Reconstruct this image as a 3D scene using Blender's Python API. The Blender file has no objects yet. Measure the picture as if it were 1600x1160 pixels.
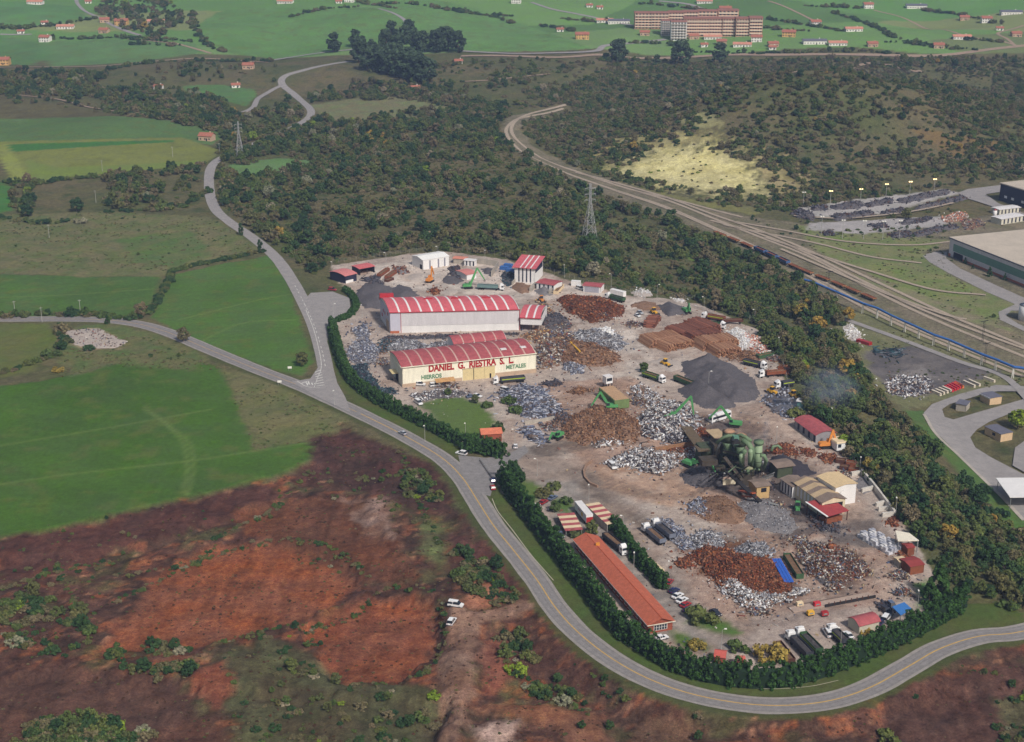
import bpy, math, random
import numpy as np
from mathutils import Vector
random.seed(7); rng = np.random.default_rng(11)
R = math.radians
scene = bpy.context.scene
C = scene.collection

# ------------------------------------------------------------------ camera, sky, sun, exposure
F = 2350.0; CX, CY = 800.0, 580.0; CAMZ = 225.0
TH = math.atan(830.0 / F)
cam_data = bpy.data.cameras.new('camera'); cam = bpy.data.objects.new('camera', cam_data); C.objects.link(cam)
cam.location = (0, 0, CAMZ); cam.rotation_euler = (math.pi / 2 - TH, 0, 0)
cam_data.sensor_fit = 'HORIZONTAL'; cam_data.sensor_width = 36; cam_data.lens = 36 * F / 1600
cam_data.clip_start = 1; cam_data.clip_end = 20000
scene.camera = cam
SUN_EL, SUN_AZ = R(44), R(150)          # azimuth clockwise from +Y (the view direction): behind the camera, to the right
world = bpy.data.worlds.new('World'); scene.world = world; world.use_nodes = True
wn = world.node_tree.nodes; wl = world.node_tree.links
sky = wn.new('ShaderNodeTexSky'); sky.sky_type = 'NISHITA'; sky.sun_disc = False
sky.sun_elevation = SUN_EL; sky.sun_rotation = SUN_AZ
sky.air_density = 1.6; sky.dust_density = 4.0; sky.ozone_density = 1.0
wl.new(sky.outputs[0], wn['Background'].inputs[0]); wn['Background'].inputs[1].default_value = 0.062
sd = bpy.data.lights.new('sun', 'SUN'); sun = bpy.data.objects.new('sun', sd); C.objects.link(sun)
sd.energy = 3.3; sd.angle = R(6); sd.color = (1.0, 0.95, 0.88)
sdir = Vector((math.sin(SUN_AZ) * math.cos(SUN_EL), math.cos(SUN_AZ) * math.cos(SUN_EL), math.sin(SUN_EL)))
sun.rotation_euler = sdir.to_track_quat('Z', 'Y').to_euler(); sun.location = (0, 0, 600)
scene.view_settings.view_transform = 'Standard'; scene.view_settings.look = 'None'
scene.view_settings.exposure = 0.08; scene.view_settings.gamma = 1.0
scene.render.engine = 'CYCLES'
scene.cycles.max_bounces = 4; scene.cycles.diffuse_bounces = 2; scene.cycles.glossy_bounces = 1
scene.cycles.transmission_bounces = 2; scene.cycles.volume_bounces = 0; scene.cycles.transparent_max_bounces = 4
scene.cycles.use_denoising = True
scene.cycles.use_adaptive_sampling = True; scene.cycles.adaptive_threshold = 0.02

# ------------------------------------------------------------------ terrain height and pixel -> place
ST, CT = math.sin(TH), math.cos(TH)
def sstep(a, b, x):
    t = np.clip((x - a) / (b - a), 0, 1); return t * t * (3 - 2 * t)
_perm = np.random.default_rng(5).random((256, 256))
def vnoise(x, y):
    xi = np.floor(x).astype(int); yi = np.floor(y).astype(int); fx = x - xi; fy = y - yi
    fx = fx * fx * (3 - 2 * fx); fy = fy * fy * (3 - 2 * fy)
    g = lambda a, b: _perm[a & 255, b & 255]
    return (g(xi, yi) * (1 - fx) + g(xi + 1, yi) * fx) * (1 - fy) + (g(xi, yi + 1) * (1 - fx) + g(xi + 1, yi + 1) * fx) * fy
def fbm(x, y, o=3):
    s = 0; a = 0.5
    for i in range(o): s = s + a * vnoise(x * 2 ** i + 17 * i, y * 2 ** i + 31 * i); a *= 0.5
    return s / (1 - 0.5 ** o)
BKY = [200, 300, 412, 487, 600, 673, 735, 800, 900, 1150, 1300, 1700, 4000]
BKX = [165, 160, 156, 142, 142, 134, 84, 44, 40, -10, 0, 100, 600]
def Hf(x, y):
    x = np.asarray(x, float); y = np.asarray(y, float)
    bx = np.interp(y, BKY, BKX)
    z = -12.0 * sstep(0, 48, x - bx) * (1 - sstep(1450, 1800, y))
    z = z + 54 * np.exp(-(((x - 235) / 125) ** 2 + ((y - 1235) / 95) ** 2)) + 24 * np.exp(-(((x - 380) / 120) ** 2 + ((y - 1330) / 120) ** 2))
    z = z + np.maximum(0, y - 1480) * 0.045 + 0.00004 * np.maximum(0, y - 1700) ** 2 * (y < 2600) + 0.00004 * 810000 * (y >= 2600)
    A = 10 * sstep(950, 1600, y) + 3.5 * sstep(-120, -260, x) * sstep(480, 700, y)
    z = z + A * (fbm(x / 170 + 3, y / 170 + 9, 2) - 0.5) * 2
    return z
def G(px, py, dz=0.0):
    """the place on the terrain (dz above it) that the photograph shows at this pixel"""
    px = np.atleast_1d(np.asarray(px, float)); py = np.atleast_1d(np.asarray(py, float))
    u = (px - CX) / F; v = (py - CY) / F
    dx, dy, dn = u, CT - v * ST, ST + v * CT
    dn = np.maximum(dn, 0.02)
    t0 = (CAMZ - 130) / dn; t1 = (CAMZ + 25) / dn
    T = t0[:, None] + (t1 - t0)[:, None] * (np.arange(161) / 160)[None]
    below = (CAMZ - dn[:, None] * T) < Hf(dx[:, None] * T, dy[:, None] * T) + dz
    k = np.maximum(1, np.argmax(below, axis=1)); ar = np.arange(len(px)); lo, hi = T[ar, k - 1], T[ar, k]
    for k in range(16):
        m = (lo + hi) / 2; b = (CAMZ - dn * m) < Hf(dx * m, dy * m) + dz
        hi = np.where(b, m, hi); lo = np.where(b, lo, m)
    t = (lo + hi) / 2
    return np.stack([dx * t, dy * t, CAMZ - dn * t], -1)
def P(px, py, dz=0.0):
    g = G(px, py, dz)[0]; return Vector((g[0], g[1], float(Hf(g[0], g[1]))))
def H(x, y): return float(Hf(x, y))
def GP(pts, dz=0.0):
    a = np.array(pts, float); return G(a[:, 0], a[:, 1], dz)
def densify(pts, n=6, closed=True):
    a = np.array(pts, float); out = []
    m = len(a) if closed else len(a) - 1
    for i in range(m):
        p, q = a[i], a[(i + 1) % len(a)]
        for k in range(n): out.append(p + (q - p) * k / n)
    if not closed: out.append(a[-1])
    return np.array(out)
def poly_world(pts, n=4):
    d = densify(pts, n); return G(d[:, 0], d[:, 1])[:, :2]
def inside(poly, x, y):
    m = np.zeros(x.shape, bool)
    bb = (x >= poly[:, 0].min()) & (x <= poly[:, 0].max()) & (y >= poly[:, 1].min()) & (y <= poly[:, 1].max())
    ix = np.nonzero(bb)[0]
    if len(ix) == 0: return m
    X, Y = x[ix], y[ix]; r = np.zeros(len(ix), bool)
    for i in range(len(poly)):
        x1, y1 = poly[i]; x2, y2 = poly[i - 1]
        if y1 == y2: continue
        r ^= ((y1 > Y) != (y2 > Y)) & (X < (x2 - x1) * (Y - y1) / (y2 - y1) + x1)
    m[ix] = r; return m
def smooth_line(pts, step=3.0):
    """Catmull-Rom through world XY points, resampled"""
    p = np.array(pts, float)[:, :2]; p = np.vstack([2 * p[0] - p[1], p, 2 * p[-1] - p[-2]]); out = []
    for i in range(1, len(p) - 2):
        n = max(2, int(np.linalg.norm(p[i + 1] - p[i]) / step))
        for k in range(n):
            t = k / n
            out.append(0.5 * ((2 * p[i]) + (-p[i - 1] + p[i + 1]) * t + (2 * p[i - 1] - 5 * p[i] + 4 * p[i + 1] - p[i + 2]) * t ** 2 + (-p[i - 1] + 3 * p[i] - 3 * p[i + 1] + p[i + 2]) * t ** 3))
    out.append(p[-2]); return np.array(out)
def line_dist(line, x, y):
    d = np.full(x.shape, 1e9)
    for i in range(len(line) - 1):
        a, b = line[i], line[i + 1]; ab = b - a; L = max(1e-9, ab @ ab)
        t = np.clip(((x - a[0]) * ab[0] + (y - a[1]) * ab[1]) / L, 0, 1)
        d = np.minimum(d, (x - a[0] - t * ab[0]) ** 2 + (y - a[1] - t * ab[1]) ** 2)
    return np.sqrt(d)

# ------------------------------------------------------------------ materials
def lin(c):
    return tuple(((v / 255) / 12.92 if v / 255 <= 0.04045 else ((v / 255 + 0.055) / 1.055) ** 2.4) for v in c)
MATS = {}
def mat(name, rgb, rough=0.75, var=0.18, scale=0.8, metal=0.0, bump=0.0, spec=0.3, emit=0, streak=False):
    """principled with two scales of world-space dirt noise; rgb is sRGB 0-255"""
    if name in MATS: return MATS[name]
    m = bpy.data.materials.new(name); m.use_nodes = True; nt = m.node_tree; N, L = nt.nodes, nt.links
    b = N['Principled BSDF']; b.inputs['Roughness'].default_value = rough; b.inputs['Metallic'].default_value = metal
    b.inputs['Specular IOR Level'].default_value = spec
    col = lin(rgb)
    if emit:
        b.inputs['Emission Color'].default_value = (*col, 1); b.inputs['Emission Strength'].default_value = emit
    geo = N.new('ShaderNodeNewGeometry'); mp = N.new('ShaderNodeMapping'); L.new(geo.outputs['Position'], mp.inputs[0])
    if streak: mp.inputs['Scale'].default_value = (1, 1, 0.12)
    n1 = N.new('ShaderNodeTexNoise'); n1.inputs['Scale'].default_value = scale; n1.inputs['Detail'].default_value = 5; n1.inputs['Roughness'].default_value = 0.65
    L.new(mp.outputs[0], n1.inputs['Vector'])
    mr = N.new('ShaderNodeMapRange'); mr.inputs[1].default_value = 0.25; mr.inputs[2].default_value = 0.75
    mr.inputs[3].default_value = 1 - var; mr.inputs[4].default_value = 1 + var * 0.7; L.new(n1.outputs[0], mr.inputs[0])
    mx = N.new('ShaderNodeMix'); mx.data_type = 'RGBA'; mx.blend_type = 'MULTIPLY'; mx.inputs[0].default_value = 1
    mx.inputs[6].default_value = (*col, 1); L.new(mr.outputs[0], mx.inputs[7]); L.new(mx.outputs[2], b.inputs['Base Color'])
    if bump:
        bp = N.new('ShaderNodeBump'); bp.inputs['Strength'].default_value = bump; bp.inputs['Distance'].default_value = 0.3
        L.new(n1.outputs[0], bp.inputs['Height']); L.new(bp.outputs[0], b.inputs['Normal'])
    MATS[name] = m; return m
def foliage(name, cols, island=0.35):
    """leaf material: tree-to-tree tint from a ramp by instance, leaf-to-leaf value by mesh island"""
    m = bpy.data.materials.new(name); m.use_nodes = True; nt = m.node_tree; N, L = nt.nodes, nt.links
    b = N['Principled BSDF']; b.inputs['Roughness'].default_value = 0.8; b.inputs['Specular IOR Level'].default_value = 0.12
    oi = N.new('ShaderNodeObjectInfo'); rp = N.new('ShaderNodeValToRGB'); L.new(oi.outputs['Random'], rp.inputs[0])
    el = rp.color_ramp.elements
    while len(el) < len(cols): el.new(0.5)
    for i, c in enumerate(cols): el[i].position = i / max(1, len(cols) - 1); el[i].color = (*lin(c), 1)
    geo = N.new('ShaderNodeNewGeometry'); mr = N.new('ShaderNodeMapRange')
    mr.inputs[3].default_value = 1 - island; mr.inputs[4].default_value = 1 + island; L.new(geo.outputs['Random Per Island'], mr.inputs[0])
    mx = N.new('ShaderNodeMix'); mx.data_type = 'RGBA'; mx.blend_type = 'MULTIPLY'; mx.inputs[0].default_value = 1
    L.new(rp.outputs[0], mx.inputs[6]); L.new(mr.outputs[0], mx.inputs[7]); L.new(mx.outputs[2], b.inputs['Base Color'])
    MATS[name] = m; return m

# ------------------------------------------------------------------ mesh building
def link_mesh(name, verts, faces, m, parent=None, smooth=False, mats=None, idx=None):
    me = bpy.data.meshes.new(name); me.from_pydata([tuple(v) for v in verts], [], faces)
    for k in (mats or [m]): me.materials.append(k)
    if idx is not None: me.polygons.foreach_set('material_index', idx)
    if smooth: me.polygons.foreach_set('use_smooth', [True] * len(me.polygons))
    o = bpy.data.objects.new(name, me); C.objects.link(o)
    if parent is not None: o.parent = parent
    return o
class MB:
    """collects shapes in a local frame (x along, y away, z up)"""
    def __init__(s): s.v = []; s.f = []; s.mi = []; s.ms = []
    def m(s, mt):
        if mt not in s.ms: s.ms.append(mt)
        s.cur = s.ms.index(mt); return s
    def add(s, vs, fs):
        n = len(s.v); s.v += [tuple(v) for v in vs]; s.f += [tuple(i + n for i in f) for f in fs]
        s.mi += [getattr(s, 'cur', 0)] * len(fs); return s
    def hexa(s, b, t):
        return s.add(list(b) + list(t), [(3, 2, 1, 0), (4, 5, 6, 7), (0, 1, 5, 4), (1, 2, 6, 5), (2, 3, 7, 6), (3, 0, 4, 7)])
    def box(s, x0, x1, y0, y1, z0, z1, taper=0.0, rz=0.0, org=None):
        t = taper
        b = [(x0, y0, z0), (x1, y0, z0), (x1, y1, z0), (x0, y1, z0)]
        u = [(x0 + t, y0 + t, z1), (x1 - t, y0 + t, z1), (x1 - t, y1 - t, z1), (x0 + t, y1 - t, z1)]
        if rz:
            ox, oy = org or ((x0 + x1) / 2, (y0 + y1) / 2); c, q = math.cos(rz), math.sin(rz)
            f = lambda p: (ox + (p[0] - ox) * c - (p[1] - oy) * q, oy + (p[0] - ox) * q + (p[1] - oy) * c, p[2])
            b = [f(p) for p in b]; u = [f(p) for p in u]
        return s.hexa(b, u)
    def quad(s, a, b, c, d): return s.add([a, b, c, d], [(0, 1, 2, 3)])
    def extrude(s, prof, y0, y1):
        """prof: (x,z) outline counter-clockwise seen from -y"""
        n = len(prof); vs = [(x, y0, z) for x, z in prof] + [(x, y1, z) for x, z in prof]
        fs = [tuple(range(n)), tuple(range(2 * n - 1, n - 1, -1))] + [((i + 1) % n, i, n + i, n + (i + 1) % n) for i in range(n)]
        return s.add(vs, fs)
    def tube(s, pts, r, n=8, r1=None, cap=True):
        pts = [Vector(p) for p in pts]; k = len(pts); vs = []
        for i, p in enumerate(pts):
            d = (pts[min(i + 1, k - 1)] - pts[max(i - 1, 0)]).normalized()
            a = d.cross(Vector((0, 0, 1)) if abs(d.z) < 0.95 else Vector((1, 0, 0))).normalized(); b = d.cross(a)
            rr = r if r1 is None else r + (r1 - r) * i / (k - 1)
            for j in range(n):
                w = 2 * math.pi * j / n; vs.append(p + a * math.cos(w) * rr + b * math.sin(w) * rr)
        fs = [(i * n + j, i * n + (j + 1) % n, (i + 1) * n + (j + 1) % n, (i + 1) * n + j) for i in range(k - 1) for j in range(n)]
        if cap: fs += [tuple(range(n - 1, -1, -1)), tuple(range((k - 1) * n, k * n))]
        return s.add(vs, fs)
    def beam(s, p, q, w=0.2):
        return s.tube([p, q], w * 0.7, 4)
    def build(s, name, mt=None, parent=None, smooth=False):
        return link_mesh(name, s.v, s.f, mt or (s.ms[0] if s.ms else None), parent, smooth, s.ms if (s.ms and not mt) else None, s.mi if (s.ms and not mt) else None)
def tag(o, label=None, cat=None, group=None, kind=None):
    if label: o['label'] = label
    if cat: o['category'] = cat
    if group: o['group'] = group
    if kind: o['kind'] = kind
    return o
def empty(name, loc=(0, 0, 0), rz=0.0, label=None, cat=None, group=None):
    o = bpy.data.objects.new(name, None); C.objects.link(o); o.location = loc; o.rotation_euler = (0, 0, rz); o.empty_display_size = 0.5
    return tag(o, label, cat, group)
def copy_tree(o, parent=None):
    c = o.copy(); C.objects.link(c); c.parent = parent
    for ch in o.children: copy_tree(ch, c)
    return c
def put(root, loc, rz=0.0, label=None, group=None, scale=None, first=set()):
    """place a built thing: itself the first time, a copy of it and its parts afterwards"""
    o = root if root.name not in first else copy_tree(root)
    first.add(root.name)
    o.location = loc; o.rotation_euler = (0, 0, rz)
    if scale: o.scale = (scale,) * 3
    if label: o['label'] = label
    if group: o['group'] = group
    return o
def heading(a, b):
    return math.atan2(b[1] - a[1], b[0] - a[0])
# ------------------------------------------------------------------ lines of the land: roads, rails
MAIN = GP([(-120, 502), (0, 499), (120, 499), (200, 504), (260, 519), (330, 548), (400, 577), (470, 604), (540, 636), (600, 665), (640, 686), (690, 716), (722, 747), (747, 785), (771, 822), (800, 858), (838, 906), (866, 948), (900, 986), (950, 1026), (1010, 1060), (1080, 1085), (1160, 1100), (1230, 1103), (1300, 1095), (1362, 1074), (1420, 1042), (1470, 1014), (1530, 995), (1600, 987), (1720, 985)])
MAINL = smooth_line(MAIN, 2.5)
SIDE = GP([(522, 624), (512, 590), (503, 548), (492, 512), (476, 476), (455, 437), (430, 402), (395, 372), (357, 346), (336, 326), (327, 296), (330, 262), (352, 244), (395, 226), (440, 208), (468, 194), (484, 182), (484, 170), (462, 150), (441, 132), (446, 119), (482, 108), (548, 96)])
SIDEL = smooth_line(SIDE, 3)
RAIL = GP([(880, 168), (832, 179), (803, 190), (796, 208), (820, 235), (880, 265), (960, 293), (1040, 318), (1110, 348), (1180, 378), (1260, 412), (1350, 460), (1450, 508), (1600, 572), (1760, 640)])
RAILL = smooth_line(RAIL, 4)
# ------------------------------------------------------------------ land cover, painted per vertex of one terrain grid
def axis(lo, hi, fine_lo, fine_hi, step, grow, mx):
    a = [fine_lo]
    while a[-1] < fine_hi: a.append(a[-1] + step)
    st = step
    while a[-1] < hi: st = min(mx, st * grow); a.append(a[-1] + st)
    st = step; b = []
    x = fine_lo
    while x > lo: st = min(mx, st * grow); x -= st; b.append(x)
    return np.array(b[::-1] + a)
ax = axis(-2600, 2600, -300, 300, 1.5, 1.035, 120)
ay = axis(150, 5200, 300, 830, 1.5, 1.0045, 7)
ay = np.concatenate([ay[ay < 2500], np.arange(2500, 6000, 90)])
GX, GY = np.meshgrid(ax, ay); nx, ny = len(ax), len(ay)
fx, fy = GX.ravel(), GY.ravel()
wob = (fbm(fx / 9, fy / 9, 3) - 0.5) * 5; wob2 = (fbm(fx / 9 + 50, fy / 9 + 70, 3) - 0.5) * 5
wx, wy = fx + wob, fy + wob2
N1 = fbm(fx / 45, fy / 45, 4); N2 = fbm(fx / 7 + 9, fy / 7, 3)
col = np.zeros((len(fx), 3)); var = np.full(len(fx), 0.5); cls = np.zeros(len(fx), int); relief = np.zeros(len(fx))
def L3(c): return np.array(lin(c))
N3 = fbm(fx / 2.6 + 5, fy / 2.6, 2) - 0.5
def soft(pg, amp=1.0, fe=2.0):
    """vertices near or in a polygon and their weight: feathered and frayed at the edge"""
    pw = poly_world(pg, 3); X, Y = fx + wob * amp, fy + wob2 * amp; pad = fe * 2 + 4
    ix = np.nonzero((X > pw[:, 0].min() - pad) & (X < pw[:, 0].max() + pad) & (Y > pw[:, 1].min() - pad) & (Y < pw[:, 1].max() + pad))[0]
    ins = inside(pw, X[ix], Y[ix]); d = np.full(len(ix), 1e9)
    for i in range(len(pw)):
        a, b = pw[i - 1], pw[i]; ab = b - a; L = max(1e-9, ab @ ab)
        tt = np.clip(((X[ix] - a[0]) * ab[0] + (Y[ix] - a[1]) * ab[1]) / L, 0, 1)
        d = np.minimum(d, (X[ix] - a[0] - tt * ab[0]) ** 2 + (Y[ix] - a[1] - tt * ab[1]) ** 2)
    sd = np.sqrt(d) * np.where(ins, 1, -1) + N3[ix] * 2.2 * fe
    wt = sstep(-fe, fe, sd); keep = wt > 0
    return ix[keep], wt[keep]
def blend(mask, c, w=1.0):
    k = (mask * w)[:, None] if mask.dtype != bool else np.where(mask, w, 0.0)[:, None]
    col[:] = col * (1 - k) + np.asarray(c) * k
# default: rough scrub grass of mixed olive and brown
t = np.clip((N1 - 0.3) / 0.4, 0, 1)[:, None]
col[:] = L3((86, 90, 56)) * (1 - t) + L3((102, 94, 68)) * t
k = np.clip((N2 - 0.55) * 3, 0, 1)[:, None]; col[:] = col * (1 - k) + L3((70, 80, 46)) * k
var[:] = 0.75
# far country: a patchwork of pastures
far = fy + 45 * (vnoise(fx / 120, fy / 120) - 0.5) > 1660
seed = rng.random((70, 2)) * [3200, 1300] + [-1600, 1600]
d = np.full(len(fx), 1e18); cid = np.zeros(len(fx), int); fi = np.nonzero(far)[0]
for i, s in enumerate(seed):
    q = (wx[fi] - s[0]) ** 2 * 0.5 + (wy[fi] - s[1]) ** 2 * 1.6
    b = q < d[fi]; d[fi[b]] = q[b]; cid[fi[b]] = i
pal = np.array([L3(c) for c in [(98, 134, 72), (108, 142, 78), (112, 140, 84), (90, 122, 68), (126, 136, 86), (110, 122, 78), (98, 138, 74)]])
col[fi] = pal[cid[fi] % 7] * (0.9 + 0.2 * N1[fi])[:, None]; var[fi] = 0.35; cls[fi] = 1
MEADOW = {
 # field polygons in photograph pixels with their grass colour, named by class number
 2: ([(-150, 640), (0, 603), (60, 596), (140, 580), (215, 552), (262, 545), (345, 576), (372, 630), (398, 698), (440, 694), (502, 688), (492, 715), (440, 740), (300, 776), (100, 822), (0, 838), (-150, 868)], (72, 102, 40)),
 3: ([(272, 428), (330, 416), (428, 398), (446, 436), (462, 480), (478, 530), (492, 566), (474, 586), (440, 582), (380, 560), (300, 533), (238, 496), (252, 462)], (82, 112, 52)),
 4: ([(-150, 425), (0, 428), (130, 432), (252, 432), (238, 468), (218, 494), (100, 494), (0, 494), (-150, 496)], (80, 109, 53)),
 5: ([(-150, 186), (0, 183), (180, 181), (270, 188), (322, 196), (352, 212), (330, 226), (250, 218), (120, 220), (0, 224), (-150, 226)], (90, 118, 68)),
 6: ([(-150, 226), (0, 222), (120, 219), (285, 215), (318, 226), (346, 236), (322, 256), (200, 268), (110, 276), (55, 284), (0, 250), (-150, 255)], (122, 128, 66)),
 7: ([(360, 254), (436, 247), (486, 250), (478, 262), (430, 270), (392, 278), (356, 278)], (100, 132, 78)),
 8: ([(306, 40), (340, 20), (380, 10), (520, 14), (586, 12), (640, 40), (600, 72), (520, 82), (430, 92), (360, 84), (322, 66)], (98, 136, 74)),
 9: ([(590, 8), (640, -10), (760, 18), (860, 52), (925, 76), (850, 80), (730, 80), (650, 52)], (102, 140, 78)),
 10: ([(80, 66), (180, 62), (300, 68), (320, 82), (200, 98), (80, 104), (64, 88)], (96, 130, 78)),
 11: ([(-150, 58), (0, 56), (62, 66), (80, 82), (50, 102), (0, 100), (-150, 100)], (90, 128, 74)),
 12: ([(-150, 2), (40, 4), (120, 10), (142, 28), (90, 38), (0, 44), (-150, 46)], (92, 132, 76)),
 13: ([(282, 134), (340, 132), (398, 140), (400, 150), (384, 166), (352, 158), (300, 146)], (90, 126, 72)),
 14: ([(1412, 640), (1440, 640), (1450, 660), (1500, 706), (1556, 762), (1610, 820), (1640, 900), (1600, 850), (1560, 806), (1490, 730), (1440, 680)], (82, 110, 56)),
 15: ([(-150, 276), (0, 284), (18, 292), (22, 328), (0, 332), (-150, 332)], (70, 118, 56)),
}
for i, (pg, c) in MEADOW.items():
    m, wt = soft(pg, 0.5, 1.2); wq = wt[:, None]; an_ = 0.6 * i
    strp = 1 + 0.025 * np.sin((fx[m] * math.cos(an_) + fy[m] * math.sin(an_)) / 1.3 + 3 * N1[m]) * (fy[m] < 1100) + 0.22 * (fbm(fx[m] / 14 + i, fy[m] / 14, 3) - 0.5)
    # pastures run thin and yellowish in patches
    dry = np.clip((N2[m] - 0.58) * 3, 0, 0.5)[:, None]
    col[m] = col[m] * (1 - wq) + wq * (L3(c) * ((0.80 + 0.24 * N1[m]) * strp)[:, None] * (1 - dry) + L3((104, 110, 58)) * dry * 0.9); var[m] = var[m] * (1 - wt) + 0.5 * wt; cls[m[wt > 0.5]] = 1
# lighter and darker strips inside the hay field
for pg, c in [([(12, 226), (150, 222), (272, 219), (272, 222), (150, 229), (12, 238)], (64, 110, 52)), ([(0, 222), (10, 226), (50, 284), (22, 284), (0, 250)], (132, 140, 72)), ([(50, 284), (110, 276), (200, 268), (322, 256), (318, 250), (200, 258), (90, 262), (40, 250)], (112, 128, 60))]:
    m, wt = soft(pg, 0.2, 0.8); col[m] = col[m] * (1 - wt[:, None]) + L3(c) * wt[:, None]
def cover(pg, c, c2=None, v=0.6, k=None, rl=0.0, amp=1.0, w=1.0, fe=2.0):
    m, wt = soft(pg, amp, fe)
    t = np.clip((N2[m] - 0.3) / 0.4, 0, 1)[:, None]
    new = L3(c) * (1 - t) + L3(c2 or c) * t; q = (wt * w)[:, None]
    col[m] = col[m] * (1 - q) + new * q; var[m] = var[m] * (1 - wt) + v * wt
    hd = m[wt > 0.5]
    if k is not None: cls[hd] = k
    if rl: relief[m] = relief[m] * (1 - wt) + rl * wt
    return m
for pts in [[(225, 640), (255, 660), (285, 690), (292, 730), (286, 770)], [(228, 636), (262, 664), (296, 692), (302, 735), (292, 772)], [(-20, 760), (120, 740), (300, 720), (480, 692)], [(-20, 700), (150, 672), (330, 640)], [(300, 540), (380, 505), (460, 500)], [(280, 500), (400, 470), (455, 460)], [(0, 465), (120, 460), (240, 452)]]:
    ln = smooth_line(GP(pts), 4); tk_ = np.exp(-(line_dist(ln, fx, fy) / 0.9) ** 2) * (cls == 1) * 0.45; col[:] = col * (1 - tk_[:, None]) + L3((112, 130, 70)) * tk_[:, None]
# rough brownish pastures beside the meadows
cover([(345, 578), (398, 582), (460, 612), (548, 655), (515, 690), (500, 686), (398, 704), (372, 634)], (96, 102, 62), (112, 108, 74), 0.5)
cover([(-150, 330), (0, 335), (180, 330), (330, 340), (420, 392), (330, 412), (270, 422), (250, 432), (130, 432), (0, 426), (-150, 425)], (94, 104, 62), (112, 108, 76), 0.6)
cover([(180, 372), (300, 360), (330, 400), (270, 415), (210, 410)], (84, 108, 56), (98, 106, 66), 0.5)
cover([(-150, 505), (0, 506), (70, 506), (92, 522), (86, 552), (40, 580), (0, 590), (-150, 600)], (92, 104, 52), (100, 104, 58), 0.4)
cover([(95, 512), (180, 505), (260, 530), (330, 560), (300, 580), (180, 570), (110, 590), (90, 560)], (88, 104, 58), (106, 104, 68), 0.6)
cover([(106, 516), (150, 512), (192, 534), (186, 542), (138, 546), (112, 534)], (178, 158, 134), (150, 128, 104), 0.7)
cover([(0, 150), (170, 175), (205, 182), (0, 186), (-150, 190), (-150, 150)], (96, 92, 62), (86, 80, 54), 0.6)
cover([(480, 165), (560, 152), (640, 150), (700, 165), (640, 185), (520, 190)], (112, 120, 80), (118, 112, 82), 0.6)
cover([(690, 165), (740, 190), (790, 220), (780, 232), (730, 205), (690, 190)], (124, 122, 86), (116, 108, 80), 0.6)
# dry grass hillside above the railway; the sun patch is painted into its pale colours
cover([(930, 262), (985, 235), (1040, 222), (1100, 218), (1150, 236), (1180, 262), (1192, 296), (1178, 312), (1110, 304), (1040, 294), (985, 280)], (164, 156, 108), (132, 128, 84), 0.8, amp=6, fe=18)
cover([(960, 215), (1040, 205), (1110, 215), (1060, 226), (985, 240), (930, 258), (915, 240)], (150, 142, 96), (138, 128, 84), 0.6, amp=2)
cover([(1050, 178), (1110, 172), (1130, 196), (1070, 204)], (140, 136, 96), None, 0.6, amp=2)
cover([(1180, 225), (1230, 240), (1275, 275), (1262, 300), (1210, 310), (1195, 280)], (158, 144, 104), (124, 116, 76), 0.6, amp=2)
cover([(1420, 200), (1560, 220), (1560, 250), (1480, 245)], (112, 94, 62), None, 0.6, amp=2)
cover([(840, 262), (930, 262), (1000, 292), (1090, 312), (1200, 326), (1180, 336), (1100, 322), (1000, 304), (900, 282)], (120, 118, 72), None, .6)
cover([(965, 264), (1035, 234), (1115, 230), (1172, 262), (1184, 298), (1100, 298), (1010, 284)], (212, 202, 146), (184, 174, 120), 0.7, amp=5, fe=16)  # brightest core of the painted sun patch, over straw-pale grass
cover([(1060, 388), (1090, 395), (1105, 415), (1070, 402)], (106, 132, 52), None, 0.5)
# the railway land, gravel and thin grass
cover([(790, 182), (840, 174), (812, 200), (830, 226), (890, 258), (970, 284), (1080, 318), (1180, 340), (1260, 350), (1480, 345), (1600, 330), (1750, 330), (1750, 620), (1600, 590), (1480, 545), (1330, 485), (1240, 440), (1130, 372), (1040, 338), (900, 290), (820, 250), (784, 215)], (126, 116, 98), (108, 104, 82), 0.9, 5)
cover([(1240, 352), (1400, 368), (1480, 376), (1440, 396), (1500, 440), (1590, 475), (1560, 505), (1460, 470), (1340, 420), (1280, 395)], (108, 122, 70), (124, 124, 86), 0.6, 5)
cover([(1290, 418), (1420, 452), (1540, 500), (1590, 520), (1500, 500), (1390, 462)], (120, 126, 84), (132, 124, 100), 0.6, 5)
cover([(1240, 326), (1300, 316), (1480, 296), (1500, 302), (1380, 334), (1260, 340)], (172, 166, 164), (160, 156, 152), 0.5, 5)
cover([(1262, 348), (1400, 342), (1500, 336), (1470, 354), (1350, 366), (1262, 360)], (170, 164, 164), (158, 154, 152), 0.5, 5)
cover([(1300, 498), (1370, 478), (1480, 530), (1600, 582), (1640, 600), (1560, 604), (1440, 632), (1410, 640), (1330, 560)], (106, 108, 76), (120, 118, 86), 0.6, 5)
cover([(1350, 552), (1420, 540), (1500, 565), (1560, 580), (1520, 600), (1440, 618), (1390, 610), (1360, 580)], (94, 90, 92), (112, 106, 104), 0.5, 5)
cover([(1400, 585), (1440, 570), (1460, 590), (1430, 605)], (128, 122, 120), None, .5, 5)
# red earth cutting in the foreground
cover([(-150, 868), (0, 838), (100, 822), (300, 776), (440, 740), (492, 715), (510, 690), (535, 660), (580, 690), (640, 710), (690, 750), (720, 800), (760, 850), (800, 890), (840, 935), (870, 975), (930, 1030), (1010, 1080), (1100, 1110), (1230, 1118), (1340, 1106), (1420, 1066), (1480, 1036), (1560, 1010), (1720, 1000), (1800, 1300), (-200, 1300)], (92, 62, 52), (74, 56, 47), 0.9, 6, 0.5)
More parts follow.
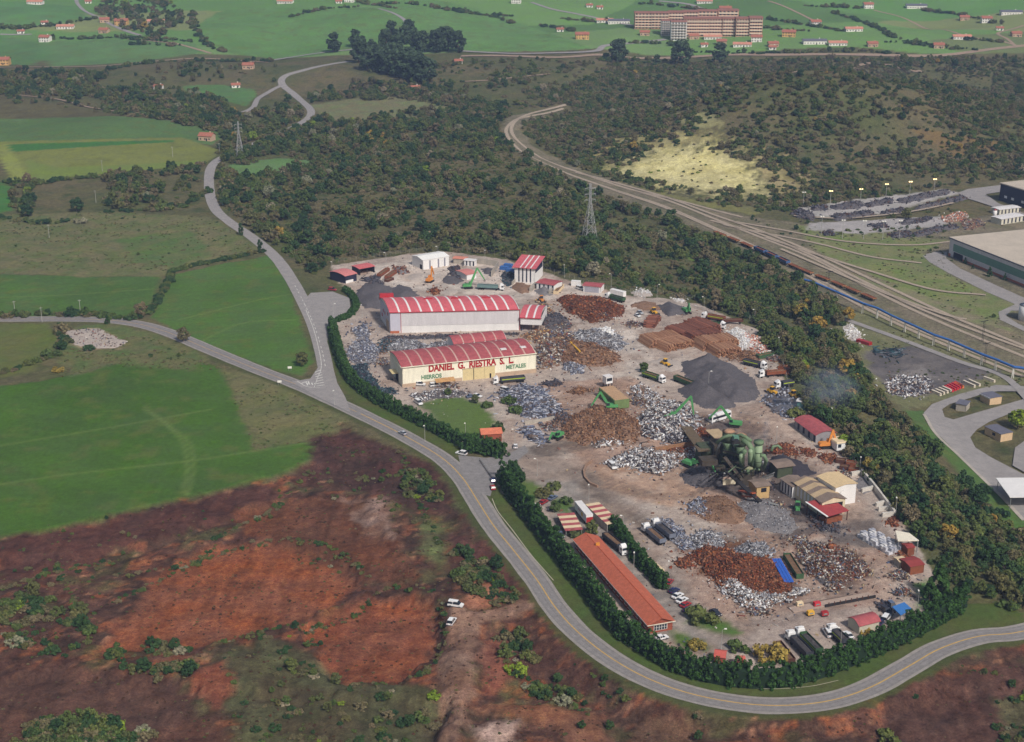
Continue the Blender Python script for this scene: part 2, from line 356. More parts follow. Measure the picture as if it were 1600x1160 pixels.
# weeds, dark brush litter and bright clods scattered over the red earth
er = cls == 6
for sc_, off, thr, c in ((11, 3, 0.54, (86, 88, 54)), (6, 40, 0.60, (62, 48, 42)), (2.2, 80, 0.66, (168, 120, 92)), (4.5, 120, 0.60, (150, 88, 56)), (16, 160, 0.56, (74, 52, 46))):
    k = np.where(er, np.clip((fbm(fx / sc_ + off, fy / (sc_ * 0.8) + off, 3) - thr) * 5, 0, 0.6), 0)[:, None]; col[:] = col * (1 - k) + L3(c) * k
cover([(180, 960), (250, 880), (330, 838), (430, 838), (520, 850), (560, 900), (480, 952), (380, 980), (280, 998), (150, 1010)], (138, 80, 53), (122, 74, 52), 0.9, 6, 0.2)
cover([(470, 960), (580, 915), (680, 930), (680, 980), (620, 1052), (510, 1050), (500, 1000)], (132, 76, 52), (116, 69, 49), 0.9, 6, 0.2)
cover([(0, 842), (120, 820), (300, 780), (420, 752), (440, 770), (300, 820), (180, 850), (0, 900)], (90, 58, 50), (78, 52, 46), 0.8, 6, 0.4)
cover([(350, 790), (480, 768), (560, 775), (620, 830), (650, 900), (560, 895), (480, 850), (400, 830)], (108, 68, 50), (94, 62, 47), 0.8, 6, 0.3)
cover([(490, 680), (540, 670), (600, 690), (680, 730), (720, 800), (640, 790), (560, 760), (480, 740)], (82, 55, 50), (70, 52, 46), 0.9, 6, 0.5)
cover([(700, 830), (760, 850), (830, 920), (760, 905), (715, 870)], (92, 60, 54), None, 0.8, 6, 0.4)
cover([(700, 945), (780, 945), (860, 935), (850, 955), (760, 970), (740, 1020), (730, 1120), (700, 1200), (660, 1200), (690, 1080), (690, 990)], (138, 108, 92), (124, 92, 76), 0.8, 6, 0.2)
cover([(752, 990), (790, 982), (796, 1040), (760, 1080), (742, 1060)], (128, 78, 62), None, 0.8, 6, 0.2)
cover([(730, 1092), (830, 1080), (920, 1100), (990, 1160), (940, 1190), (860, 1120)], (132, 88, 66), (118, 80, 60), 0.8, 6, 0.2)
cover([(740, 910), (770, 905), (772, 935), (750, 945), (728, 930)], (152, 104, 82), None, 0.8, 6, 0.3)
cover([(748, 1120), (800, 1112), (806, 1140), (770, 1155), (748, 1140)], (178, 150, 138), None, 0.8, 6, 0.1)
cover([(540, 770), (600, 775), (615, 840), (575, 830), (548, 800)], (142, 118, 108), (108, 76, 60), 0.8, 6)
cover([(0, 1040), (120, 1020), (260, 1040), (380, 1160), (300, 1200), (-150, 1200), (-150, 1060)], (80, 58, 50), (92, 64, 53), 0.8, 6, 0.5)
cover([(350, 1000), (420, 985), (500, 1010), (560, 1052), (680, 1058), (690, 1090), (690, 1200), (380, 1200), (340, 1060)], (84, 84, 58), (76, 68, 50), 0.8, 6, 0.4)
cover([(290, 1040), (350, 1020), (360, 1060), (340, 1080)], (126, 72, 52), None, 0.8, 6)
cover([(660, 800), (690, 815), (700, 850), (690, 890), (668, 870), (655, 830)], (96, 104, 64), (88, 84, 58), 0.7, 6)
cover([(1010, 1100), (1110, 1130), (1080, 1160), (1000, 1180), (980, 1140)], (112, 84, 66), (96, 72, 58), 0.9, 6, 0.5)
cover([(1380, 1080), (1480, 1050), (1600, 1030), (1700, 1040), (1700, 1200), (1380, 1200)], (94, 66, 57), (80, 57, 50), 0.9, 6, 0.5)
cover([(1560, 1080), (1640, 1060), (1700, 1200), (1580, 1200)], (90, 88, 62), (80, 70, 52), 0.9, 6, 0.3)
# the scrapyard's own ground
YARD = [(512, 505), (526, 540), (545, 592), (610, 640), (720, 695), (792, 715), (770, 745), (790, 775), (845, 835), (905, 900), (965, 970), (1040, 1030), (1120, 1052), (1260, 1052), (1385, 995), (1462, 945), (1462, 900), (1432, 850), (1400, 800), (1338, 735), (1306, 690), (1240, 640), (1218, 570), (1185, 515), (1085, 472), (985, 462), (890, 438), (790, 405), (700, 393), (640, 396), (518, 415), (530, 440), (552, 465), (548, 488), (520, 496)]
cover(YARD, (182, 168, 158), (168, 152, 142), 0.6, 7, amp=0.3, fe=1.0)
cover([(545, 500), (600, 500), (620, 600), (640, 632), (700, 640), (790, 670), (830, 640), (1000, 600), (850, 590), (620, 530)], (166, 152, 144), (178, 164, 154), 0.6, 7)
cover([(560, 415), (700, 402), (790, 420), (900, 450), (1010, 470), (1000, 520), (1030, 590), (960, 600), (970, 500), (850, 470), (620, 450)], (206, 194, 184), (192, 178, 168), 0.5, 7)
cover([(835, 600), (990, 590), (1050, 640), (1120, 650), (1180, 640), (1200, 680), (1250, 720), (1320, 790), (1300, 840), (1200, 860), (1080, 800), (940, 740), (880, 700), (830, 650)], (174, 146, 130), (156, 130, 116), 0.7, 7)
cover([(1110, 650), (1200, 620), (1260, 690), (1330, 760), (1380, 830), (1340, 850), (1290, 790), (1220, 710), (1160, 690)], (182, 160, 146), (168, 146, 132), 0.6, 7)
cover([(1040, 640), (1180, 660), (1270, 760), (1300, 830), (1220, 850), (1170, 780), (1060, 750), (1060, 700)], (112, 98, 92), (92, 84, 84), 0.8, 7)
cover([(920, 735), (960, 722), (1060, 735), (1110, 770), (1150, 800), (1080, 800), (1000, 780), (940, 765)], (180, 150, 130), (166, 136, 116), 0.6, 7)
cover([(1060, 840), (1150, 850), (1260, 850), (1390, 840), (1400, 900), (1390, 950), (1280, 980), (1180, 980), (1080, 940)], (170, 144, 130), (158, 134, 120), 0.7, 7)
cover([(1120, 990), (1200, 960), (1340, 950), (1390, 940), (1400, 975), (1280, 1035), (1200, 1030), (1150, 1010)], (172, 156, 146), (158, 142, 134), 0.6, 7)
cover([(1090, 850), (1170, 840), (1240, 900), (1250, 940), (1170, 950), (1090, 890)], (120, 84, 62), (104, 78, 66), 0.8, 7)
cover([(1240, 855), (1330, 860), (1360, 900), (1310, 925), (1250, 890)], (112, 96, 88), (120, 84, 66), 0.8, 7)
cover([(1280, 820), (1380, 810), (1370, 860), (1300, 850)], (112, 104, 102), None, 0.7, 7)
# asphalt roadway inside the yard, dark with dust
cover([(800, 700), (850, 690), (900, 730), (925, 775), (990, 830), (1060, 920), (1120, 985), (1150, 1010), (1140, 1040), (1060, 1020), (1000, 960), (900, 850), (850, 800), (790, 740)], (150, 142, 136), (138, 130, 124), 0.5, 7)
cover([(820, 698), (880, 690), (990, 670), (985, 690), (900, 705), (860, 720)], (104, 94, 88), (120, 108, 100), 0.7, 7)
cover([(900, 730), (935, 745), (960, 790), (1040, 830), (1030, 845), (950, 800), (915, 770)], (112, 102, 96), (136, 124, 114), 0.7, 7)
cover([(1010, 870), (1060, 910), (1100, 960), (1080, 962), (1030, 910)], (108, 98, 92), None, 0.7, 7)
yd = cls == 7
for sc_, off, thr, c in ((9, 200, 0.56, (112, 100, 92)), (3, 240, 0.62, (104, 92, 86)), (5, 280, 0.6, (196, 178, 164)), (14, 320, 0.58, (150, 120, 100))):
    k = np.where(yd, np.clip((fbm(fx / sc_ + off, fy / sc_ + off, 3) - thr) * 4, 0, 0.3), 0)[:, None]; col[:] = col * (1 - k) + L3(c) * k
er = cls == 6
stk_ = (fbm(fx / 1.7 + 3, fy / 13 + 7, 3) - 0.5) * 0.9 + (fbm(fx / 20, fy / 2.2, 3) - 0.5) * 0.5; col[er] *= (1 + np.clip(stk_[er], -0.35, 0.45))[:, None]
for pts in [[(800, 705), (880, 700), (960, 690), (1000, 686)], [(905, 735), (930, 770), (990, 800), (1100, 830), (1250, 850), (1380, 845)], [(1060, 855), (1000, 805), (940, 765), (890, 735)], [(1150, 640), (1230, 700), (1320, 790), (1390, 850)], [(1010, 480), (1000, 560), (960, 600), (880, 622)], [(1040, 640), (1150, 650), (1200, 630), (1190, 560)], [(1100, 980), (1200, 970), (1300, 940), (1390, 900)], [(1020, 870), (1080, 940), (1130, 990)], [(900, 610), (960, 612), (1060, 640)], [(1240, 720), (1290, 770), (1340, 830)], [(930, 745), (1000, 770), (1080, 775)]]:
    ln = smooth_line(GP(pts), 4); dd = line_dist(ln, fx, fy); tk_ = (np.exp(-((dd - 1.2) / 0.7) ** 2) + 0.6 * np.exp(-((dd - 3.4) / 0.8) ** 2)) * (cls == 7) * 0.5 * np.clip(0.3 + 1.4 * N2, 0, 1); col[:] = col * (1 - tk_[:, None]) + L3((104, 90, 82)) * tk_[:, None]
# lawns by the hedge and round the gate
GRASSY = [([(655, 632), (700, 618), (752, 628), (778, 660), (760, 684), (722, 688), (690, 668)], (90, 110, 56)), ([(800, 745), (838, 755), (850, 775), (832, 792), (806, 770)], (92, 112, 56)), ([(872, 776), (895, 790), (890, 806), (866, 796)], (86, 112, 52)), ([(1075, 955), (1110, 960), (1156, 990), (1150, 996), (1110, 985), (1075, 975)], (80, 108, 48)), ([(1050, 985), (1090, 1000), (1110, 1020), (1060, 1010)], (80, 104, 48)), ([(1432, 915), (1450, 905), (1452, 940), (1434, 950)], (72, 112, 46))]
for pg, c in GRASSY: cover(pg, c, None, 0.4, 1, amp=0.3)
# verges along the road
dm = line_dist(MAINL, fx, fy)
vg = (dm < 6.6 + wob * 0.5) & (dm > 2) & (cls != 7) & (cls != 1) & (fx > -140)
col[vg] = L3((74, 82, 46)) * 0.75 + 0.25 * col[vg]; cls[vg] = 0; var[vg] = 0.6
hv = inside(poly_world([(515, 512), (532, 560), (560, 605), (640, 655), (720, 696), (716, 712), (640, 676), (560, 635), (530, 600), (512, 540)]), fx, fy) | inside(poly_world([(770, 745), (800, 790), (880, 880), (960, 970), (1040, 1035), (1140, 1062), (1260, 1058), (1390, 1002), (1500, 945), (1560, 940), (1600, 960), (1600, 975), (1500, 985), (1420, 1020), (1330, 1075), (1230, 1088), (1120, 1082), (1020, 1050), (930, 995), (860, 915), (800, 830), (768, 780)]), fx, fy)
col[hv] = (L3((74, 92, 44)) * (1.25 - 0.9 * N2[hv])[:, None] + L3((98, 88, 58)) * (0.9 * N2[hv] - 0.25).clip(0, 1)[:, None]); cls[hv] = 1; var[hv] = 0.5; relief[hv] = 0
# crumbly relief of the red earth, kept off the road
dall = np.minimum(dm, line_dist(SIDEL, fx, fy))
rf = sstep(6, 14, dall) * relief
zz = Hf(fx, fy) + rf * ((fbm(fx / 6, fy / 6, 4) - 0.9) * 5 + (fbm(fx / 26, fy / 26, 2) - 0.8) * 4)
for pg, dp in [([(180, 960), (250, 880), (330, 838), (430, 838), (520, 850), (560, 900), (480, 952), (380, 980), (280, 998), (150, 1010)], 2.2), ([(470, 960), (580, 915), (690, 930), (690, 990), (630, 1052), (510, 1050), (500, 1000)], 3.5), ([(-200, 900), (180, 850), (300, 820), (440, 770), (560, 770), (640, 900), (700, 960), (700, 1300), (-200, 1300)], 1.8), ([(752, 985), (800, 975), (900, 1050), (1010, 1110), (1100, 1130), (1100, 1300), (700, 1300), (740, 1060)], 2.0), ([(-200, 1060), (120, 1030), (340, 1060), (700, 1080), (700, 1300), (-200, 1300)], 2.2), ([(1380, 1100), (1480, 1070), (1700, 1050), (1700, 1300), (1300, 1300)], 2.0)]:
    m, wt = soft(pg, 1.5, 2.2); zz[m] -= dp * wt
zz = zz + np.where(cls == 0, 1, 0) * sstep(6, 12, dall) * (fbm(fx / 3.5, fy / 3.5, 2) - 1.0) * 0.8
def HS(x, y):
    """height of the finished ground surface, dug terraces included"""
    i = np.clip(np.searchsorted(ax, x) - 1, 0, nx - 2); j = np.clip(np.searchsorted(ay, y) - 1, 0, ny - 2); u = (x - ax[i]) / (ax[i + 1] - ax[i]); v = (y - ay[j]) / (ay[j + 1] - ay[j]); q = zz.reshape(ny, nx)
    return (q[j, i] * (1 - u) + q[j, i + 1] * u) * (1 - v) + (q[j + 1, i] * (1 - u) + q[j + 1, i + 1] * u) * v
def ground_material():
    m = bpy.data.materials.new('land_cover'); m.use_nodes = True; nt = m.node_tree; N, L = nt.nodes, nt.links
    b = N['Principled BSDF']; b.inputs['Roughness'].default_value = 0.95; b.inputs['Specular IOR Level'].default_value = 0.08
    at = N.new('ShaderNodeAttribute'); at.attribute_name = 'Col'; geo = N.new('ShaderNodeNewGeometry')
    def noise(scale, det, rg=0.6):
        n = N.new('ShaderNodeTexNoise'); n.inputs['Scale'].default_value = scale; n.inputs['Detail'].default_value = det; n.inputs['Roughness'].default_value = rg
        L.new(geo.outputs['Position'], n.inputs['Vector']); return n
    n1, n2, n3 = noise(0.05, 4), noise(0.42, 6, 0.75), noise(1.7, 5, 0.8)
    def rng_(n, a, lo, hi):
        r = N.new('ShaderNodeMapRange'); r.inputs[1].default_value = 0.5 - a; r.inputs[2].default_value = 0.5 + a; r.inputs[3].default_value = lo; r.inputs[4].default_value = hi
        L.new(n.outputs[0], r.inputs[0]); return r
    def mul(a, b_):
        q = N.new('ShaderNodeMath'); q.operation = 'MULTIPLY'; L.new(a, q.inputs[0]); L.new(b_, q.inputs[1]); return q.outputs[0]
    f = mul(mul(rng_(n1, 0.25, 0.8, 1.18).outputs[0], rng_(n2, 0.17, 0.58, 1.42).outputs[0]), rng_(n3, 0.13, 0.62, 1.38).outputs[0])
    mix = N.new('ShaderNodeMix'); mix.data_type = 'FLOAT'; mix.inputs[2].default_value = 1.0; L.new(at.outputs['Alpha'], mix.inputs[0]); L.new(f, mix.inputs[3])
    mx = N.new('ShaderNodeMix'); mx.data_type = 'RGBA'; mx.blend_type = 'MULTIPLY'; mx.inputs[0].default_value = 1
    L.new(at.outputs['Color'], mx.inputs[6]); L.new(mix.outputs[0], mx.inputs[7])
    # warm / cool drift of the same cover
    hs = N.new('ShaderNodeHueSaturation'); L.new(mx.outputs[2], hs.inputs['Color']); L.new(rng_(n2, 0.3, 0.485, 0.515).outputs[0], hs.inputs['Hue']); L.new(rng_(n1, 0.3, 0.85, 1.1).outputs[0], hs.inputs['Saturation'])
    L.new(hs.outputs[0], b.inputs['Base Color'])
    bp = N.new('ShaderNodeBump'); bp.inputs['Distance'].default_value = 0.5; L.new(at.outputs['Alpha'], bp.inputs['Strength']); L.new(n2.outputs[0], bp.inputs['Height']); L.new(bp.outputs[0], b.inputs['Normal'])
    return m
GM = ground_material()
names = {0: 'ground', 1: 'meadow', 5: 'railway_land', 6: 'bare_earth', 7: 'yard_ground'}
I = np.arange(nx * ny).reshape(ny, nx)
quads = np.stack([I[:-1, :-1].ravel(), I[:-1, 1:].ravel(), I[1:, 1:].ravel(), I[1:, :-1].ravel()], -1)
fc = cls[quads[:, 0]]
rgba = np.concatenate([np.clip(col, 0, 1), var[:, None]], 1).astype(np.float32)
zg = zz.reshape(ny, nx); nrm = np.stack([-np.gradient(zg, ax, axis=1).ravel(), -np.gradient(zg, ay, axis=0).ravel(), np.ones(nx * ny)], -1)
nrm /= np.linalg.norm(nrm, axis=1)[:, None]
for k_, nm in names.items():
    q = quads[fc == k_]
    used, inv = np.unique(q, return_inverse=True); inv = inv.reshape(q.shape)
    me = bpy.data.meshes.new(nm); me.vertices.add(len(used)); me.loops.add(inv.size); me.polygons.add(len(inv))
    me.vertices.foreach_set('co', np.stack([fx[used], fy[used], zz[used]], -1).astype(np.float32).ravel())
    me.loops.foreach_set('vertex_index', inv.astype(np.int32).ravel())
    me.polygons.foreach_set('loop_start', np.arange(0, inv.size, 4, dtype=np.int32))
    me.update(calc_edges=True)
    me.polygons.foreach_set('use_smooth', np.ones(len(inv), bool))
    ca = me.attributes.new('Col', 'FLOAT_COLOR', 'POINT'); ca.data.foreach_set('color', rgba[used].ravel())
    me.normals_split_custom_set_from_vertices(nrm[used].tolist())
    me.materials.append(GM); o = bpy.data.objects.new(nm, me); C.objects.link(o); tag(o, kind='structure')
# ------------------------------------------------------------------ ribbons draped on the land
def ribbon(name, line, width, m, dz=0.06, cross=4, off=0.0, kind='structure', parent=None, dash=None, edge=0.0):
    d = np.gradient(line, axis=0); d /= np.maximum(1e-9, np.linalg.norm(d, axis=1))[:, None]; nrm_ = np.stack([-d[:, 1], d[:, 0]], -1)
    vs, fs = [], []
    for i in range(len(line)):
        wv = (fbm(np.array([i * 0.31]), np.array([width * 7.0]), 2)[0] - 0.5) * edge if edge else 0
        for j in range(cross + 1):
            w = off + (j / cross - 0.5) * (width + wv); x, y = line[i] + nrm_[i] * w
            vs.append((x, y, H(x, y) + dz))
    acc = 0.0
    for i in range(len(line) - 1):
        acc += float(np.linalg.norm(line[i + 1] - line[i]))
        if dash and (acc % (dash[0] + dash[1])) > dash[0]: continue
        for j in range(cross):
            a = i * (cross + 1) + j; fs.append((a + 1, a, a + cross + 1, a + cross + 2))
    o = link_mesh(name, vs, fs, m, parent)
    if kind and parent is None: tag(o, kind=kind)
    return o
def sheet(name, pts, m, dz=0.05, kind='structure', cell=4.0, parent=None):
    """a polygon given in pixels, draped on the land as a grid clipped by its outline"""
    import bmesh
    pw = poly_world(pts, 4); bm = bmesh.new()
    bm.faces.new([bm.verts.new((x, y, 0)) for x, y in pw]); bmesh.ops.triangulate(bm, faces=bm.faces[:])
    for ax_, lo, hi in ((0, pw[:, 0].min(), pw[:, 0].max()), (1, pw[:, 1].min(), pw[:, 1].max())):
        v = lo + cell
        while v < hi:
            bmesh.ops.bisect_plane(bm, geom=bm.verts[:] + bm.edges[:] + bm.faces[:], plane_co=(v, v, 0), plane_no=(1, 0, 0) if ax_ == 0 else (0, 1, 0)); v += cell
    for v in bm.verts: v.co.z = H(v.co.x, v.co.y) + dz
    bmesh.ops.recalc_face_normals(bm, faces=bm.faces[:])
    if sum(f.normal.z for f in bm.faces) < 0: bmesh.ops.reverse_faces(bm, faces=bm.faces[:])
    me = bpy.data.meshes.new(name); bm.to_mesh(me); bm.free(); me.materials.append(m)
    o = bpy.data.objects.new(name, me); C.objects.link(o)
    if parent is not None: o.parent = parent
    else: tag(o, kind=kind)
    return o
asphalt = mat('asphalt', (136, 132, 132), 0.9, 0.3, 0.5, bump=0.05)
asphalt2 = mat('asphalt_pale', (150, 145, 144), 0.9, 0.2, 0.3)
yellowp = mat('yellow_road_paint', (196, 160, 88), 0.7, 0.25, 0.6); whitep = mat('white_road_paint', (214, 212, 208), 0.7, 0.25, 0.6)
concrete = mat('concrete', (172, 164, 154), 0.9, 0.25, 0.4, streak=True)
dirt = mat('track_dirt', (160, 138, 120), 0.95, 0.3, 0.5); ballast = mat('ballast', (184, 168, 150), 0.95, 0.3, 0.7)
steel = mat('rail_steel', (112, 100, 94), 0.6, 0.2, 0.5, metal=0.3)
main_road = ribbon('road', MAINL, 8.2, asphalt, 0.08, 6, edge=0.5)
worn = mat('road_worn_edge', (150, 144, 140), 0.9, 0.25, 0.5)
ribbon('road_shoulder', MAINL, 1.0, worn, 0.085, 1, off=-3.75, parent=main_road, edge=0.8); ribbon('road_shoulder', MAINL, 1.1, worn, 0.085, 1, off=3.7, parent=main_road, edge=0.8)
wear = mat('wheel_wear', (129, 125, 125), 0.85, 0.3, 0.8)
for of_ in (-2.9, -1.2, 1.2, 2.9): ribbon('wheel_track', MAINL, 0.55, wear, 0.09, 1, off=of_, parent=main_road, edge=0.5)
iy = int(np.argmin(np.linalg.norm(MAINL - GP([(560, 646)])[0][:2], axis=1)))
ribbon('centre_line', MAINL[:iy], 0.22, yellowp, 0.095, 1, parent=main_road)
ribbon('centre_line', MAINL[iy:], 0.42, yellowp, 0.095, 1, parent=main_road, off=0.1)
i2 = int(np.argmin(np.linalg.norm(MAINL - GP([(700, 725)])[0][:2], axis=1))); i3 = int(np.argmin(np.linalg.norm(MAINL - GP([(762, 806)])[0][:2], axis=1)))
side_road = ribbon('road', SIDEL, 7.0, asphalt2, 0.11, 5, edge=0.5)
for dz_ in (0,): ribbon('centre_line', SIDEL[12:60], 0.3, whitep, 0.13, 1, parent=side_road, dash=(3, 4))
sheet('layby', [(474, 470), (486, 458), (520, 456), (546, 466), (548, 486), (536, 496), (514, 506), (512, 530), (506, 560), (492, 520)], asphalt2, 0.07)
sheet('road_junction', [(455, 597), (485, 592), (500, 570), (512, 566), (522, 590), (540, 622), (548, 645), (500, 622)], asphalt2, 0.1)
sheet('gate_apron', [(716, 712), (760, 716), (792, 712), (820, 696), (826, 706), (806, 722), (786, 738), (775, 748), (766, 776), (745, 770), (722, 738)], asphalt, 0.1)
# painted island, give-way bars and lettering at the junction
mk = empty('road_marking', P(497, 585)); tag(mk, kind='structure')
def strip_px(pts, w, m, dz, parent):
    l = GP(pts)[:, :2]; l = smooth_line(l, 1.5); o = ribbon('painted_line', l, w, m, dz, 1, parent=None, kind=None); o.parent = parent; o.matrix_parent_inverse = parent.matrix_world.inverted(); return o
bpy.context.view_layer.update()
for i in range(7): strip_px([(494.5 - i * 0.4, 604 - i * 3.6), (507 - i * 0.9, 602 - i * 3.9)], 0.55, whitep, 0.16, mk)
strip_px([(491, 606), (496, 592), (502, 574), (499, 550), (490, 515), (478, 485)], 0.25, whitep, 0.16, mk)
strip_px([(464, 596), (480, 605), (500, 606)], 0.3, whitep, 0.16, mk)
for i in range(4): strip_px([(478 + i * 4.5, 597.5 + i * 0.7), (479.5 + i * 4.5, 601 + i * 0.6)], 0.5, whitep, 0.16, mk)
strip_px([(471, 600), (482, 596), (480, 603)], 0.5, whitep, 0.16, mk)
# pale kerb along the hedge
kl = smooth_line(GP([(769, 780), (778, 800), (800, 828), (830, 868), (865, 908)]), 2)
ribbon('kerb', kl, 0.28, mat('kerb_white', (186, 180, 162), 0.8, 0.2), 0.16, 1)
ribbon('kerb', smooth_line(GP([(985, 1012), (1040, 1042), (1110, 1066), (1190, 1077), (1260, 1074), (1310, 1064)]), 2), 0.2, MATS['kerb_white'], 0.16, 1)
# farm tracks and distant roads
for pts, w, m in [([(380, 176), (396, 168), (404, 154), (424, 142), (440, 134)], 5, asphalt2), ([(380, 176), (404, 175)], 3, dirt),
                  ([(0, 144), (60, 152), (130, 166), (170, 173), (205, 180)], 3, dirt), ([(-40, 106), (60, 105), (150, 104), (220, 98), (300, 92), (360, 94), (420, 98)], 4, dirt),
                  ([(420, 95), (480, 86), (548, 78), (590, 72)], 6, asphalt2), ([(720, 80), (800, 84), (870, 83), (930, 80), (945, 72), (985, 68), (1040, 62)], 7, asphalt2),
                  ([(592, 14), (612, 20), (630, 30), (638, 40)], 5, asphalt2), ([(720, 88), (860, 90), (960, 88), (1100, 88), (1230, 86), (1360, 86), (1480, 86), (1560, 76), (1620, 70)], 9, dirt),
                  ([(830, 4), (860, 14), (900, 22), (930, 28), (950, 34), (1000, 42)], 5, asphalt2), ([(1200, 2), (1250, 22), (1275, 34)], 4, dirt), ([(1365, 16), (1420, 32), (1500, 54), (1560, 64), (1590, 72)], 4, dirt),
                  ([(118, -4), (124, 10), (150, 26), (190, 46), (220, 56)], 5, asphalt2), ([(0, 54), (50, 54)], 4, asphalt2), ([(1030, 2), (1080, 8), (1110, 20), (1130, 26), (1180, 30)], 6, asphalt2),
                  ([(200, 62), (250, 66), (272, 68), (330, 84)], 4, dirt), ([(720, 128), (760, 126), (800, 122), (860, 116)], 3, dirt), ([(1240, 114), (1330, 112), (1440, 112)], 5, dirt), ([(1600, 40), (1560, 52), (1575, 62), (1588, 74)], 4, dirt)]:
    l = smooth_line(GP(pts), 6); ribbon('track' if m is dirt else 'road', l, w, m, 0.3, 3, edge=0.8)
# ------------------------------------------------------------------ railway
def track(pts, name='railway_track', dz=0.25, bw=2.8):
    l = smooth_line(GP(pts), 4)
    bed = ribbon(name, l, bw, ballast, dz, 2, edge=0.5)
    for s in (-0.75, 0.75): ribbon('rail', l, 0.16, steel, dz + 0.16, 1, off=s, parent=bed)
    return bed
TR = [[(884, 164), (832, 177), (806, 189), (800, 208), (824, 233), (884, 263), (964, 290), (1044, 314), (1120, 344), (1190, 372), (1270, 404), (1360, 452), (1460, 500), (1610, 562), (1720, 608)],
      [(880, 170), (828, 182), (797, 194), (792, 211), (816, 238), (878, 268), (956, 296), (1036, 322), (1106, 352), (1176, 384), (1250, 420), (1340, 470), (1440, 518), (1600, 582), (1720, 630)],
      [(990, 298), (1060, 314), (1120, 330), (1160, 340)], [(960, 298), (1036, 324), (1110, 356), (1180, 390), (1252, 426), (1340, 476), (1440, 524), (1600, 590)], [(900, 270), (964, 287), (1044, 310), (1120, 338), (1200, 366), (1290, 404), (1380, 446), (1480, 492), (1620, 550)], [(1110, 345), (1180, 364), (1260, 396), (1340, 436), (1430, 480), (1530, 520), (1640, 560)],
      [(1130, 352), (1200, 366), (1280, 382), (1360, 402), (1440, 412)], [(1140, 346), (1220, 360), (1320, 378), (1420, 384), (1490, 378)],
      [(1196, 372), (1280, 400), (1370, 428), (1460, 454), (1540, 462)], [(1220, 390), (1300, 424), (1390, 462), (1480, 494), (1510, 500)], [(1240, 338), (1320, 342), (1420, 332), (1490, 318)]]
for i_, t_ in enumerate(TR): track(t_, dz=0.22 + 0.035 * i_)
ribbon('track', smooth_line(GP([(1222, 462), (1300, 492), (1400, 528), (1500, 566), (1570, 590), (1620, 640)]), 4), 4, asphalt2, 0.25, 2)
# estate roads on the right
sheet('estate_road', [(1443, 646), (1456, 632), (1500, 616), (1530, 608), (1556, 602), (1600, 604), (1660, 610), (1660, 620), (1590, 612), (1560, 612), (1540, 614), (1524, 620), (1484, 632), (1472, 640), (1476, 652), (1490, 656), (1530, 644), (1600, 624), (1660, 612), (1660, 634), (1590, 642), (1545, 660), (1526, 672), (1516, 684), (1524, 700), (1550, 716), (1600, 742), (1660, 790), (1660, 870), (1600, 812), (1560, 770), (1500, 712), (1462, 676)], asphalt2, 0.12)
sheet('estate_road', [(1442, 400), (1460, 394), (1480, 394), (1478, 404), (1500, 420), (1560, 448), (1610, 470), (1660, 500), (1660, 520), (1600, 486), (1580, 486), (1572, 494), (1590, 506), (1620, 520), (1600, 518), (1562, 500), (1560, 488), (1586, 476), (1540, 456), (1480, 426), (1452, 410)], asphalt2, 0.15)
sheet('estate_road', [(1496, 302), (1512, 296), (1560, 290), (1620, 280), (1620, 292), (1565, 300), (1540, 304), (1560, 318), (1600, 334), (1640, 346), (1640, 356), (1560, 326), (1510, 310)], asphalt2, 0.15)
sheet('forecourt', [(1586, 700), (1600, 690), (1680, 680), (1680, 740), (1600, 738), (1582, 728)], asphalt2, 0.14)
cl = ribbon('kerb', smooth_line(GP([(1444, 648), (1462, 678), (1500, 714), (1560, 772), (1600, 814)]), 3), 1.6, concrete, 0.16, 1)
# ------------------------------------------------------------------ plants
bark = mat('bark', (92, 80, 68), 0.95, 0.3, 2.0)
FOL = {'oak': foliage('leaf_mixed', [(68, 88, 46), (84, 100, 54), (98, 104, 58), (76, 94, 52), (104, 100, 64), (60, 82, 48)]),
       'dark': foliage('leaf_dark', [(46, 70, 44), (54, 78, 46), (62, 84, 50)]),
       'brown': foliage('leaf_brown', [(112, 104, 76), (100, 96, 68), (120, 108, 84), (92, 92, 62)]),
       'gold': foliage('leaf_gold', [(152, 124, 60), (162, 136, 66), (132, 120, 62)]),
       'lime': foliage('leaf_lime', [(110, 134, 50), (122, 140, 48)]),
       'conifer': foliage('needle_dark', [(48, 76, 36), (58, 86, 42), (46, 70, 38)], 0.55),
       'umber': foliage('leaf_umber', [(74, 56, 46), (88, 62, 50), (62, 54, 42), (104, 70, 54)]),
       'pale': foliage('leaf_pale', [(150, 140, 118), (134, 132, 108), (122, 128, 104)]),
       'euca': foliage('leaf_blue', [(62, 80, 58), (70, 88, 62), (56, 72, 54)])}
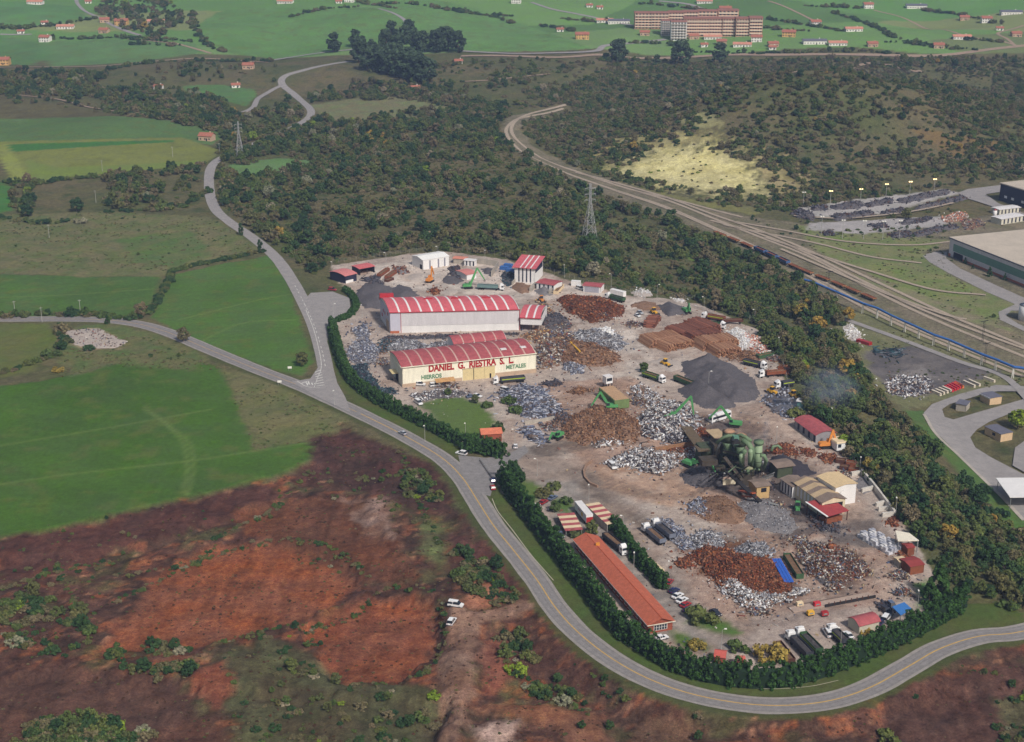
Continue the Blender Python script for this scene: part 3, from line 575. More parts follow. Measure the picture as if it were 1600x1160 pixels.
def leaf_mesh(name, m, clumps, per, size, flat=0.9, seed=1, up=0.35):
    """many leaf-sized quads in clumps; clumps: (x, y, z, radius)"""
    r = np.random.default_rng(seed); cl = np.array(clumps); n = len(cl) * per
    ci = np.repeat(np.arange(len(cl)), per)
    d = r.normal(size=(n, 3)); d /= np.linalg.norm(d, axis=1)[:, None]
    rad = cl[ci, 3] * (0.55 + 0.5 * r.random(n)); c = cl[ci, :3] + d * rad[:, None] * [1, 1, flat]
    c[:, 2] = np.maximum(c[:, 2], 0.05)
    nv = d * 1.1 + r.normal(size=(n, 3)) * 0.55 + [0, 0, up]; nv /= np.linalg.norm(nv, axis=1)[:, None]
    a = np.cross(nv, r.normal(size=(n, 3))); a /= np.linalg.norm(a, axis=1)[:, None]; b = np.cross(nv, a)
    s = size * (0.6 + 0.8 * r.random(n))[:, None]
    v = np.stack([c - a * s - b * s * 0.7, c + a * s - b * s * 0.5, c + a * s * 0.8 + b * s * 0.8, c - a * s * 0.7 + b * s * 0.6], 1).reshape(-1, 3)
    me = bpy.data.meshes.new(name); me.vertices.add(n * 4); me.loops.add(n * 4); me.polygons.add(n)
    me.vertices.foreach_set('co', v.astype(np.float32).ravel()); me.loops.foreach_set('vertex_index', np.arange(n * 4, dtype=np.int32))
    me.polygons.foreach_set('loop_start', np.arange(0, n * 4, 4, dtype=np.int32)); me.update(calc_edges=True); me.materials.append(m); return me
def crown_clumps(kind, seed):
    r = np.random.default_rng(seed); out = []
    if kind == 'tree':          # unit tree: height 1, crown about 0.95 wide
        for i in range(26):
            a = r.random() * 6.283; h = r.random(); w = math.sin(math.pi * (0.18 + 0.78 * h)) ** 0.7
            q = w * 0.40 * math.sqrt(r.random() * 0.75 + 0.25); out.append((q * math.cos(a), q * math.sin(a) * (0.8 + .4 * r.random()), 0.22 + 0.66 * h, 0.10 + 0.07 * r.random()))
    elif kind == 'bush':        # unit bush: wide and low, height 1
        for i in range(16):
            a = r.random() * 6.283; q = 0.72 * math.sqrt(r.random()); out.append((q * math.cos(a), q * math.sin(a), 0.18 + 0.55 * r.random() * (1.1 - q), 0.2 + 0.12 * r.random()))
    elif kind == 'poplar':
        for i in range(26):
            a = r.random() * 6.283; h = (i + r.random()) / 26; w = 0.13 * math.sin(math.pi * (0.1 + 0.85 * h)) ** 0.6
            out.append((w * math.cos(a), w * math.sin(a), 0.08 + 0.86 * h, 0.075))
    elif kind == 'cone':
        for i in range(34):
            a = r.random() * 6.283; h = (i + r.random()) / 34; w = 0.24 * (1 - h) ** 0.8
            out.append((w * math.cos(a), w * math.sin(a), 0.06 + 0.88 * h, 0.09 * (1.15 - 0.75 * h)))
    elif kind == 'euca':
        for i in range(40):
            a = r.random() * 6.283; h = r.random(); w = 0.34 * math.sin(math.pi * (0.2 + 0.68 * h)) * (0.35 + 0.65 * r.random())
            out.append((w * math.cos(a), w * math.sin(a), 0.14 + 0.78 * h, 0.08 + 0.06 * r.random()))
    return out
def trunk_mesh(name, seed, top=0.55, r0=0.03):
    r = np.random.default_rng(seed); b = MB()
    p = [(0, 0, -0.04)] + [((r.random() - .5) * 0.05, (r.random() - .5) * 0.05, top * k / 4) for k in range(1, 5)]
    b.tube(p, r0, 6, r0 * 0.45)
    for k in range(4):
        a = k * 1.57 + r.random(); z = top * (0.5 + 0.12 * k)
        b.tube([p[2 + k // 2], (0.12 * math.cos(a), 0.12 * math.sin(a), z + 0.1), (0.26 * math.cos(a), 0.26 * math.sin(a), z + 0.26)], r0 * 0.5, 5, r0 * 0.15)
    me = bpy.data.meshes.new(name); me.from_pydata(b.v, [], b.f); me.materials.append(bark); return me
KIND = {}
def kind(key, shape, fol, n, per, size, flat=0.9, trunk=True):
    KIND[key] = [(leaf_mesh('crown', FOL[fol], crown_clumps(shape, 31 * i + len(key)), per, size, flat, i + 3), trunk_mesh('trunk', i + 5, 0.3 if shape in ('poplar', 'cone') else 0.5) if trunk else None) for i in range(n)]
kind('tree', 'tree', 'oak', 4, 60, 0.042); kind('dark_tree', 'tree', 'dark', 3, 60, 0.042); kind('brown_tree', 'tree', 'brown', 3, 48, 0.04)
kind('gold_tree', 'tree', 'gold', 2, 55, 0.042); kind('pale_tree', 'tree', 'pale', 2, 50, 0.042); kind('lime_tree', 'tree', 'lime', 1, 55, 0.045)
kind('bush', 'bush', 'oak', 4, 45, 0.085, 0.8, False); kind('dark_bush', 'bush', 'dark', 2, 45, 0.085, 0.8, False); kind('brown_bush', 'bush', 'brown', 3, 40, 0.08, 0.8, False); kind('lime_bush', 'bush', 'lime', 1, 45, 0.08, 0.8, False); kind('gold_bush', 'bush', 'gold', 1, 45, 0.08, 0.8, False); kind('pale_bush', 'bush', 'pale', 1, 45, 0.08, 0.8, False)
kind('poplar', 'poplar', 'dark', 1, 60, 0.03); kind('conifer', 'cone', 'conifer', 2, 60, 0.035); kind('eucalyptus', 'euca', 'euca', 3, 60, 0.032)
KNAME = {'tree': 'broadleaf_tree', 'dark_tree': 'broadleaf_tree', 'brown_tree': 'broadleaf_tree', 'gold_tree': 'autumn_tree', 'pale_tree': 'pale_tree', 'lime_tree': 'broadleaf_tree', 'poplar': 'poplar_tree', 'conifer': 'conifer_tree', 'eucalyptus': 'eucalyptus_tree'}
def plant(k, x, y, h, label, group=None, rz=None, i=None, wide=1.0, z=None):
    """one tree or bush that stands by itself"""
    cm, tm = KIND[k][(random.randrange(len(KIND[k])) if i is None else i) % len(KIND[k])]
    rz = random.random() * 6.28 if rz is None else rz; z = float(HS(x, y)) - 0.05 if z is None else z
    if tm is None:
        o = bpy.data.objects.new('bush', cm); C.objects.link(o); tag(o, label, 'bush', group)
    else:
        o = empty(KNAME[k], label=label, cat='tree', group=group)
        for nm, me in (('crown', cm), ('trunk', tm)):
            c = bpy.data.objects.new(nm, me); C.objects.link(c); c.parent = o
    o.location = (x, y, z); o.rotation_euler = (0, 0, rz); o.scale = (h * wide, h * wide, h)
    return o
def stuff(name, label, rows, cat):
    """one mass of plants nobody could count: rows of (x, y, z, height, kind)"""
    keys = sorted({r[4] for r in rows}); prot = []
    colx = bpy.data.collections.new(name + '_kinds'); start = {}
    for k in keys:
        start[k] = len(prot)
        for cm, tm in KIND[k]:
            o = bpy.data.objects.new('%s_kind_%03d' % (name, len(prot)), cm); colx.objects.link(o); prot.append(o)
    a = np.array([r[:4] for r in rows]); n = len(a)
    me = bpy.data.meshes.new(name); me.vertices.add(n); me.vertices.foreach_set('co', a[:, :3].astype(np.float32).ravel())
    idx = np.array([start[r[4]] + random.randrange(len(KIND[r[4]])) for r in rows], np.int32)
    for nm, ty, dt, vals in (('pick', 'INT', 'value', idx), ('size', 'FLOAT', 'value', a[:, 3].astype(np.float32)), ('turn', 'FLOAT', 'value', (rng.random(n) * 6.28).astype(np.float32))):
        at = me.attributes.new(nm, ty, 'POINT'); at.data.foreach_set(dt, vals)
    o = bpy.data.objects.new(name, me); C.objects.link(o); tag(o, label, cat, kind='stuff')
    ng = bpy.data.node_groups.new(name, 'GeometryNodeTree'); ng.interface.new_socket('Geometry', in_out='INPUT', socket_type='NodeSocketGeometry'); ng.interface.new_socket('Geometry', in_out='OUTPUT', socket_type='NodeSocketGeometry')
    N, L = ng.nodes, ng.links; gi = N.new('NodeGroupInput'); go = N.new('NodeGroupOutput'); ip = N.new('GeometryNodeInstanceOnPoints'); ci = N.new('GeometryNodeCollectionInfo')
    ci.inputs[0].default_value = colx; ci.inputs['Separate Children'].default_value = True; ci.inputs['Reset Children'].default_value = True
    def att(nm, ty):
        q = N.new('GeometryNodeInputNamedAttribute'); q.data_type = ty; q.inputs[0].default_value = nm; return q.outputs[0]
    L.new(gi.outputs[0], ip.inputs['Points']); L.new(ci.outputs[0], ip.inputs['Instance']); ip.inputs['Pick Instance'].default_value = True
    L.new(att('pick', 'INT'), ip.inputs['Instance Index'])
    cx = N.new('ShaderNodeCombineXYZ'); L.new(att('turn', 'FLOAT'), cx.inputs[2]); L.new(cx.outputs[0], ip.inputs['Rotation'])
    sc = N.new('ShaderNodeCombineXYZ'); sz = att('size', 'FLOAT')
    for i in range(3): L.new(sz, sc.inputs[i])
    L.new(sc.outputs[0], ip.inputs['Scale']); L.new(ip.outputs[0], go.inputs[0])
    md = o.modifiers.new('scatter', 'NODES'); md.node_group = ng
    return o
def pick(mix):
    t = random.random() * sum(w for _, w in mix)
    for k, w in mix:
        t -= w
        if t <= 0: return k
    return mix[-1][0]
# low weeds and clods that roughen the open ground
kind('weed', 'bush', 'oak', 2, 7, 0.16, 0.7, False); kind('dry_weed', 'bush', 'brown', 2, 7, 0.16, 0.7, False); kind('dark_weed', 'bush', 'umber', 2, 7, 0.16, 0.7, False)
KEEP = [(MAINL, 8.5), (SIDEL, 6.5), (RAILL, 9)] + [(smooth_line(GP(t), 8), 4) for t in TR]
def scatter(pg, dens, mix, hmin, hmax, patch=0.35, scale=30, seed=0, avoid=(), hb=None):
    pw = poly_world(pg); lo, hi = pw.min(0), pw.max(0); n = int((hi - lo).prod() * dens * 1.6); r = np.random.default_rng(seed + 77)
    x = lo[0] + r.random(n) * (hi[0] - lo[0]); y = lo[1] + r.random(n) * (hi[1] - lo[1])
    w = inside(pw, x, y); x, y = x[w], y[w]
    pn = fbm(x / scale + seed, y / scale + 3 * seed, 3); w = r.random(len(x)) < np.clip((pn - patch) * 4 + 0.5, 0.06, 1) * 0.62; x, y, pn = x[w], y[w], pn[w]
    ok = np.ones(len(x), bool)
    for l, dist in KEEP: ok &= line_dist(l, x, y) > dist
    for a in avoid: wv_ = (fbm(x / 22 + 3, y / 22, 3) - 0.5) * (0 if a is yardw else 75); ok &= ~inside(a, x + wv_, y - wv_)
    x, y, pn = x[ok], y[ok], pn[ok]; z = HS(x, y) - 0.1
    h = hmin + (hmax - hmin) * np.clip(0.25 * r.random(len(x)) + 0.75 * r.random(len(x)) ** 2 + (pn - 0.5) * 0.8, 0, 1.15)
    rows = []
    for i in range(len(x)):
        k = pick(mix); f = 0.62 if 'bush' in k else 1.0
        rows.append((x[i], y[i], z[i], h[i] * f, k))
    return rows
yardw = poly_world(YARD)
openw = [poly_world(p) for p in ([(950, 264), (1030, 236), (1105, 230), (1165, 254), (1186, 296), (1100, 296), (1010, 284)], [(360, 252), (436, 246), (490, 250), (430, 272), (392, 280), (352, 280)], [(480, 162), (600, 150), (700, 165), (620, 186), (500, 190)])]  # first outline is the dry grass with the painted sun patch
wood = [('tree', 5), ('dark_tree', 2.5), ('bush', 4), ('brown_bush', 3), ('brown_tree', 1.6), ('pale_tree', .25), ('lime_tree', .06), ('gold_tree', 0.05)]
rows_wood = scatter([(345, 205), (430, 200), (500, 150), (560, 140), (700, 128), (800, 170), (790, 215), (830, 250), (900, 282), (960, 312), (1050, 340), (1110, 372), (1180, 405), (1130, 440), (1085, 468), (985, 458), (890, 432), (780, 398), (640, 392), (518, 412), (486, 432), (430, 385), (352, 330), (338, 290), (345, 250)], 0.034, wood, 2.5, 9.5, 0.47, 24, 1, [yardw] + openw)
rows_wood += scatter([(345, 205), (430, 200), (500, 150), (560, 140), (700, 128), (800, 170), (790, 215), (830, 250), (900, 282), (960, 312), (1050, 340), (1110, 372), (1180, 405), (1130, 440), (1085, 468), (985, 458), (890, 432), (780, 398), (640, 392), (518, 412), (486, 432), (430, 385), (352, 330), (338, 290), (345, 250)], 0.075, [('bush', 5), ('brown_bush', 5), ('dark_bush', 1.2)], 1.2, 3.6, 0.36, 15, 31, [yardw] + openw)
rows_wood += scatter([(340, 200), (470, 150), (560, 128), (690, 132), (760, 175), (800, 230), (700, 260), (560, 280), (400, 250)], 0.022, wood, 3.5, 9.5, 0.40, 26, 2, openw)
bank = [('tree', 6), ('dark_tree', 2), ('brown_tree', 1.5), ('bush', 3), ('gold_tree', 0.2), ('lime_tree', 0.1), ('brown_bush', 1)]
BANK = [(1085, 470), (1130, 420), (1180, 400), (1230, 430), (1300, 480), (1330, 530), (1345, 590), (1400, 640), (1440, 690), (1500, 760), (1570, 830), (1680, 950), (1720, 990), (1600, 975), (1560, 940), (1500, 932), (1470, 900), (1432, 850), (1400, 795), (1338, 735), (1306, 690), (1262, 645), (1240, 590), (1218, 560), (1185, 508)]
rows_bank = scatter(BANK, 0.10, bank, 3.0, 9.5, 0.32, 18, 3, [yardw])
hill = [('bush', 8), ('dark_bush', 1), ('brown_bush', 6), ('tree', 2.2), ('dark_tree', 0.8), ('brown_tree', 1.2), ('gold_tree', .05), ('pale_tree', 0.25)]
HILL = [(836, 172), (870, 140), (940, 112), (1100, 96), (1300, 92), (1700, 88), (1720, 268), (1560, 282), (1480, 292), (1340, 312), (1236, 330), (1180, 334), (1080, 312), (960, 284), (890, 256), (832, 222), (812, 200)]
rows_hill = scatter(HILL, 0.062, hill, 2.2, 7.5, 0.33, 40, 4, openw)
rows_far = scatter([(560, 110), (720, 95), (830, 92), (960, 92), (1100, 92), (1000, 118), (860, 165), (800, 172), (700, 130)], 0.02, hill, 3, 8, 0.4, 40, 5, openw)
rows_far += scatter([(-200, 108), (60, 112), (160, 110), (240, 118), (330, 150), (380, 180), (340, 200), (200, 182), (100, 168), (-200, 140)], 0.012, wood, 3, 9, 0.46, 25, 6)
rows_far += scatter([(240, 98), (420, 98), (450, 108), (430, 128), (300, 128), (240, 118)], 0.008, wood, 3, 7, 0.46, 25, 7)
for pg, dn, sd in [([(165, 278), (250, 270), (325, 258), (322, 300), (290, 326), (200, 332), (165, 320)], 0.04, 21), ([(-60, 112), (80, 112), (165, 116), (165, 150), (90, 150), (-60, 142)], 0.03, 22), ([(175, 150), (260, 146), (330, 150), (372, 175), (370, 215), (330, 205), (240, 186), (190, 180)], 0.04, 23), ([(160, 0), (260, -5), (290, 30), (250, 60), (200, 50), (150, 20)], 0.02, 24), ([(20, 278), (55, 286), (50, 335), (20, 330)], 0.04, 25), ([(340, 240), (360, 215), (440, 205), (440, 246), (360, 252)], 0.04, 26), ([(330, 262), (350, 280), (430, 280), (440, 330), (400, 350), (345, 320)], 0.04, 27)]:
    rows_far += scatter(pg, dn, wood, 3.5, 9.5, 0.36, 25, sd, openw)
# hedgerows between the far fields
def hedge_row(pts, sp, mix, h0, h1, jit=1.5):
    l = smooth_line(GP(pts), sp); out = []
    for p in l:
        x, y = p + (rng.random(2) - 0.5) * 2 * jit; out.append((x, y, float(HS(x, y)) - 0.1, h0 + (h1 - h0) * random.random() ** 1.6, pick(mix)))
    return out
hm = [('dark_bush', 3), ('bush', 4), ('dark_tree', 1), ('tree', 1), ('brown_bush', 1)]
rows_hedge = []
for pts in [[(0, 46), (90, 40), (145, 30)], [(300, 20), (306, 45), (320, 66), (345, 82)], [(250, 34), (300, 38)], [(460, 26), (500, 16), (560, 12)], [(590, 8), (640, 6), (720, 20), (800, 26)], [(560, 4), (620, 14)], [(200, 62), (260, 66)], [(846, 40), (880, 46), (896, 50)], [(1000, 6), (1080, 14), (1140, 24), (1200, 44), (1260, 50)], [(1200, 30), (1260, 40), (1320, 50)], [(1260, 10), (1310, 12), (1350, 14)], [(1300, 20), (1360, 40), (1400, 60), (1440, 68)], [(1440, 16), (1500, 24), (1560, 38)], [(700, 16), (760, 24), (800, 36)], [(880, 30), (960, 36)], [(1430, 70), (1470, 76), (1520, 78)], [(0, 40), (40, 44)], [(60, 62), (160, 60), (220, 60), (300, 66)], [(210, 70), (280, 72)], [(1240, 84), (1340, 80), (1400, 84)], [(0, 130), (60, 140), (150, 150), (190, 170)], [(100, 112), (160, 112), (220, 100), (300, 96), (420, 96)], [(1380, 66), (1480, 72)], [(1490, 60), (1560, 66)], [(1060, 80), (1160, 84), (1240, 82)], [(960, 66), (1030, 68), (1070, 74)]]:
    rows_hedge += hedge_row(pts, 5.0, hm, 2.5, 7.0, 3)
for pts in [[(0, 284), (40, 290), (110, 280), (180, 276), (250, 270), (320, 258)], [(170, 330), (230, 328), (290, 318), (325, 300)], [(205, 182), (250, 180), (310, 190), (345, 205)], [(0, 340), (60, 350), (100, 345)], [(0, 496), (70, 492), (140, 494), (220, 500)], [(90, 515), (98, 530), (96, 545), (70, 560), (40, 572), (0, 582)]]:
    rows_hedge += hedge_row(pts, 2.6, hm, 2.0, 5.5, 2.0)
for pts in [[(270, 424), (310, 414), (360, 404), (408, 394)], [(270, 424), (262, 445), (246, 470), (232, 490)]]:
    rows_hedge += hedge_row(pts, 1.6, [('dark_bush', 3), ('bush', 2)], 2.0, 3.6, 0.8)
for pts in [[(180, 925), (240, 892), (290, 868), (340, 848), (440, 834), (520, 848), (575, 890)], [(200, 885), (300, 860), (350, 822), (420, 790), (440, 770)], [(340, 990), (420, 965), (500, 955), (560, 935), (600, 905), (680, 920)], [(625, 700), (640, 740), (660, 790), (690, 850)], [(690, 930), (692, 990), (660, 1040), (560, 1056)], [(0, 905), (90, 880), (180, 860)], [(90, 870), (100, 905), (120, 940)]]:
    rows_hedge += hedge_row(pts, 1.3, [('bush', 4), ('dark_bush', 2), ('brown_bush', 3), ('pale_bush', .3)], 0.5, 1.7, 1.2)
rows_hedge += hedge_row([(348, 253), (372, 244), (398, 236), (420, 228), (445, 217), (466, 206)], 3.0, [('tree', 3), ('dark_tree', 2)], 5.5, 9.0, 1.2)
# foreground scrub on the red earth
ear = [('bush', 4), ('brown_bush', 3), ('dark_bush', 3), ('tree', 1.6), ('dark_tree', 1.2), ('lime_bush', 0.3), ('pale_bush', .35)]
rows_scrub = []
for pg, dn, a, b in [([(0, 930), (60, 915), (130, 945), (150, 990), (100, 1010), (0, 1000)], 0.12, 1.2, 3.6), ([(150, 1000), (220, 985), (300, 1000), (300, 1040), (200, 1045)], 0.14, 1.2, 3.5), ([(0, 1110), (120, 1090), (250, 1110), (260, 1180), (0, 1190)], 0.2, 1.5, 4.5), ([(350, 1005), (440, 990), (560, 1055), (690, 1070), (690, 1190), (390, 1190), (340, 1070)], 0.07, 0.7, 2.6),
                     ([(620, 710), (665, 730), (690, 780), (660, 795), (630, 760)], 0.14, 1.2, 3.4), ([(700, 850), (760, 870), (820, 930), (780, 945), (720, 910)], 0.14, 1.2, 3.6), ([(770, 975), (820, 985), (880, 1050), (940, 1090), (900, 1100), (830, 1070), (790, 1030)], 0.16, 1.2, 3.8), ([(840, 960), (900, 1020), (1000, 1080), (1100, 1110), (1250, 1120), (1240, 1128), (1090, 1122), (980, 1096), (880, 1030)], 0.07, 0.5, 1.8),
                     ([(1340, 1110), (1420, 1075), (1500, 1040), (1600, 1015), (1640, 1020), (1500, 1060), (1420, 1100)], 0.06, 0.5, 1.6), ([(1540, 1070), (1640, 1050), (1660, 1190), (1560, 1190)], 0.1, 0.8, 2.6), ([(420, 740), (560, 700), (640, 720), (700, 790), (660, 830), (560, 770), (440, 780)], 0.03, 0.5, 1.8), ([(60, 820), (300, 780), (430, 780), (420, 840), (260, 870), (130, 880)], 0.012, .5, 1.6), ([(0, 850), (200, 860), (150, 1000), (0, 950)], 0.02, 0.5, 1.8), ([(850, 1080), (950, 1110), (1100, 1140), (1090, 1190), (900, 1190)], 0.04, 0.5, 2.0),
                     ([(380, 975), (500, 945), (560, 960), (480, 1000), (400, 1010)], 0.1, 0.7, 2.2), ([(440, 830), (600, 870), (620, 890), (520, 880), (440, 850)], 0.05, 0.5, 1.4)]:
    rows_scrub += scatter(pg, dn * 1.15, ear, a * 1.2, b * 1.55, 0.42, 8, len(rows_scrub) % 97)
rows_scrub += scatter([(-100, 335), (180, 330), (330, 340), (410, 390), (270, 420), (0, 426), (-100, 425)], 0.004, hm, 0.8, 2.2, 0.5, 15, 8) + scatter([(100, 515), (260, 530), (340, 565), (180, 575), (100, 590)], 0.012, ear, 0.7, 2, 0.5, 12, 9) + scatter([(345, 578), (460, 612), (548, 655), (500, 686), (398, 704)], 0.008, [('brown_bush', 1)], 0.4, 1.0, 0.5, 12, 10)
rows_sun_hay = scatter([(935, 262), (1040, 222), (1150, 236), (1192, 300), (1040, 292)], 0.012, [('bush', 3), ('brown_bush', 2), ('lime_bush', 1)], 1.2, 3.2, 0.5, 12, 11)  # sparse bushes over the dry grass where sunlight is painted in
rows_rail = scatter([(1200, 335), (1340, 350), (1480, 380), (1450, 420), (1560, 500), (1400, 470), (1260, 400)], 0.006, hm, 1, 3, 0.5, 15, 12) + scatter([(930, 300), (1040, 330), (1180, 340), (1250, 350), (1240, 372), (1150, 350)], 0.01, hm, 1, 3.5, 0.5, 15, 13) + scatter([(1290, 362), (1480, 352), (1490, 376), (1380, 374), (1290, 372)], 0.03, hm, 1, 3.5, 0.45, 15, 14) + scatter([(1330, 338), (1480, 318), (1500, 330), (1400, 342)], 0.03, hm, 1.5, 4, 0.45, 15, 15)
# the trees that show largest stand as single things; the rest of each wood is one mass
def zone_label(k, zone):
    look = {'tree': 'green broadleaf tree', 'dark_tree': 'dark green broadleaf tree', 'brown_tree': 'brownish half-bare tree', 'gold_tree': 'golden autumn tree', 'pale_tree': 'pale grey-leaved tree', 'lime_tree': 'bright lime-green tree', 'bush': 'olive green bush', 'dark_bush': 'dark green bush', 'brown_bush': 'brown bramble bush', 'lime_bush': 'bright lime bush', 'gold_bush': 'golden bush', 'pale_bush': 'pale grey bush'}[k]
    return look + ' ' + zone
MARKS = [('beside the concrete bunkers', 1375, 770), ('behind the long red-roofed shed', 1280, 650), ('next to the white canopy', 1440, 850), ('below the blue pipe bridge', 1300, 500), ('under the drifting smoke', 1295, 600), ('along the estate lawn', 1480, 740), ('near the lower right corner', 1580, 920), ('behind the white bags', 1190, 500), ('behind the steel bars', 1100, 460), ('behind the garage', 930, 430), ('behind the tall white building', 830, 395), ('behind the white shed', 670, 380), ('behind the dark shed', 530, 400), ('at the foot of the large pylon', 920, 370), ('beside the side road', 400, 340), ('by the estate hardstanding', 1370, 600), ('beside the orange wagons', 1200, 430), ('along the railway curve', 980, 320), ('at the corner of the conifer hedge', 1500, 930), ('by the parked skips on the bank', 1330, 710), ('above the bottom left corner', 100, 1130), ('left of the orange slope', 90, 960), ('below the orange slope', 230, 1010), ('on the grassy mound', 520, 1110), ('by the main road bend', 650, 750), ('near the two parked white vans', 750, 890), ('right of the red track', 830, 1040), ('on the road verge', 1000, 1095), ('at the lower right edge', 1590, 1120), ('under the green field edge', 300, 810), ('between the red terraces', 500, 850), ('along the lower verge of the road', 1450, 1070)]
_mk = G(np.array([m[1] for m in MARKS], float), np.array([m[2] for m in MARKS], float))[:, :2]
def zone_label2(k, x, y, h, lo, hi):
    i = int(np.argmin((_mk[:, 0] - x) ** 2 + (_mk[:, 1] - y) ** 2)); sz = 'small' if h < lo + (hi - lo) * 0.33 else ('tall' if h > lo + (hi - lo) * 0.66 else 'medium')
    return sz + ' ' + zone_label(k, MARKS[i][0])
def split(rows, n, zone, group, trees=True):
    sc = lambda r: r[3] * (0 if (trees and 'bush' in r[4]) else 1) / math.hypot(r[1], r[0])
    def infr(r):
        dz = CAMZ - r[2]; zc = r[1] * CT + dz * ST; return abs(r[0] / zc * F) < 790 and abs((dz * CT - r[1] * ST) / zc * F) < 575
    order = sorted(range(len(rows)), key=lambda i: -sc(rows[i]) * infr(rows[i])); big = set(order[:n])
    hs = [rows[i][3] for i in order[:n]]
    for i in order[:n]:
        x, y, z, h, k = rows[i]; plant(k, x, y, h, zone_label2(k, x, y, h, min(hs), max(hs)), group + ', ' + k.replace('_', ' '), z=z)
    return [r for i, r in enumerate(rows) if i not in big]
rows_bank = split(rows_bank, 150, 'on the steep wooded bank between yard and railway', 'trees on the wooded bank')
rows_wood = split(rows_wood, 60, 'in the scrub woodland behind the scrapyard', 'trees in the woodland behind the yard')
rows_scrub = split(rows_scrub, 130, 'growing on the red earth in the foreground', 'bushes on the red earth', False)
rows_weed = scatter([(-60, 850), (100, 822), (300, 778), (440, 742), (540, 664), (640, 712), (720, 800), (840, 935), (930, 1035), (1100, 1112), (1340, 1110), (1480, 1042), (1640, 1010), (1640, 1190), (-60, 1190)], 0.16, [('dark_weed', 6), ('dry_weed', 1.2), ('weed', 1.2)], 0.2, 0.65, 0.46, 9, 41)
rows_weed += scatter([(-60, 335), (180, 330), (330, 340), (420, 392), (270, 422), (0, 426), (-60, 425)], 0.05, [('dry_weed', 3), ('weed', 3)], 0.4, 1.0, 0.45, 12, 42) + scatter([(100, 512), (260, 530), (345, 578), (460, 612), (545, 655), (510, 690), (398, 704), (340, 580), (180, 575), (95, 590)], 0.12, [('dry_weed', 3), ('weed', 2)], 0.35, 0.9, 0.45, 10, 43) + scatter([(1240, 352), (1480, 376), (1500, 440), (1640, 560), (1600, 600), (1440, 630), (1350, 560), (1400, 500), (1300, 440)], 0.04, [('dry_weed', 3), ('weed', 3)], 0.4, 1.1, 0.42, 10, 44)
stuff('weeds', 'low weeds and dry tufts roughening the open ground', rows_weed, 'weeds')
stuff('woodland', 'mixed scrub woodland filling the ground behind the scrapyard', rows_wood, 'woodland')
stuff('bank_undergrowth', 'thick undergrowth and trees covering the bank beside the yard', rows_bank, 'undergrowth')
stuff('hill_woodland', 'dark scrub woodland covering the rounded hill beyond the railway', rows_hill + rows_sun_hay, 'woodland')
stuff('distant_woodland', 'hazy trees and thickets below the far pastures', rows_far, 'woodland')
stuff('field_hedgerows', 'thin bushy hedgerows dividing the pastures', rows_hedge, 'hedgerow')
stuff('scrub', 'low bushes and brambles dotting rough ground', rows_scrub + rows_rail, 'scrub')
print('PLANTS', len(rows_wood), len(rows_bank), len(rows_hill), len(rows_far), len(rows_hedge), len(rows_scrub))
# ------------------------------------------------------------------ clipped conifer hedges round the yard
def hedge(pts, w, h, label, hump=2.6, seed=1, wob=0.35):
    l = smooth_line(GP(pts), hump * 0.75); r = np.random.default_rng(seed); cl = []
    for i, p in enumerate(l):
        hh = h * (0.78 + 0.34 * r.random()); z = H(*p)
        for q in range(22):
            f = (q + r.random()) / 22; a = r.random() * 6.283; ww = w * 0.5 * (1 - 0.55 * f ** 1.5) * (0.75 + 0.35 * r.random())
            cl.append((p[0] + math.cos(a) * ww, p[1] + math.sin(a) * ww, z + 0.4 + (hh - 0.9) * f, 0.45 + 0.38 * r.random()))
    root = empty('conifer_hedge', (l[0][0], l[0][1], H(*l[0])), label=label, cat='hedge')
    me = leaf_mesh('foliage', FOL['conifer'], [(a - l[0][0], b - l[0][1], c - H(*l[0]), d) for a, b, c, d in cl], 40, 0.25, 1.25, seed)
    o = bpy.data.objects.new('foliage', me); C.objects.link(o); o.parent = root
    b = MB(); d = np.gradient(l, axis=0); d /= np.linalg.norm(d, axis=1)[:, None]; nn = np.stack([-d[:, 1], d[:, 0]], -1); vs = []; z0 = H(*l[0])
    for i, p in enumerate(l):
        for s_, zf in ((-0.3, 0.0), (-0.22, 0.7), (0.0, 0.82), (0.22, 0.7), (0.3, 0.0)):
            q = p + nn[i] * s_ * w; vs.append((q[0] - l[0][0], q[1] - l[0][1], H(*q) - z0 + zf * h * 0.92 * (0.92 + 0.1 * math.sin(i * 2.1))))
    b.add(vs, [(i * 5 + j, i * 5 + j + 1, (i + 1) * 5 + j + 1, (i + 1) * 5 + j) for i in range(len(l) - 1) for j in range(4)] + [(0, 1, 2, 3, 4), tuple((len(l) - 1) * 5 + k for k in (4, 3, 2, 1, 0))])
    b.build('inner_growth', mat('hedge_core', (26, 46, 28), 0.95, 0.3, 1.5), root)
    return root
hedge([(787, 753), (793, 764), (806, 784), (832, 816), (866, 860), (896, 898), (926, 936), (953, 973), (989, 1006), (1037, 1037), (1090, 1058), (1150, 1070), (1212, 1071), (1273, 1058), (1325, 1038), (1376, 1016), (1428, 992), (1476, 967), (1504, 946)], 5.4, 8.0, 'long tall conifer hedge curving between the main road and the yard', seed=4)
hedge([(519, 512), (524, 534), (532, 562), (545, 590), (566, 612), (600, 634), (640, 654), (680, 674), (716, 694)], 4.6, 5.6, 'conifer hedge between the side road and the signed warehouse', seed=5)
hedge([(726, 702), (750, 706), (784, 714)], 6.0, 7.0, 'short square block of conifer hedge on the gate corner', seed=6, hump=1.6)
hedge([(960, 826), (976, 850), (996, 876), (1016, 898), (1036, 920)], 4.2, 5.4, 'conifer hedge between the tiled office and the tipper trucks', seed=7)
hedge([(540, 454), (552, 466), (556, 480), (546, 494), (528, 502)], 3.5, 2.6, 'ragged hedge round the lay-by end beside the dark heap', seed=8)
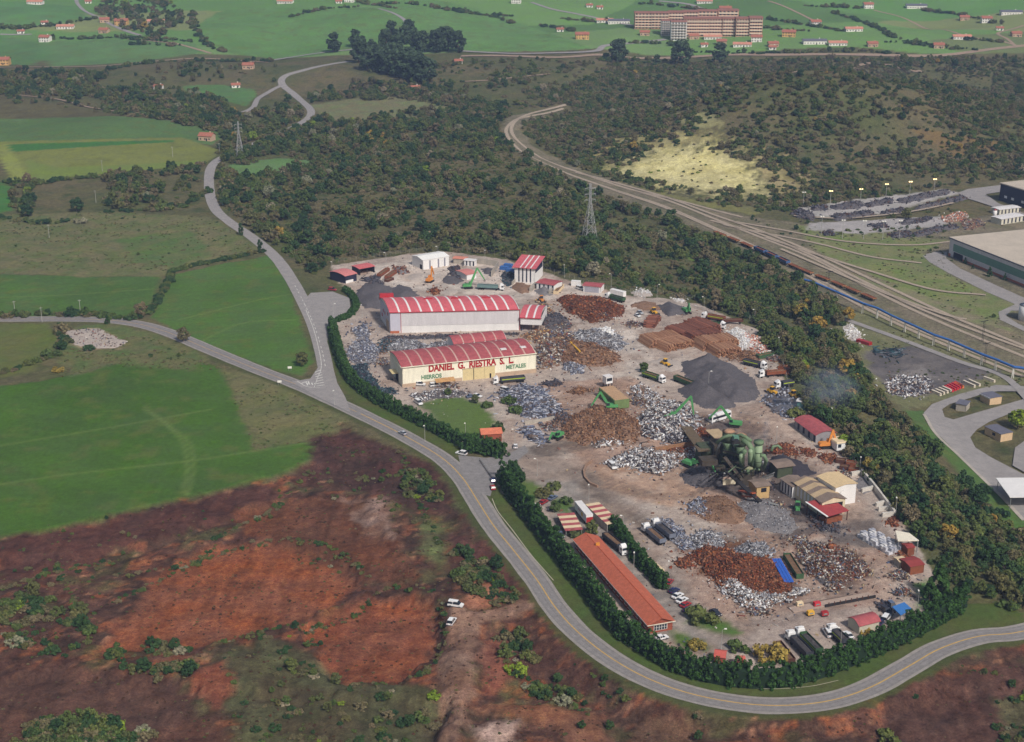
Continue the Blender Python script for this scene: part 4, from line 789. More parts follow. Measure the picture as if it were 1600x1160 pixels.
hedge([(801, 738), (806, 745), (812, 754)], 4.5, 4.8, 'short conifer clump just inside the gate', seed=9, hump=1.6)
# single trees that can be told apart
for k, px, py, h, lb in [('poplar', 377, 368, 8, 'slim dark poplar at the far side of the side road'), ('poplar', 407, 396, 8.5, 'slim dark poplar at the hedge end by the side road'),
    ('conifer', 168, 506, 5, 'small dark conifer on the bend of the country road'), ('brown_tree', 287, 534, 7.5, 'bare brown tree beside the country road'), ('tree', 472, 572, 7, 'rounded bush-like tree near the road junction'),
    ('gold_bush', 90, 580, 3.4, 'small orange autumn bush beyond the green field'), ('brown_tree', 222, 494, 8, 'bare brown tree where two hedges meet'), ('dark_bush', 140, 546, 3.5, 'dark green bush beside the rubble heap'),
    ('conifer', 1464, 936, 14, 'tall dark conifer at the yard corner'), ('conifer', 1452, 944, 9, 'lower dark conifer beside the tall one at the yard corner'), ('gold_tree', 1278, 520, 10, 'broad golden autumn tree on the wooded bank'), ('gold_tree', 1325, 502, 8, 'golden autumn tree above the blue pipe bridge'), ('gold_tree', 1322, 586, 9, 'orange-gold autumn tree near the smoke'), ('gold_tree', 1252, 498, 9, 'narrow golden tree at the top of the bank'),
    ('pale_tree', 928, 432, 9, 'pale grey-leaved tree behind the low red shed'), ('dark_tree', 1048, 345, 9, 'dark round tree beside the railway'), ('dark_tree', 906, 300, 10, 'dark bushy tree behind the large pylon'), ('dark_tree', 42, 338, 9, 'dark round tree by the left field corner'), ('dark_tree', 120, 330, 10, 'dark round tree above the rough pasture'), ('pale_bush', 126, 348, 5, 'grey-green bush in front of the dark round tree'), ('dark_tree', 190, 290, 10, 'dark tree in the hedge below the hay field'), ('dark_tree', 330, 196, 12, 'dark tree at the right end of the left wood'), ('brown_tree', 340, 184, 13, 'tall brownish tree in the left wood'),
    ('tree', 1006, 582, 5, 'small green tree at the end of the parked tippers'), ('tree', 742, 630, 4, 'small tree beside the works lawn'), ('tree', 700, 618, 3.6, 'thin tree in front of the signed warehouse'), ('bush', 778, 672, 4, 'bush beside the gatehouse'), ('bush', 806, 644, 4, 'bush at the end of the pipe store'), ('bush', 796, 630, 4, 'bush along the pipe store wall'), ('bush', 760, 636, 3.4, 'bush on the works lawn edge'),
    ('tree', 925, 836, 5.5, 'rounded green tree at the office gable'), ('bush', 898, 836, 4, 'dark bush beside the striped carport'), ('bush', 884, 786, 3, 'small olive tree beside the yard drive'), ('tree', 866, 800, 4.5, 'small green tree behind the parked cars'), ('bush', 850, 776, 4, 'round bush on the gate lawn'), ('bush', 866, 764, 3.5, 'second round bush on the gate lawn'), ('bush', 1098, 970, 6, 'large round bush at the end of the car row'), ('gold_bush', 1204, 1030, 6, 'yellowish bush behind the low loaders'), ('gold_bush', 1090, 1012, 3.5, 'small yellowish bush inside the hedge'), ('bush', 1155, 1016, 4, 'small green bush inside the hedge curve'), ('bush', 1242, 650, 5, 'bush behind the long red roofed shed'), ('gold_bush', 1352, 990, 2.5, 'yellowish bush beside the red roofed cabin'),
    ('dark_bush', 1465, 694, 3.2, 'small round bush on the estate lawn'), ('dark_bush', 1538, 768, 4, 'round shrub on the estate lawn by the road'), ('dark_bush', 1566, 806, 4, 'lower round shrub on the estate lawn'), ('lime_bush', 806, 1036, 4, 'bright lime bush in the foreground scrub'), ('bush', 1392, 1140, 4, 'green bush alone on the bare earth by the lower edge'), ('lime_tree', 1590, 668, 9, 'yellow-green tree behind the little flat roofed house'),
    ('conifer', 1508, 412, 4, 'small conifer by the green warehouse door'), ('conifer', 1520, 420, 3, 'tiny conifer along the green warehouse wall'), ('conifer', 1546, 432, 6, 'larger conifer along the green warehouse wall'), ('conifer', 1570, 438, 4.5, 'last conifer along the green warehouse wall'), ('tree', 1415, 342, 8, 'round green tree between the scrap wagon sidings')]:
    p = P(px, py); plant(k, p.x, p.y, h, lb)
for i, (px, py, h) in enumerate([(522, 82, 22), (560, 98, 26), (556, 74, 20), (612, 66, 24), (632, 70, 22), (650, 78, 22), (664, 82, 24), (682, 82, 26), (700, 80, 27), (716, 82, 24), (574, 110, 24), (590, 112, 26), (606, 116, 27), (624, 120, 27), (640, 126, 28), (656, 130, 28), (670, 128, 25), (640, 60, 22), (618, 86, 22), (580, 90, 20), (600, 98, 22), (622, 104, 24), (640, 110, 24), (604, 76, 22), (690, 76, 24), (566, 84, 20), (655, 116, 24), (590, 102, 22)]):
    p = P(px, py); plant('eucalyptus', p.x, p.y, h, 'tall dark eucalyptus in the ' + ('front clump of the hillside grove' if py > 95 else 'left end of the hillside grove' if px < 600 else 'rear right row of the hillside grove') , 'eucalyptus grove on the far hillside', wide=1.05)
for px, py, h, lb in [(966, 98, 26, 'tall dark eucalyptus left of the two in front of the flats'), (1066, 102, 28, 'broad dark eucalyptus in front of the brick flats'), (1124, 98, 22, 'dark eucalyptus right of the broad one by the flats'), (1026, 102, 12, 'small dark tree between the tall eucalyptus')]:
    p = P(px, py); plant('eucalyptus', p.x, p.y, h, lb, wide=1.15)
# ------------------------------------------------------------------ buildings
red_roof = mat('red_sheet_roof', (202, 100, 108), 0.6, 0.22, 0.5, spec=0.3); red_dark = mat('red_trim', (176, 52, 62), 0.6, 0.12)
red_old = mat('red_sheet_faded', (170, 88, 92), 0.7, 0.32, 0.6); skyl = mat('skylight_white', (226, 222, 222), 0.5, 0.1, 0.4); skyl_old = mat('skylight_dull', (196, 160, 150), 0.6, 0.2, 0.4)
white_w = mat('white_wall', (228, 226, 226), 0.7, 0.08, 0.3, streak=True); grey_w = mat('grey_panel', (208, 204, 208), 0.6, 0.13, 0.9, streak=True); lav_w = mat('corner_panel', (196, 194, 208), 0.6, 0.07, 0.3)
cream_w = mat('cream_wall', (238, 233, 214), 0.75, 0.16, 0.9, streak=True); tan_w = mat('stained_plinth', (188, 164, 142), 0.9, 0.25, 0.5); dark_in = mat('dark_opening', (30, 30, 40), 0.9, 0.2); navy = mat('dark_cladding', (44, 44, 66), 0.7, 0.15)
door_c = mat('cream_door', (214, 196, 150), 0.7, 0.15, 0.6); tile_o = mat('orange_tiles', (184, 100, 76), 0.85, 0.28, 0.9, bump=0.1); brick_r = mat('red_brick', (150, 80, 62), 0.9, 0.2, 1.2); rust = mat('rust', (134, 78, 54), 0.9, 0.35, 0.7); rust_d = mat('rust_dark', (92, 58, 48), 0.9, 0.35, 0.7)
tan_roof = mat('tan_sheet', (188, 164, 132), 0.8, 0.2, 0.4); brown_roof = mat('brown_sheet', (132, 116, 106), 0.85, 0.25, 0.5); glass = mat('window_glass', (52, 58, 68), 0.2, 0.2, 1.0, spec=0.6); steel_g = mat('galvanised', (150, 152, 154), 0.5, 0.15, 0.6, metal=0.3)
letter_r = mat('red_lettering', (172, 40, 42), 0.7, 0.3, 1.2); letter_g = mat('green_lettering', (104, 142, 112), 0.6, 0.1); blue_p = mat('blue_paint', (62, 108, 176), 0.6, 0.15, 0.8); green_m = mat('plant_green', (108, 130, 100), 0.65, 0.3, 0.7, streak=True); green_d = mat('plant_green_dirty', (72, 80, 62), 0.85, 0.35, 0.7)
black_m = mat('black_steel', (44, 42, 44), 0.7, 0.3, 0.8); brown_m = mat('oily_steel', (74, 66, 58), 0.85, 0.35, 0.7); grey_roof = mat('grey_flat_roof', (104, 104, 118), 0.8, 0.15, 0.5); beige_w = mat('beige_wall', (206, 178, 144), 0.8, 0.12, 0.5); tan_flat = mat('tan_flat_roof', (192, 180, 166), 0.85, 0.14, 0.12); green_c = mat('green_cladding', (104, 142, 126), 0.6, 0.1, 0.3); brick_o = mat('orange_brick', (178, 104, 74), 0.85, 0.2, 0.6)
def place(name, label, cat, A, B, dz=0.0, group=None):
    """front-left and front-right corner pixels (dz above ground) -> root Empty and front length; x runs along the front, y away from us"""
    a, b = GP([A])[0] if not dz else G(A[0], A[1], dz)[0], GP([B])[0] if not dz else G(B[0], B[1], dz)[0]
    z = min(H(a[0], a[1]), H(b[0], b[1])); root = empty(name, (a[0], a[1], z), heading(a, b), label, cat, group)
    return root, math.hypot(b[0] - a[0], b[1] - a[1])
def wall_front(root, L, h, m, y=0.0, t=0.2, z0=-0.3, name='wall', x0=0.0): return MB().box(x0, x0 + L, y, y + t, z0, h).build(name, m, root)
def walls(root, L, D, h, m, rise=0.0, ridge='x', z0=-0.5, curve=False, t=0.25):
    """four walls, each a part; the two under the roof's ends follow its line"""
    n = 10 if curve else 2
    if ridge == 'x':
        MB().box(0, L, 0, t, z0, h).build('wall', m, root); MB().box(0, L, D - t, D, z0, h).build('wall', m, root)
        pr = [(0, h + 0)] if False else [(D * k / n, h + rise * (1 - (2 * k / n - 1) ** 2 if curve else 1 - abs(2 * k / n - 1))) for k in range(n + 1)]
        for x in (0.003, L - t - 0.003):
            b = MB(); vs = [(0, z0), (D, z0)] + pr[::-1]
            q = len(vs); b.add([(x, y, z) for y, z in vs] + [(x + t, y, z) for y, z in vs], [tuple(range(q))[::-1], tuple(range(q, 2 * q))] + [(i, (i + 1) % q, q + (i + 1) % q, q + i) for i in range(q)]); b.build('wall', m, root)
    else:
        MB().box(0, t, 0, D, z0, h).build('wall', m, root); MB().box(L - t, L, 0, D, z0, h).build('wall', m, root)
        pr = [(L * k / n, h + rise * (1 - (2 * k / n - 1) ** 2 if curve else 1 - abs(2 * k / n - 1))) for k in range(n + 1)]
        for y in (0.003, D - t - 0.003): MB().extrude([(0, z0), (L, z0)] + pr[::-1], y, y + t).build('wall', m, root)
def roof_sheet(L0, L1, D, h, rise, over=0.4, th=0.14, curve=True, n=10):
    """a strip of roof between two stations along x, bowed or pitched across y"""
    b = MB(); ys = [-over + (D + 2 * over) * k / n for k in range(n + 1)]
    z = lambda y: h + (rise * (1 - (2 * y / D - 1) ** 2) if curve else rise * (1 - abs(2 * y / D - 1)))
    vs = []
    for x in (L0, L1):
        for y in ys: vs.append((x, y, z(y) + th))
    for x in (L0, L1):
        for y in ys: vs.append((x, y, z(y)))
    m = n + 1; fs = []
    for k in range(n):
        fs += [(k, m + k, m + k + 1, k + 1), (2 * m + k, 2 * m + k + 1, 3 * m + k + 1, 3 * m + k)]
    fs += [(0, 2 * m, 3 * m, m), (n, m + n, 3 * m + n, 2 * m + n)]
    for k in range(n): fs += [(k, k + 1, 2 * m + k + 1, 2 * m + k), (m + k, 3 * m + k, 3 * m + k + 1, m + k + 1)]
    return b.add(vs, fs)
def bay_roof(root, L, D, h, rise, bays, sw, rm, sm, curve=True, over=0.5, cut=None):
    """red roof of separate sheets with a narrow skylight between each two"""
    bw = (L + 0.8) / bays; pan = None; sk = None; x0 = -0.4
    r = roof_sheet(x0 + 0.01, x0 + 0.05, D, h - 0.1, rise, over, curve=curve).build('roof', rm, root)
    for i in range(bays):
        if pan is None: pan = roof_sheet(0, bw - sw, D, h + 0.04, rise, over, curve=curve).build('roof_panel', rm, r); o = pan
        else: o = pan.copy(); C.objects.link(o)
        o.location = (x0 + i * bw, 0, 0)
        if i < bays - 1:
            if sk is None: sk = roof_sheet(0, sw, D, h + 0.07, rise, over - 0.3, curve=curve).build('skylight', sm, r); o = sk
            else: o = sk.copy(); C.objects.link(o)
            o.location = (x0 + (i + 1) * bw - sw, 0, 0)
    return r
def gable_roof(root, L, D, h, rise, m, over=0.4, ridge='x', name='roof', curve=False):
    if ridge == 'x': return roof_sheet(-over, L + over, D, h, rise, over, curve=curve, n=10 if curve else 2).build(name, m, root)
    b = roof_sheet(-over, D + over, L, h, rise, over, curve=curve, n=10 if curve else 2); b.v = [(y, x, z) for x, y, z in b.v]; b.f = [f[::-1] for f in b.f]; return b.build(name, m, root)
def text(root, body, x, z, size, m, bold, width=None, name='lettering', y=-0.06):
    cu = bpy.data.curves.new(name, 'FONT'); cu.body = body; cu.size = size; cu.offset = bold; cu.extrude = 0.03; cu.align_x = 'LEFT'
    t = bpy.data.objects.new(name, cu); C.objects.link(t); bpy.context.view_layer.update()
    dg = bpy.context.evaluated_depsgraph_get(); me = bpy.data.meshes.new_from_object(t.evaluated_get(dg)); bpy.data.objects.remove(t)
    o = bpy.data.objects.new(name, me); C.objects.link(o); me.materials.clear(); me.materials.append(m); o.parent = root
    xs = [v.co.x for v in me.vertices]; w0 = max(xs) - min(xs)
    o.rotation_euler = (math.pi / 2, 0, 0); o.location = (x, y, z)
    if width: o.scale = (width / w0, 1, 1)
    return o
# --- the long grey-walled warehouse
wa, L = place('warehouse', 'long grey-walled warehouse with red roof striped by white skylights', 'warehouse', (610.3, 521), (811.6, 516)); D, h, rs = 24, 10.6, 2.4; WA, WAL = wa, L
walls(wa, L, D, h, white_w, rs, curve=True); bay_roof(wa, L, D, h, rs, 12, 0.95, red_roof, skyl)
MB().box(5.2, L - 0.2, -0.12, 0.05, 3.6, h - 0.1).build('upper_panel', grey_w, wa); MB().box(0.0, 4.9, -0.15, 0.05, 1.2, h - 0.05).build('corner_panel', lav_w, wa); MB().box(-0.12, 0.05, 0.1, D - 0.1, 2.4, h + 0.3).build('side_panel', lav_w, wa)
for x in (4.95, L - 0.1): MB().box(x, x + 0.25, -0.2, 0.02, 0, h).build('trim', red_dark, wa)
MB().box(-0.35, L + 0.35, -0.62, -0.5, h - 0.25, h + 0.1).build('gutter', red_dark, wa); MB().box(-0.3, 6.5, D - 1.0, D + 0.3, h - 0.5, h + 2.6).build('parapet', red_dark, wa)
MB().box(-0.2, 4.2, -0.3, 0.0, -0.3, 1.2).build('brick_plinth', brick_o, wa); MB().box(-0.25, 0.0, 3, 9, -0.3, 5).build('door', tan_w, wa)
for y, z in ((11, 6.0), (15, 6.0), (4, 7.5), (18, 3)): MB().box(-0.2, -0.05, y, y + 1.6, z, z + 1.6).build('window', red_dark, wa)
for x in (19, 32.5, 47.5): MB().box(x, x + 4.2, D / 2 - 0.4, D / 2 + 0.4, h + rs, h + rs + 0.7).build('roof_vent', red_dark, wa)
for me in {o.data for o in wa.children_recursive if o.type == 'MESH'}:      # the plot is skewed: the gables lean back to the left
    for v in me.vertices: v.co.x -= 0.2 * v.co.y
an, LA = place('warehouse_annex', 'lower red-roofed annex open below at the end of the grey warehouse', 'annex', (813.2, 517.5), (846, 519)); 
bay_roof(an, LA, 21, 7.0, 1.6, 3, 0.9, red_roof, skyl); MB().box(0, LA, 0, 0.2, 3.4, 7.0).build('wall', white_w, an); MB().box(LA - 0.2, LA, 0.25, 21, 3.4, 7.0).build('wall', white_w, an); MB().box(0, LA, 20.8, 21, -0.2, 7.0).build('wall', white_w, an)
for x, y in ((0.3, 0.3), (LA / 2, 0.3), (LA - 0.5, 0.3), (LA - 0.5, 10), (LA - 0.5, 20)): MB().box(x, x + 0.3, y, y + 0.3, -0.2, 3.4).build('post', black_m, an)
MB().box(-0.1, LA + .1, -0.6, -0.48, 6.7, 7.1).build('gutter', red_dark, an)
# --- the signed warehouse
wb, L = place('warehouse', 'cream warehouse with big red lettering along its front', 'warehouse', (629, 605.5), (837.5, 582.5)); D, h, rs = 22, 9.2, 1.9; WB, WBL = wb, L
walls(wb, L, D, h, cream_w, rs, curve=True); bay_roof(wb, L, D, h, rs, 12, 0.7, red_old, skyl_old)
MB().box(-0.1, L * 0.44, -0.08, 0.1, -0.3, 1.5).build('plinth', tan_w, wb); MB().box(L * 0.69, L + 0.1, -0.08, 0.1, -0.3, 1.9).build('plinth', tan_w, wb)
MB().box(-0.15, L + 0.15, -0.7, -0.55, h - 0.1, h + 0.25).build('gutter', cream_w, wb); MB().box(-0.65, -0.4, -0.6, D + 0.6, h - 0.1, h + 0.2).build('verge', cream_w, wb)
for k, x in enumerate((0.445, 0.527, 0.607)): MB().box(L * x, L * (x + 0.08) - 0.08, -0.14 - 0.04 * k, 0.0, 0, 5.4).build('door', door_c, wb)
MB().box(L * 0.44, L * 0.69, -0.3, 0.0, 5.4, 5.6).build('door_rail', tan_w, wb); MB().box(L * 0.524, L * 0.528, -0.28, -0.2, 0, 5.4).build('door_gap', dark_in, wb); MB().box(L * 0.645, L * 0.657, -0.32, -0.2, 0, 2.1).build('door', dark_in, wb)
MB().box(-0.1, 0.0, 7, 12, -0.2, 4.2).build('side_opening', dark_in, wb); MB().box(-3.0, 0, 6.6, 12.5, 4.2, 4.4).build('canopy', door_c, wb)
text(wb, 'DANIEL  G.  RIESTRA  S.  L.', L * 0.192, 5.85, 4.3, letter_r, 0.19, L * 0.635); text(wb, 'HIERROS', L * 0.137, 2.7, 2.6, letter_g, 0.1, L * 0.15); text(wb, 'METALES', L * 0.77, 3.2, 2.6, letter_g, 0.1, L * 0.15)
for x in (L * .755, L * .905): MB().box(x, x + 2.6, 4, 6, h + 1.6, h + 2.0).build('roof_light', skyl, wb)
w2 = empty('rear_hall', wb.matrix_world.translation, wb.rotation_euler.z, 'red-roofed hall standing against the back of the signed warehouse', 'hall'); w2.location = wb.location
def shifted(x, y): c, s = math.cos(wb.rotation_euler.z), math.sin(wb.rotation_euler.z); return (wb.location.x + x * c - y * s, wb.location.y + x * s + y * c, wb.location.z)
w2.location = shifted(30, 22.6); walls(w2, 25, 11, 9.8, white_w, 1.6, curve=True); bay_roof(w2, 25, 11, 9.8, 1.6, 5, 0.6, red_old, skyl_old)
aw, La = place('lean_to', 'rusty sheet lean-to against the signed warehouse', 'lean-to', (682, 607.5), (712, 604)); MB().hexa([(0, 0, 2.6), (La, 0, 2.6), (La, 3, 3.4), (0, 3, 3.4)], [(0, 0, 2.72), (La, 0, 2.72), (La, 3, 3.52), (0, 3, 3.52)]).build('roof', mat('rusty_tan_sheet', (190, 148, 100), 0.85, 0.3, 0.8), aw)
for x in (0.2, La / 2, La - 0.4): MB().box(x, x + 0.2, 0.1, 0.3, -0.2, 2.6).build('post', rust_d, aw)
# --- upper yard
ws, L = place('white_shed', 'white gabled shed with dark upright slots at the back of the yard', 'shed', (661, 422), (702, 415)); walls(ws, L, 12, 5.4, white_w, 1.0, ridge='x'); gable_roof(ws, L, 12, 5.4, 1.0, mat('white_roof', (238, 236, 234), 0.5, 0.06), 0.2)
for x in (0.24, 0.56, 0.8): MB().box(L * x, L * x + 0.9, -0.05, 0.1, 0, 4.8).build('slot', mat('grey_slot', (130, 128, 142), 0.7, 0.1), ws)
MB().box(-0.05, 0.1, 1, 3.4, -0.2, 2.6).build('door', dark_in, ws)
tw, L = place('silo_house', 'tall white building with striped red roof and dark vertical slots', 'building', (803.8, 441), (835.5, 443.5)); D = 17; walls(tw, L, D, 8.6, white_w, 0.0)
for k in range(4): MB().box(L * (0.19 + 0.19 * k), L * (0.19 + 0.19 * k) + 0.7, -0.06, 0.1, 0.5, 8.4).build('slot', navy, tw)
rf_ = empty('roof_base'); bpy.data.objects.remove(rf_)
rb = MB().hexa([(-1, -1.2, 8.4), (L + 1, -1.2, 8.4), (L + 1, D + 1, 10.4), (-1, D + 1, 10.4)], [(-1, -1.2, 8.7), (L + 1, -1.2, 8.7), (L + 1, D + 1, 10.7), (-1, D + 1, 10.7)]).build('roof', red_roof, tw)
for k in (0.28, 0.52, 0.78): x = L * k; MB().hexa([(x, -1.2, 8.7), (x + 0.7, -1.2, 8.7), (x + 0.7, D + 1, 10.7), (x, D + 1, 10.7)], [(x, -1.2, 8.74), (x + 0.7, -1.2, 8.74), (x + 0.7, D + 1, 10.74), (x, D + 1, 10.74)]).build('skylight', skyl, rb)
MB().box(L - 0.05, L + 0.08, 1, D - 1, 5.5, 9.0).build('side_louvre', navy, tw)
def shed(name, label, A, B, D, h, rise, wm, rm, ridge='x', over=0.4, dz=0.0, slots=0, door=None, curve=False, open_front=False, cat='shed', stripes=0):
    o, L = place(name, label, cat, A, B, dz)
    if open_front:
        MB().box(0, L, D - 0.2, D, -0.3, h).build('wall', wm, o); MB().box(0, 0.2, 0, D, -0.3, h).build('wall', wm, o); MB().box(L - 0.2, L, 0, D, -0.3, h).build('wall', wm, o)
        for x in (0.3, L / 2, L - 0.5): MB().box(x, x + 0.2, 0, 0.2, -0.3, h).build('post', black_m, o)
    else: walls(o, L, D, h, wm, rise, ridge, curve=curve)
    r = gable_roof(o, L, D, h, rise, rm, over, ridge, curve=curve)
    for k in range(slots): x = L * (k + 0.6) / slots; MB().box(x, x + L * 0.35 / slots, -0.05, 0.1, 0.3, h - 0.3).build('slot', navy, o)
    if door: MB().box(L * door[0], L * door[1], -0.06, 0.1, -0.2, door[2]).build('door', door[3], o)
    for k in range(stripes):
        if ridge == 'x': x = L * (k + 1) / (stripes + 1); roof_sheet(x, x + 0.5, D, h + 0.03, rise, over - 0.05, curve=curve, n=10 if curve else 2).build('skylight', skyl, r)
    return o, L
shed('low_shed', 'low red-roofed shed beside the tall white building', (838, 452), (865, 456.5), 9, 3.6, 0.5, white_w, red_old, slots=4)
shed('garage', 'small red-roofed garage with a grey shutter at the back fence', (911, 456), (938.5, 458.5), 7, 3.4, 0.5, white_w, red_old, door=(0.08, 0.9, 2.9, mat('grey_shutter', (160, 160, 172), 0.6, 0.1)))
shed('dark_shed', 'dark-walled shed with pale pink striped roof at the yard corner', (539.5, 443.5), (557.5, 439), 13, 4.2, 0.8, navy, mat('pink_roof', (206, 128, 126), 0.7, 0.15), curve=True, stripes=0, door=(0.05, 0.7, 1.5, white_w))
shed('open_shed', 'open-fronted dark shed under a pink-red roof', (562, 430.5), (585.5, 426), 8, 3.6, 0.3, navy, mat('pink_roof2', (204, 108, 110), 0.7, 0.15), open_front=True)
shed('weigh_cabin', 'small white cabin with pale red roof in the upper yard', (729, 438), (745, 435), 10, 3.0, 0.5, white_w, mat('pale_red_roof', (206, 132, 126), 0.7, 0.15))
shed('flat_hut', 'low hut with salmon roof behind the white shed', (708, 412), (727, 413.5), 5, 3.0, 0.3, concrete, mat('salmon_roof', (212, 138, 118), 0.7, 0.15))
shed('site_cabin', 'white site cabin with dark windows beside the concrete bay', (725, 415.5), (741, 417), 4, 3.2, 0.15, white_w, skyl, slots=3)
def wall_run(name, label, pts, h, t, m, cat='wall', group=None):
    l = GP(pts); root = empty(name, (l[0][0], l[0][1], H(l[0][0], l[0][1])), 0, label, cat, group)
    for i in range(len(l) - 1):
        a, b = l[i] - l[0], l[i + 1] - l[0]; d = (b - a)[:2]; n = np.array([-d[1], d[0]]) / np.linalg.norm(d) * t / 2
        za, zb = H(l[i][0], l[i][1]) - root.location.z, H(l[i + 1][0], l[i + 1][1]) - root.location.z
        MB().hexa([(a[0] - n[0], a[1] - n[1], za - 0.4), (b[0] - n[0], b[1] - n[1], zb - 0.4), (b[0] + n[0], b[1] + n[1], zb - 0.4), (a[0] + n[0], a[1] + n[1], za - 0.4)], [(a[0] - n[0], a[1] - n[1], za + h), (b[0] - n[0], b[1] - n[1], zb + h), (b[0] + n[0], b[1] + n[1], zb + h), (a[0] + n[0], a[1] + n[1], za + h)]).build('wall_panel', m, root)
    return root
wall_run('bay_wall', 'tall concrete wall of the open bay in the upper yard', [(745, 412), (778.7, 416.5), (768, 433)], 3.2, 0.4, concrete)
wall_run('bay_wall', 'low concrete wall left of the gravel bay', [(800, 446), (806, 440)], 2.0, 0.4, concrete); wall_run('bay_wall', 'low concrete wall between the two gravel bays', [(829, 456), (837, 447)], 2.2, 1.4, concrete); wall_run('bay_wall', 'low white wall right of the grey gravel bay', [(858, 461), (866, 452)], 2.2, 0.8, concrete)
# --- the office with tiled roof
of, L = place('office_building', 'long low brick office under an orange tiled roof', 'office', (1013.5, 975.5), (1051, 969), 3.3); D = 61.0; of.location.z = H(of.location.x, of.location.y); OF = of
walls(of, L, D, 3.3, brick_r, 1.5, ridge='y')
orf = gable_roof(of, L, D, 3.3, 1.6, tile_o, 0.7, 'y')
MB().box(-0.72, -0.68, -0.7, D + 0.7, 3.0, 3.25).build('gutter', white_w, of); MB().box(-0.72, L + 0.72, -0.78, -0.7, 3.02, 3.3).build('fascia', mat('pale_fascia', (226, 214, 196), 0.7, 0.1), of)
for k in range(20): y = 2 + k * 3.0; w = MB().box(-0.06, 0.1, y, y + 1.5, 1.1, 2.5).build('window', glass, of); MB().box(-0.1, 0.02, y - 0.15, y + 1.65, 0.95, 1.1).build('sill', white_w, w)
fr = MB().box(L * 0.22, L * 0.78, -0.08, 0.1, 0.7, 2.6).build('window', white_w, of)
for k in range(5):
    for j in range(2): MB().box(L * (0.235 + 0.108 * k), L * (0.235 + 0.108 * k) + L * 0.09, -0.11, -0.05, 0.8 + 0.9 * j, 1.6 + 0.9 * j).build('pane', glass, fr)
MB().box(L * 0.45, L * 0.62, D * 0.84, D * 0.845, 4.4, 6.0).build('flag_bracket', mat('ochre', (208, 140, 60), 0.7, 0.1), of); MB().box(L / 2 - 0.12, L / 2 + 0.12, -0.7, D + 0.7, 4.98, 5.12).build('ridge_tiles', mat('ridge_tile', (178, 84, 58), 0.85, 0.2), orf)
# --- carports with striped sheets
def carport(name, label, A, B, D, h, n, c1, c2, wallm=None):
    o, L = place(name, label, 'carport', A, B, h)
    o.location.z = H(o.location.x, o.location.y)
    for k in range(n): MB().box(-0.2, L + 0.2, k * D / n, (k + 1) * D / n - 0.03, h + 0.02 * (k % 2), h + 0.1 + 0.02 * (k % 2)).build('roof_panel', c1 if k % 2 == 0 else c2, o)
    for x in (0.1, L - 0.3):
        for y in (0.2, D / 2, D - 0.4): MB().box(x, x + 0.18, y, y + 0.18, -0.2, h).build('post', steel_g, o)
    if wallm: MB().box(0, 0.15, 0.2, D - 0.2, -0.2, h - 0.1).build('wall', wallm, o)
    return o
crm = mat('cream_sheet', (222, 200, 166), 0.7, 0.15, 0.5)
carport('carport', 'carport roof striped red and cream beside the parked cars', (884, 830), (910, 828), 14, 2.7, 7, red_old, crm, None); carport('carport', 'open store with cream and red striped roof behind the lorry trailer', (949, 820), (969, 816.5), 18, 3.0, 9, crm, red_old, concrete)
wall_run('boundary_wall', 'pale capped wall running along the hedge beside the lorry park', [(950, 818), (975, 845), (1000, 868), (1036, 898)], 1.8, 0.9, crm)
gt = shed('gatehouse', 'orange-roofed gatehouse behind the block of conifer hedge', (753, 692), (784, 690), 6, 3.6, 1.2, brick_r, mat('gate_tiles', (206, 120, 92), 0.85, 0.2, 0.8), cat='gatehouse')
# --- lower and right yard
shed('long_shed', 'grey shed with bowed red roof and white gable beside the bank', (1241, 668), (1274, 692.5), 9.0, 3.4, 1.2, mat('grey_block', (150, 146, 150), 0.8, 0.15), red_old, curve=True, slots=4)
q, L = place('processing_shed', 'tan-roofed shed with white striped side wall and open end', 'shed', (1238, 775), (1283, 808)); walls(q, L, 9.5, 5.6, mat('dirty_cream', (208, 196, 168), 0.8, 0.2, 0.6, streak=True), 1.2, 'x'); r_ = gable_roof(q, L, 9.5, 5.6, 1.4, brown_roof, 0.5)
for k in range(8): MB().box(L * (0.03 + 0.12 * k), L * (0.03 + 0.12 * k) + L * 0.062, -0.08, 0.05, 1.4, 5.5).build('white_panel', white_w, q)
for k in (0.05, 0.32, 0.62): roof_sheet(L * k, L * k + L * 0.16, 9.5, 5.62, 1.4, 0.48, curve=False, n=2).build('roof_panel', tan_roof, r_)
MB().box(L - 0.05, L + 0.08, 1, 8.5, -0.2, 4.6).build('end_opening', dark_in, q)
q2, L2 = place('tall_shed', 'taller pale tan roofed shed behind the striped shed', 'shed', (1262, 778), (1290, 796)); q2.location.x += 3.5; q2.location.y += 2; walls(q2, L2, 9, 7.6, white_w, 0.6, 'x'); gable_roof(q2, L2, 9, 7.6, 0.6, mat('pale_tan_roof', (214, 188, 148), 0.75, 0.15), 0.4)
cn, Lc = place('canopy', 'red sheet canopy on posts at the open end of the striped shed', 'canopy', (1292, 806), (1327, 796), 4.2); cn.location.z = H(cn.location.x, cn.location.y)
MB().hexa([(0, 0, 3.6), (Lc, 0, 3.6), (Lc, 11, 4.8), (0, 11, 4.8)], [(0, 0, 3.75), (Lc, 0, 3.75), (Lc, 11, 4.95), (0, 11, 4.95)]).build('roof', mat('canopy_red', (160, 66, 68), 0.7, 0.18), cn); MB().hexa([(-0.2, -0.2, 3.75), (0.5, -0.2, 3.75), (0.5, 11.2, 4.95), (-0.2, 11.2, 4.95)], [(-0.2, -0.2, 3.95), (0.5, -0.2, 3.95), (0.5, 11.2, 5.15), (-0.2, 11.2, 5.15)]).build('verge', white_w, cn)
